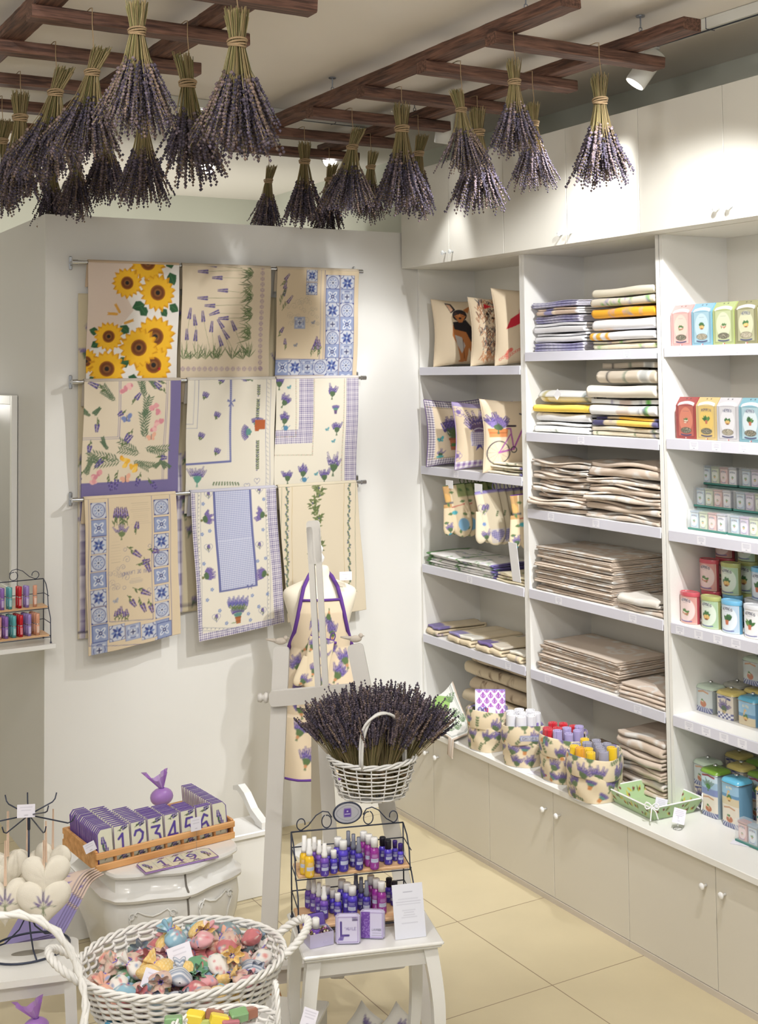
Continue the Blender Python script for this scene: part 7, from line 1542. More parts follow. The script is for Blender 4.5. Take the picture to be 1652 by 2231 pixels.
b = MB(); b.tube([cpt(.5, z, -.001) for z in np.linspace(.02, .452, 30)], .0045, 6); b.build('door_gap', mat('gap_shadow_grey', (120, 116, 110), .8), t)
for s_, nm in ((-1, 'carved_frame'), (1, 'carved_frame')):
    c0 = .5+s_*.155; b = MB(); g = lambda a, h: cpt(c0+a*.105*1.0, .215+h*.125, .004)
    out = [(-.9, .75), (-.6, 1.0), (-.3, .88), (0, .82), (.3, .88), (.6, 1.0), (.9, .75), (.78, .45), (.72, 0), (.78, -.45), (.9, -.8), (.5, -.95), (0, -.85), (-.5, -.95), (-.9, -.8), (-.78, -.45), (-.72, 0), (-.78, .45)]
    b.tube([g(*p) for p in out], .0042, 6, closed=True)
    for p in ((-.8, .85), (.8, .85), (-.8, -.85), (.8, -.85)):
        b.tube([g(p[0]+.16*math.cos(a)*(1-a/9), p[1]+.13*math.sin(a)*(1-a/9)) for a in np.linspace(0, 7, 16)], .0038, 5)
    b.build(nm, WHITEP, t, smooth=True)
# pine crate
cA, cB, cC = on(200, 1876, 2, CZ), on(512, 1796, 2, CZ), on(158, 1797, 2, CZ)
cw = (cB-cA).length; ca_ = math.atan2(cB.y-cA.y, cB.x-cA.x); cdp = min(.40, (cC-cA).length); print('crate', cw, cdp, math.degrees(ca_))
cA = Vector((1.520, 4.828, CZ)); cw = .605; ca_ = .085; cdp = .36
t = empty('pine_crate', (cA.x, cA.y, CZ+.001), ca_, 'shallow orange pine crate full of house number tiles on the commode', 'crate')
MB().box(.006, cw-.006, .006, cdp-.006, 0, .008).build('bottom', PINE, t)
for y in (0, cdp-.012):
    for z in (0, .046): MB().bevbox(0, cw, y, y+.012, z, z+.026 if z == 0 else z+.024, .002).build('rail', PINE, t)
for x in (0, cw-.012): MB().bevbox(x, x+.012, .0125, cdp-.0125, 0, .075, .002).build('end_board', PINE, t)
colx = [.014+i*(cw-.028)/8 for i in range(9)]
for x in colx[1:-1]: MB().box(x-.003, x+.003, .0125, cdp-.0125, .008, .040).build('divider', PINE, t)
PINE2 = 0
def tilecv(k):
    W, H = .063, .138; c = Cv(W, H, 600, (226, 226, 206)); V1, V2 = (92, 70, 150), (120, 92, 160)
    if k in ('L', 'R'):
        c.rect(0, 0, W, .005, V1); c.rect(0, H-.005, W, H, V1); e = (0, .005) if k == 'L' else (W-.005, W); c.rect(e[0], 0, e[1], H, V1)
        for j in range(3): c.lav(W*.45, .02+j*.02, 1.3+.2*j, .045, (80, 60, 140), (70, 100, 70), .9)
    else:
        c.rect(0, 0, W, .005, V1); c.rect(0, H-.005, W, H, V1); c.text(k, W*.5, .036, .066, .0095, (74, 56, 140), wd=.62); c.text(k, W*.5, .036, .066, .0060, (86, 66, 160), wd=.62)
        c.lav(W*.2, .012, .4, .035, (70, 54, 130), (70, 90, 60), .8); c.lav(W*.25, H-.022, .3, .04, (70, 54, 130), (70, 90, 60), .8); c.leaf(W*.6, H-.018, .2, .018, .003, (60, 60, 90)); c.leaf(W*.6, .014, .2, .018, .003, (60, 60, 90))
    return c
TW, TH = .063, .138; TILE_BODY = mat('tile_edge', (172, 140, 204), .2, coat=.5); TILE_CR = mat('tile_edge_cream', (220, 216, 196), .25, coat=.5)
GLAZ = mat('glazed_tile', attr=True, rough=.15, coat=.8)
tmeshes = {}
def tile_obj(k):
    if k not in tmeshes:
        f = MB(); f.grid(lambda U, V: (U*TW, 0*U-.0004, V*TH), 36, 72, tilecv(k)); b = MB(); b.bevbox(0, TW, 0, .0062, 0, TH, .0015) if k not in 'LR' else b.extrude([(0, .0), (TW, .0), (TW, TH), (.016, TH), (0, TH-.018)] if k == 'L' else [(0, 0), (TW, 0), (TW, TH-.018), (TW-.016, TH), (0, TH)], 0, .006, M=Matrix(((1, 0, 0, 0), (0, 0, 1, 0), (0, 1, 0, 0), (0, 0, 0, 1))))
        if k in 'LR':
            f = MB(); cv = tilecv(k); 
            def ff(U, V, k=k):
                z = V*TH; cut = np.clip((z-(TH-.018))/.018, 0, 1)*.016; x = U*TW
                x = cut+U*(TW-cut) if k == 'L' else U*(TW-cut); return x, 0*U-.0004, z
            f.grid(ff, 36, 72, cv)
        tmeshes[k] = (b.mesh('tile_body', TILE_BODY if k in 'L' else TILE_BODY), f.mesh('glazed_face', GLAZ))
    o = bpy.data.objects.new('number_tile', tmeshes[k][0]); C.objects.link(o); g = bpy.data.objects.new('glazed_face', tmeshes[k][1]); C.objects.link(g); g.parent = o; return o
Rm = Rz(ca_)
nmk = {'L': 'left edge tile', 'R': 'right edge tile'}
for i, k in enumerate(['L', '1', '2', '3', '4', '5', '6', 'R']):
    n_ = [20, 12, 11, 11, 10, 9, 3, 18][i]; gap = [.0155, .022, .018, .0125, .013, .011, .010, .0165][i]
    for j in range(n_):
        x = colx[i]+.004; y = .024+j*gap+(.0)
        if y > cdp-.045: break
        p = Vector((cA.x, cA.y, 0))+Rm @ Vector((x, y, 0)); o = tile_obj(k); o.location = (p.x, p.y, CZ+.010); o.rotation_euler = (-.16-.006*j*0+random.uniform(-.02, .02), 0, ca_)
        tag(o, ('front house tile with a violet number '+k+' in the pine crate' if k not in 'LR' else 'front '+nmk[k]+' with lavender in the pine crate') if j == 0 else ('house tile stacked behind the front number '+k if k not in 'LR' else nmk[k]+' stacked behind the front one in the pine crate'), 'tile', 'house number tiles in the pine crate')
# the 149 sample lying in front of the crate
pA, pB = on(284, 1872, 2, CZ+.002), on(446, 1842, 2, CZ+.002); dd = (pB-pA); a_ = math.atan2(dd.y, dd.x); L_ = dd.length
for i, k in enumerate(['L', '1', '4', '9', 'R']):
    o = tile_obj(k); o.scale = (L_/5/TW*.99, 1, .80); q = Vector((1.675, 4.712, 0))+Rz(.02) @ Vector((i*L_/5, .0, 0)); o.location = (q.x, q.y, CZ+.0085); o.rotation_euler = (-PI/2, 0, .02)
    tag(o, ('left end tile', 'tile with number 1', 'tile with number 4', 'tile with number 9', 'right end tile')[i]+' of the 149 house sign lying on the commode', 'tile', 'the 149 house sign tiles')
card('price_card', .045, .035, (cA.x-.010, cA.y+.03, CZ+.075), (-.2, -.4, -.3), 'small white price card tied to the left end of the pine crate', seed=11, n=2)
pp = on(432, 1775, 1, 4.80); card('price_card', .045, .052, (pp.x, 4.822, CZ+.085), (-.1, 0, .05), 'white price card standing before the number 6 tiles', seed=12, n=2)
b = MB(); b.tube([(0, 0, 0), (.002, 0, .08)], .0008, 5); tag(b.build('card_wire', CHROME, loc=(pp.x, 4.822, CZ+.004)), 'thin wire holding the card before the number 6 tiles', 'wire')
# organza pouch
def organza(p, s_, label, col=(178, 124, 212), stf=True):
    t = empty('organza_pouch', p, 0, label, 'pouch'); OR = mat('violet_organza', col, .3, alpha=.72, sheen=.4)
    b = MB(); b.ball((0, 0, s_*.38), s_*.42, 16, 10, (1.2, .9, .9)); b.build('pouch_body', OR, t, smooth=True)
    def ruf(U, V): a = U*2*PI; r = s_*(.08+.42*V)*(1+.22*np.sin(a*7)); return r*np.cos(a)-s_*.30*V, r*.5*np.sin(a), s_*(.72+.62*V*(1+.3*np.cos(a*2)))
    b = MB(); b.grid(ruf, 90, 12); b.build('ruffle', OR, t, smooth=True)
    b = MB(); b.tube([(s_*.10*math.cos(a), s_*.09*math.sin(a), s_*.73) for a in np.linspace(0, 2*PI, 13)[:-1]], s_*.03, 6, closed=True); b.build('ribbon', PUR, t, smooth=True); return t
q = Vector((cA.x, cA.y, 0))+Rm @ Vector((.375, cdp-.08, 0)); organza((q.x+.03, q.y, CZ+.098), .10, 'violet organza lavender pouch with a ruffled top lying on the number tiles')
# ---------------- tea towels sliding off the plinth -----------------
for i in range(5):
    random.seed(60+i); c = Cv(.20, .62, 260, (228, 206, 192)); c.rect(0, 0, .20, .17, (160, 150, 206)); 
    for k in range(4): c.line([(0, .175+.012*k), (.2, .175+.012*k)], .003, (70, 60, 120)); 
    c.rect(0, .19, .2, .24, (176, 166, 214)); c.line([(0, .245), (.2, .245)], .004, (60, 50, 110)); c.line([(.185, .17), (.185, .62)], .004, (70, 60, 110))
    for k in range(7): c.bouquet(random.uniform(.03, .17), random.uniform(.28, .58), random.uniform(0, 6), .05, 6, .8, col=(120, 110, 190), g=(150, 140, 190))
    A0, B0 = dep(214, 1890, 4.72), dep(110, 2036, 4.40); dx = Vector((.055*i*.12, 0, 0)); off = .012*i
    wd = Vector((-.18, -.05, .02))
    def f(U, V, off=off, i=i):
        P = [B0[k]*(1-V)+A0[k]*V for k in range(3)]; s_ = (1-U)
        return P[0]+wd.x*s_+off*.9+.012*np.sin(V*5), P[1]+wd.y*s_+off*.6, np.maximum(P[2]+.05*np.sin(V*PI)*1.0+wd.z*s_-off*.85, .012+.008*(4-i))
    b = MB(); b.grid(f, 50, 140, c); o = b.build('tea_towel', PRINT, smooth=True); solid(o, .005, 0); tag(o, 'pink and lilac lavender tea towel, '+ordl(4-i, 5)+', sliding off the white plinth', 'tea towel', 'fanned lilac tea towels by the plinth')
# ---------------- stool with heart stand -----------------
SZ = .60
t = empty('stool', (on(60, 2090, 2, SZ).x, on(60, 2090, 2, SZ).y, 0), -.27, 'white wooden stool with an oval grip hole, under the heart stand', 'stool')
P = []; hw, hd, rr = .155, .125, .035
for cx, cy, a0 in ((hw-rr, hd-rr, 0), (-hw+rr, hd-rr, PI/2), (-hw+rr, -hd+rr, PI), (hw-rr, -hd+rr, 1.5*PI)):
    for k in range(6): a = a0+k*PI/10; P.append((cx+rr*math.cos(a), cy+rr*math.sin(a)))
P = [(x, y-(.018*(1-(x/hw)**2) if y < 0 else 0)) for x, y in P]
MB().extrude(P, SZ-.02, SZ).build('seat', WHITEP, t)
gh = MB(); gh.extrude([(.05*math.cos(a), .045+.018*math.sin(a)) for a in np.linspace(0, 2*PI, 33)[:-1]], SZ-.004, SZ+.0006); gh.build('grip_hole', mat('grip_hole_shade', (150, 146, 138), .9), t)
for sx in (-1, 1):
    for sy in (-1, 1):
        b = MB(); x0, y0 = sx*(hw-.03), sy*(hd-.03); x1, y1 = sx*(hw-.005), sy*(hd-.005); V = []
        for z, x, y, s_ in ((0, x1, y1, .014), (SZ*.5, (x0+x1)/2, (y0+y1)/2, .016), (SZ-.0205, x0, y0, .018)): V += [(x-s_, y-s_, z), (x+s_, y-s_, z), (x+s_, y+s_, z), (x-s_, y+s_, z)]
        b.add(V, [(3, 2, 1, 0), (8, 9, 10, 11)]+[(i*4+k, i*4+(k+1) % 4, i*4+4+(k+1) % 4, i*4+4+k) for i in range(2) for k in range(4)]); b.build('leg', WHITEP, t)
for y in (-hd+.03, hd-.03): MB().box(-hw+.045, hw-.045, y-.008, y+.008, SZ-.07, SZ-.0205).build('rail', WHITEP, t)
HS = on(62, 2068, 2, SZ); HZ = SZ+.001
t = empty('heart_stand', (HS.x, HS.y, HZ), 0, 'black wire stand with radiating hooks carrying the cotton hearts', 'stand')
hp = dep(57, 1782, 3.93); Hh = hp.z-HZ; b = MB(); b.tube([(.128*math.cos(a), .105*math.sin(a), .004) for a in np.linspace(0, 2*PI, 41)[:-1]], .0035, 8, closed=True)
for a in (.6, 2.6, 4.7): b.tube([(0, 0, .115), (.03*math.cos(a), .025*math.sin(a), .06), (.075*math.cos(a), .06*math.sin(a), .02), (.128*math.cos(a), .105*math.sin(a), .005)], .0026, 6)
b.cyl((0, 0, .11), (0, 0, Hh), .0032, 8); b.cyl((0, 0, Hh-.045), (0, 0, Hh), .005, 8); b.build('pole', BLACKM, t, smooth=True)
arms = {}
for i, (u, v) in enumerate(((103, 1767), (98, 1812), (120, 1740), (14, 1745), (-40, 1790), (8, 1813), (60, 1740), (158, 1788))):
    L = .155 if i != 2 else .15; px_ = dep(u, v, 3.93+(-.10, -.12, .10, .10, .0, -.12, .14, .0)[i]*.9)-Vector((HS.x, HS.y, HZ)); b = MB(); b.tube([(0, 0, Hh), (px_.x*.9, px_.y*.9, px_.z-.008), (px_.x, px_.y, px_.z), (px_.x*1.06, px_.y*1.06, px_.z+.018)], .0022, 6); b.build('hook_arm', BLACKM, t, smooth=True); arms[i] = Vector((HS.x, HS.y, HZ))+px_*.93
card('price_card', .055, .040, (hp.x-.002, hp.y-.006, hp.z+.003), (-.05, 0, -.4), 'white price card standing on top of the black wire heart stand', seed=13, n=2)
COT = mat('ecru_cotton', attr=True, rough=.9, bump=.5, bscale=600, sheen=.2)
def heart_canvas(S_):
    c = Cv(S_, S_, 380, (232, 226, 212)); random.seed(4); cx = S_*.5
    for k, (a, L) in enumerate(((PI/2, .30), (PI/2+.4, .25), (PI/2-.4, .25), (PI/2+.85, .2), (PI/2-.85, .2))):
        x, y = cx, S_*.40; ex, ey = x+L*S_*math.cos(a), y+L*S_*math.sin(a); c.line([(x, y), ((x+ex)/2, (y+ey)/2+.002), (ex, ey)], .0013, (100, 120, 74)); c.blob_line(x+.5*L*S_*math.cos(a), y+.5*L*S_*math.sin(a), a, L*S_*.5, 6, .0024, (96, 66, 146), (120, 92, 170))
    for a in (-1.9, -1.57, -1.25): c.line([(cx, S_*.40), (cx+.13*S_*math.cos(a), S_*.40+.13*S_*math.sin(a))], .002, (96, 116, 70))
    for sg in (-1, 1): c.line([(cx, S_*.4), (cx+sg*.12*S_, S_*.46), (cx+sg*.22*S_, S_*.43)], .0018, (96, 112, 74))
    return c
HC = heart_canvas(.16)
def heart(p, S_, rz, ribz, label, tilt=.0, motif=True):
    t = empty('cotton_heart', p, rz, label, 'heart', 'ecru cotton hearts on the wire stand'); b = MB(); nr, na = 16, 72
    for sg in (1, -1):
        V = []; 
        for i in range(nr+1):
            r = i/nr
            for k in range(na):
                q = 2*PI*k/na; hx = 16*math.sin(q)**3/32; hz = (13*math.cos(q)-5*math.cos(2*q)-2*math.cos(3*q)-math.cos(4*q))/32
                x, z = hx*r, (hz+.04)*r-.04; th = .17*math.sqrt(max(0, 1-r**2.6))*(1+.04*math.sin(9*q)*r); V.append((x*S_, -sg*th*S_, z*S_-.40*S_))
        F = [(i*na+k, i*na+(k+1) % na, (i+1)*na+(k+1) % na, (i+1)*na+k) for i in range(nr) for k in range(na)]
        if sg > 0: F = [f[::-1] for f in F]
        A = np.array(V); col = HC.sample(np.clip(A[:, 0]/S_+.5, 0, 1), np.clip(A[:, 2]/S_+.9, 0, 1)) if (motif and sg > 0) else np.tile(np.array(lin((232, 226, 212))), (len(V), 1)); b.add(V, F[::1], col)
    b.build('stuffed_body', COT, t, smooth=True)
    b = MB(); b.col = lin((224, 196, 172)); top = -.16*S_
    for dx in (-.0025, .0025): b.add([(dx-.0022, -.002, top), (dx+.0022, -.002, top), (dx*.3+.0022, 0, ribz), (dx*.3-.0022, 0, ribz)], [(0, 1, 2, 3)])
    o = b.build('ribbon_loop', COT, t); solid(o, .0008, 0); return t
for i, S_, dz, lab, mo in ((1, .165, .115, 'large front cotton heart with an embroidered lavender sprig', True), (5, .160, .11, 'left front cotton heart with embroidery, cut by the photo edge', True), (0, .150, .10, 'right cotton heart hanging behind the large front one', False), (2, .135, .105, 'rear cotton heart on the longest right hook arm', False), (6, .14, .125, 'upper rear cotton heart close to the pole', False), (3, .14, .12, 'rear left cotton heart behind the pole', False), (4, .14, .10, 'cotton heart hanging at the left photo edge', False)):
    p = arms[i]; heart((p.x, p.y, p.z-dz), S_, (-.45, -.35, -.9, -.2, -.5, -.3, -.6)[i], dz, lab, motif=mo)
# ---------------- big oval basket of sachets -----------------
BZ = .62; bc = on(396, 2088, 2, .77)
MB_ = empty('white_crate', (bc.x, bc.y, 0), -.28, 'white painted wooden crate carrying the big oval basket', 'crate')
for z in (.06, .22, .38, .54):
    for y in (-.13, .118): MB().bevbox(-.20, .20, y, y+.012, z, z+.07, .002).build('slat', WHITEP, MB_)
    for x in (-.20, .188): MB().bevbox(x, x+.012, -.1175, .1175, z, z+.07, .002).build('slat', WHITEP, MB_)
MB().box(-.187, .187, -.117, .117, .59, .61).build('top_board', WHITEP, MB_)
for x in (-.187, .165):
    for y in (-.1175, .0955): MB().box(x, x+.022, y, y+.022, 0, .589).build('post', WHITEP, MB_)
t = wicker('oval_basket', (bc.x, bc.y, .6115), -.28, .285, .235, .165, .30, 18, 40, .0048, 'large white oval wicker basket full of patterned sachets', tw=.0065)
for sg in (-1, 1): rope([(sg*(.285+.075*math.sin(q)), .055*math.cos(q)*1.2, .165+.055*math.sin(q)) for q in np.linspace(-.1, PI+.1, 36)], .0105, t, turns=5)
SACH = []; pals = [((226, 150, 160), (240, 230, 226), 'pink'), ((120, 180, 206), (230, 236, 240), 'light blue'), ((200, 80, 90), (240, 220, 210), 'red'), ((236, 190, 60), (250, 236, 190), 'yellow dotted'), ((90, 120, 160), (236, 236, 240), 'navy striped'), ((236, 232, 226), (220, 120, 110), 'white floral'), ((60, 150, 90), (226, 236, 226), 'green'), ((232, 160, 130), (240, 220, 200), 'coral'), ((110, 140, 150), (226, 230, 226), 'grey-teal floral'), ((216, 180, 160), (180, 100, 100), 'beige rosy')]
for i, (c1, c2, nm) in enumerate(pals):
    random.seed(90+i); c = Cv(.10, .08, 420, c1)
    if 'striped' in nm:
        for k in range(9): c.rect(0, k*.009, .10, k*.009+.004, c2)
    elif 'dotted' in nm:
        for a in range(14):
            for e in range(11): c.disc(a*.0075+.004*(e % 2), e*.0075, .0016, col=c2)
    else:
        for k in range(46):
            x, y = random.uniform(0, .1), random.uniform(0, .08); c.disc(x, y, random.uniform(.002, .0045), random.uniform(.002, .004), random.choice((c2, c2, (90, 130, 90), (120, 150, 200), (220, 90, 100))), random.uniform(0, 3))
    cv_ = c; c.a = np.clip((c.a*.9+c.a.mean(2, keepdims=True)*.1)*.86+.10, 0, 1)
    b = MB(); 
    def f(U, V, i=i):
        a = U*2*PI; s_ = V; r = np.interp(s_, [0, .06, .2, .42, .6, .70, .80, .92, 1], [.002, .016, .026, .027, .018, .0055, .013, .021, .024]); wv = 1+np.where(s_ > .68, .28*np.sin(a*6+i), .05*np.sin(a*3+i)); sq = 1+.25*np.cos(2*a)*(s_ < .6)
        return r*wv*sq*np.cos(a), r*wv*.8*np.sin(a), -.035+s_*.085
    b.grid(f, 44, 30, c); m1 = b.mesh('pouch', PRINT, True); b = MB(); b.tube([(.0066*math.cos(a), .0056*math.sin(a), .0245) for a in np.linspace(0, 2*PI, 10)[:-1]], .0018, 5, closed=True); b.tube([(0, -.006, .0245), (.012, -.012, .02), (.016, -.010, .03)], .0016, 4); m2 = b.mesh('tie_ribbon', mat('violet_ribbon', (130, 110, 200), .4), True); SACH.append((m1, m2, nm))
R = random.Random(77); ba = -.28; pts = []
for lay, (n_, z0, sa_, sb_) in enumerate(((20, .060, .19, .14), (46, .095, .225, .17), (50, .122, .235, .185), (18, .150, .15, .12))):
    k = 0
    for tr in range(3000):
        if k >= n_: break
        a = R.uniform(0, 2*PI); r = math.sqrt(R.random()); x, y = sa_*r*math.cos(a), sb_*r*math.sin(a)
        if any(l == lay and (x-p)**2+(y-q)**2 < .033**2 for l, p, q in pts): continue
        pts.append((lay, x, y)); k += 1; m1, m2, nm = SACH[R.randrange(10)]
        t2 = empty('sachet', (bc.x+x*math.cos(ba)-y*math.sin(ba), bc.y+x*math.sin(ba)+y*math.cos(ba), .6115+z0+.035*(y > .04)*(x > -.02)+R.uniform(-.004, .006)), 0, nm+' fabric sachet tied at the neck in the big oval basket', 'sachet', nm+' sachets in the oval basket'); t2.rotation_euler = (R.uniform(.9, 2.1)*R.choice((-1, 1)), R.uniform(-.5, .5), R.uniform(0, 6.3)); t2.scale = (1.05,)*3
        for nn, me in (('pouch', m1), ('tie_ribbon', m2)): o = bpy.data.objects.new(nn, me); C.objects.link(o); o.parent = t2
for (u, v, Zc, rr_, lab, sd) in ((398, 2088, 3.47, .15, 'white price card in the middle of the oval basket', 4), (328, 2146, 3.36, -.2, 'white price card at the front left of the oval basket', 5)):
    p = dep(u, v, Zc); card('price_card', .066, .054, (p.x, p.y, p.z-.02), (-.5, -.25*np.sign(rr_), -.45+rr_), lab, seed=sd, n=2)
# twisted handle of the nearest basket at the left edge
t = empty('handled_basket', (0, 0, 0), 0, 'white basket at the lower left edge, only its tall twisted handle showing', 'basket')
rope([dep(*q) for q in ((-60, 2010, 3.2), (-10, 1996, 3.22), (40, 1992, 3.25), (85, 2004, 3.27), (125, 2032, 3.28), (152, 2070, 3.29), (170, 2110, 3.29), (182, 2150, 3.28), (187, 2190, 3.26), (184, 2230, 3.24), (184, 2300, 3.22), (184, 2380, 3.2))], .011, t, turns=4, n=3)
pb2 = dep(60, 2400, 3.2); b = MB()
for r_ in range(6): b.tube([(pb2.x+.13*math.cos(a), pb2.y+.10*math.sin(a), pb2.z-.06+.018*r_) for a in np.linspace(0, 2*PI, 37)[:-1]], .006, 5, closed=True)
b.build('weave', WICK, t, smooth=True)
# brown paper bag and violet organza under the stool
p = dep(18, 2205, 3.75); t = empty('paper_bag', (p.x, p.y, .28), -.3, 'crumpled brown paper bag under the stool at the left edge', 'bag')
def bagf(U, V): a = U*2*PI; r = .085*(1-.35*V**2)*(1+.10*np.sin(3*a+5*V)+.05*np.sin(7*a-9*V)); return r*np.cos(a), r*.8*np.sin(a), V*.15+.01*np.sin(4*a)*V
b = MB(); b.grid(bagf, 60, 26); b.lathe([(.055, .14), (.0, .125)], n=20); b.build('bag_body', mat('brown_paper', (150, 110, 74), .7, bump=.6, bscale=40), t, smooth=True); MB().box(-.13, .13, -.1, .1, -.27, -.002).build('carton_under', mat('carton', (176, 132, 88), .8), t)
p = dep(78, 2225, 3.70); organza((p.x, p.y, p.z-.05), .08, 'violet organza pouch under the stool beside the paper bag')
p = dep(78, 2225, 3.70); tag(MB().bevbox(-.07, .07, -.06, .06, 0, p.z-.051, .003).build('white_box', WHITEP, loc=(p.x, p.y, 0)), 'white box on the floor carrying the organza pouch under the stool', 'box')
# cardboard box on the floor behind the crate
CARD = mat('corrugated_card', (170, 122, 78), .8, noise=.1, nscale=10)
p = on(205, 2235, 2, .12); t = empty('cardboard_box', (1.02, 3.55, 0), -.5, 'brown cardboard box on the floor behind the white stool leg', 'box'); MB().bevbox(-.14, .14, -.11, .11, 0, .30, .003).build('carton', CARD, t); b = MB(); b.add([(-.14, -.11, .301), (.14, -.11, .301), (.14, -.20, .33), (-.14, -.20, .33)], [(0, 1, 2, 3)]); solid(b.build('flap', CARD, t), .003)
t = empty('cardboard_box', (1.93, 4.16, 0), -.3, 'small brown cardboard box on the floor behind the left easel leg', 'box'); MB().bevbox(-.06, .06, .04, .14, 0, .16, .003).build('carton', CARD, t)
# flat white lidded box, pillows and soaps at the bottom edge
p = dep(610, 2215, 4.0); t = empty('white_lidded_box', (p.x, p.y, 0), -.75, 'flat white box with a grey edge line on the floor left of the side table', 'box'); MB().bevbox(-.16, .13, -.10, .10, 0, p.z-.004, .004).build('box_body', mat('box_grey', (200, 198, 192), .6), t); MB().bevbox(-.165, .135, -.105, .105, p.z-.0035, p.z+.012, .003).build('lid', WHITEP, t)
for i, (u, v) in enumerate(((792, 2232), (868, 2234))):
    p = dep(u, v, 4.05); random.seed(i); c = Cv(.10, .10, 300, (232, 230, 226)); c.bouquet(.05, .03, 1.5, .05, 7, .6)
    b = MB()
    for sg in (1, -1): b.grid(lambda U, V, sg=sg: ((U-.5)*.10*(1-.12*np.sin(PI*V)), -sg*.022*np.sqrt(np.clip((1-(2*U-1)**4)*(1-(2*V-1)**4), 0, 1))-sg*.0005, (V-.5)*.10*(1-.12*np.sin(PI*U))), 26, 26, c, flip=sg < 0)
    o = b.build('lavender_pillow', PRINT, smooth=True, loc=p, rz=(-.4, .75, -.5)); tag(o, ('small white lavender pillow standing on its corner, left one at the bottom edge', 'small white lavender pillow with a violet sprig, right one at the bottom edge')[i], 'pillow', 'lavender pillows at the bottom edge')
    tag(MB().bevbox(-.035, .035, -.03, .03, 0, p.z-.068, .003).build('white_stand', WHITEP, loc=(p.x, p.y, 0)), ('low white block under the left lavender pillow', 'low white block under the right lavender pillow')[i], 'block')
p0 = dep(490, 2262, 3.02); t = wicker('soap_basket', (p0.x, p0.y, p0.z-.02), -.3, .13, .085, .05, .2, 4, 20, .0035, 'little white wicker basket of soaps at the bottom edge', tw=.005)
rope([(.125+.0*math.sin(q), .035*math.cos(q), .05+.085*math.sin(q)) for q in np.linspace(0, PI, 24)], .006, t, turns=4); zt_ = p0.z-.022
tag(MB().bevbox(-.15, .15, -.10, .10, 0, zt_, .004).build('white_pedestal', WHITEP, loc=(p0.x, p0.y, 0), rz=-.3), 'white pedestal under the soap basket, below the photo edge', 'pedestal')
R = random.Random(3)
for i, (u, v, cl, nm) in enumerate(((378, 2226, (130, 170, 120), 'green'), (425, 2216, (240, 214, 70), 'yellow'), (468, 2210, (160, 110, 90), 'brown'), (478, 2222, (244, 220, 80), 'yellow'), (520, 2212, (120, 170, 110), 'green'), (540, 2208, (170, 110, 96), 'brown'), (500, 2230, (190, 120, 130), 'pink'), (450, 2232, (190, 200, 120), 'light green'))):
    p = dep(u, v, 3.05+.02*(i % 3)); o = MB().bevbox(-.022, .022, -.015, .015, -.012, .012, .003).build('soap_bar', mat('soap_'+nm.replace(' ', '_'), cl, .4, coat=.3), loc=p, rz=(R.uniform(-.3, .3), R.uniform(-.3, .3), R.uniform(-.8, .3))); tag(o, nm+' wrapped soap bar heaped in the little soap basket', 'soap', nm+' soaps in the little basket')
p = dep(668, 2222, 3.30); card('price_card', .040, .045, (p.x, p.y, p.z-.02), (-.5, .35, -.5), 'white price card tilted at the bottom edge left of the table leg', seed=17, n=3)
p = dep(270, 2226, 3.35); tag(MB().bevbox(-.05, .05, -.03, .03, -.01, .01, .004).build('blue_packet', mat('blue_packet', (80, 160, 200), .4), loc=p, rz=(0, .1, -.3)), 'turquoise packet at the bottom edge under the oval basket', 'packet')
# ---------------- wall shelf with the lip balm rack at far left, framed mirror -----------------
t = empty('wall_shelf', (1.0, 5.93, 1.118), 0, 'white wall shelf at the left photo edge under the tube rack', 'shelf'); MB().bevbox(0, .672, 0, .17, 0, .022, .002).build('board', WHITEP, t); MB().box(.02, .655, .171, .36, 0, .022).build('rear_board', WHITEP, t)
q = dep(95, 1376, 6.03); LR = Vector((1.655-.46, 6.07, 1.1415)); rack(LR, 0, .455, .13, .285, 'black wire rack with two wooden shelves of colourful tubes, cut by the left edge', (.034, .162), sign=False)
b = MB(); b.tube([(1.655-.46+.2275+.045*math.cos(a), 6.07, 1.1415+.285+.05+.038*math.sin(a)) for a in np.linspace(0, 2*PI, 9)[:-1]], .006, 6, closed=True)
TUBES = dict(violet=(140, 100, 180), teal=(90, 170, 176), red=(196, 16, 36), lilac=(150, 130, 200), peach=(222, 160, 130), plum=(110, 50, 130), pink=(214, 150, 150))
tm = {}
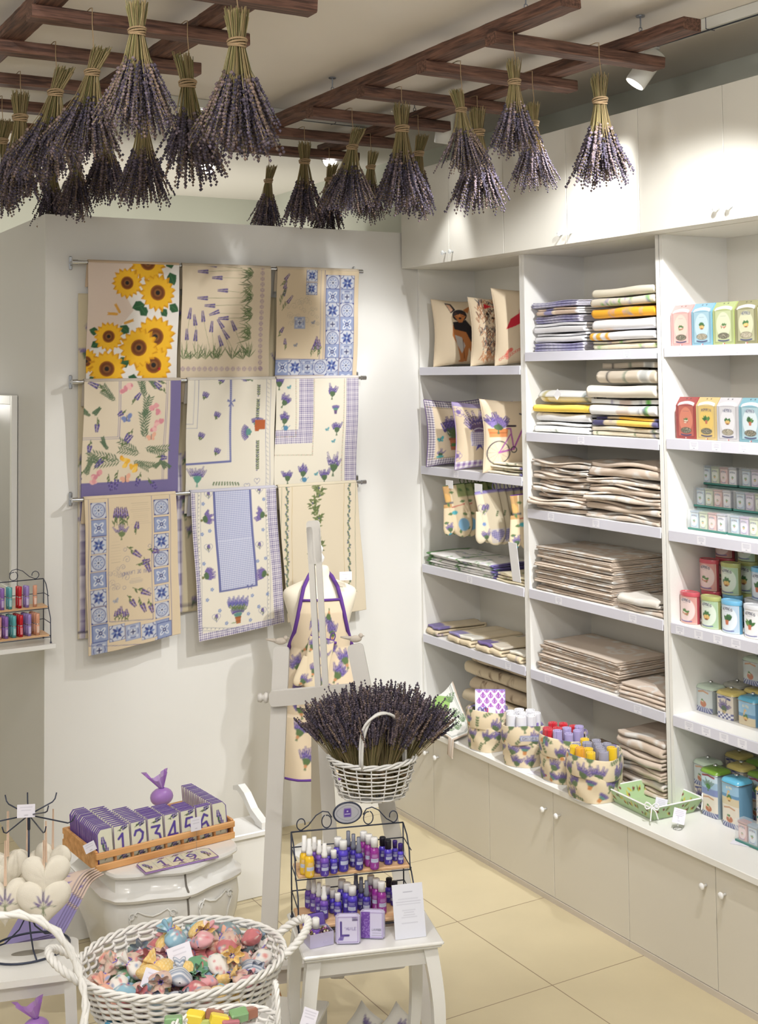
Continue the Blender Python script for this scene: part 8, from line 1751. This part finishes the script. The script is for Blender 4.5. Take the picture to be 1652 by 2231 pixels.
for k, cl in TUBES.items():
    b = MB(); b.col = lin(cl); b.lathe([(.0095, 0), (.0098, .052), (.0092, .0525), (.0098, .053), (.0098, .098), (.008, .1), (0, .1)], n=16); m1 = b.mesh('tube_body', mat('plastic_tube', attr=True, rough=.3, coat=.3), True); b = MB(); b.lathe([(.0100, .050), (.0101, .0535)], n=16); m2 = b.mesh('silver_ring', CHROME, True)
    b = MB(); b.col = lin(tuple(min(255, int(v*.5+120)) for v in cl)); b.grid(lambda U, V: (.0101*np.sin((U-.5)*1.2), -.0101*np.cos((U-.5)*1.2), .012+V*.03), 6, 8); tm[k] = (m1, m2, b.mesh('label_print', TAGM, True))
for sh, zsh, y0, nr, seq in (('upper', 1.1415+.162+.0095, 5.985, 2, (('violet', 5), ('teal', 22), ('red', 43), ('lilac', 59), ('peach', 76))), ('lower', 1.1415+.034+.0095, 5.957, 4, (('pink', -1), ('violet', 14), ('teal', 31), ('red', 46), ('lilac', 64), ('peach', 82)))):
    for k, u in seq:
        for j in range(nr if not (sh == 'upper' and k == 'peach') else 1):
            x = on(u, 1300, 1, y0).x; o = empty('lip_balm', (x-.004*j, y0+.024*j, zsh+.0006), .1, k+' capped tube, '+('front row', 'second row', 'third row', 'back row')[j]+' of the '+sh+' rack shelf at far left', 'tube', 'capped tubes on the left rack')
            for n2, me in zip(('tube_body', 'silver_ring', 'label_print'), tm[k]): e = bpy.data.objects.new(n2, me); C.objects.link(e); e.parent = o
t = empty('wall_mirror', (1.662, 6.62, 1.25), 0, 'tall white framed mirror on the side wall at the left edge', 'mirror'); b = MB()
for q in ((0, 1.04, 0, .05), (0, 1.04, .99, 1.04)): pass
for (y0, y1, z0, z1) in ((.0, .04, 0, 1.05), (.5, .54, 0, 1.05), (.0401, .4999, 1.0, 1.05), (.0401, .4999, 0, .05)): b.bevbox(-.03, 0, y0, y1, z0, z1, .003)
b.build('frame', WHITEP, t); MB().box(-.012, -.001, .0401, .4999, .0501, .9999).build('mirror_glass', mat('mirror_glass', (190, 186, 186), .25, metal=.4), t)
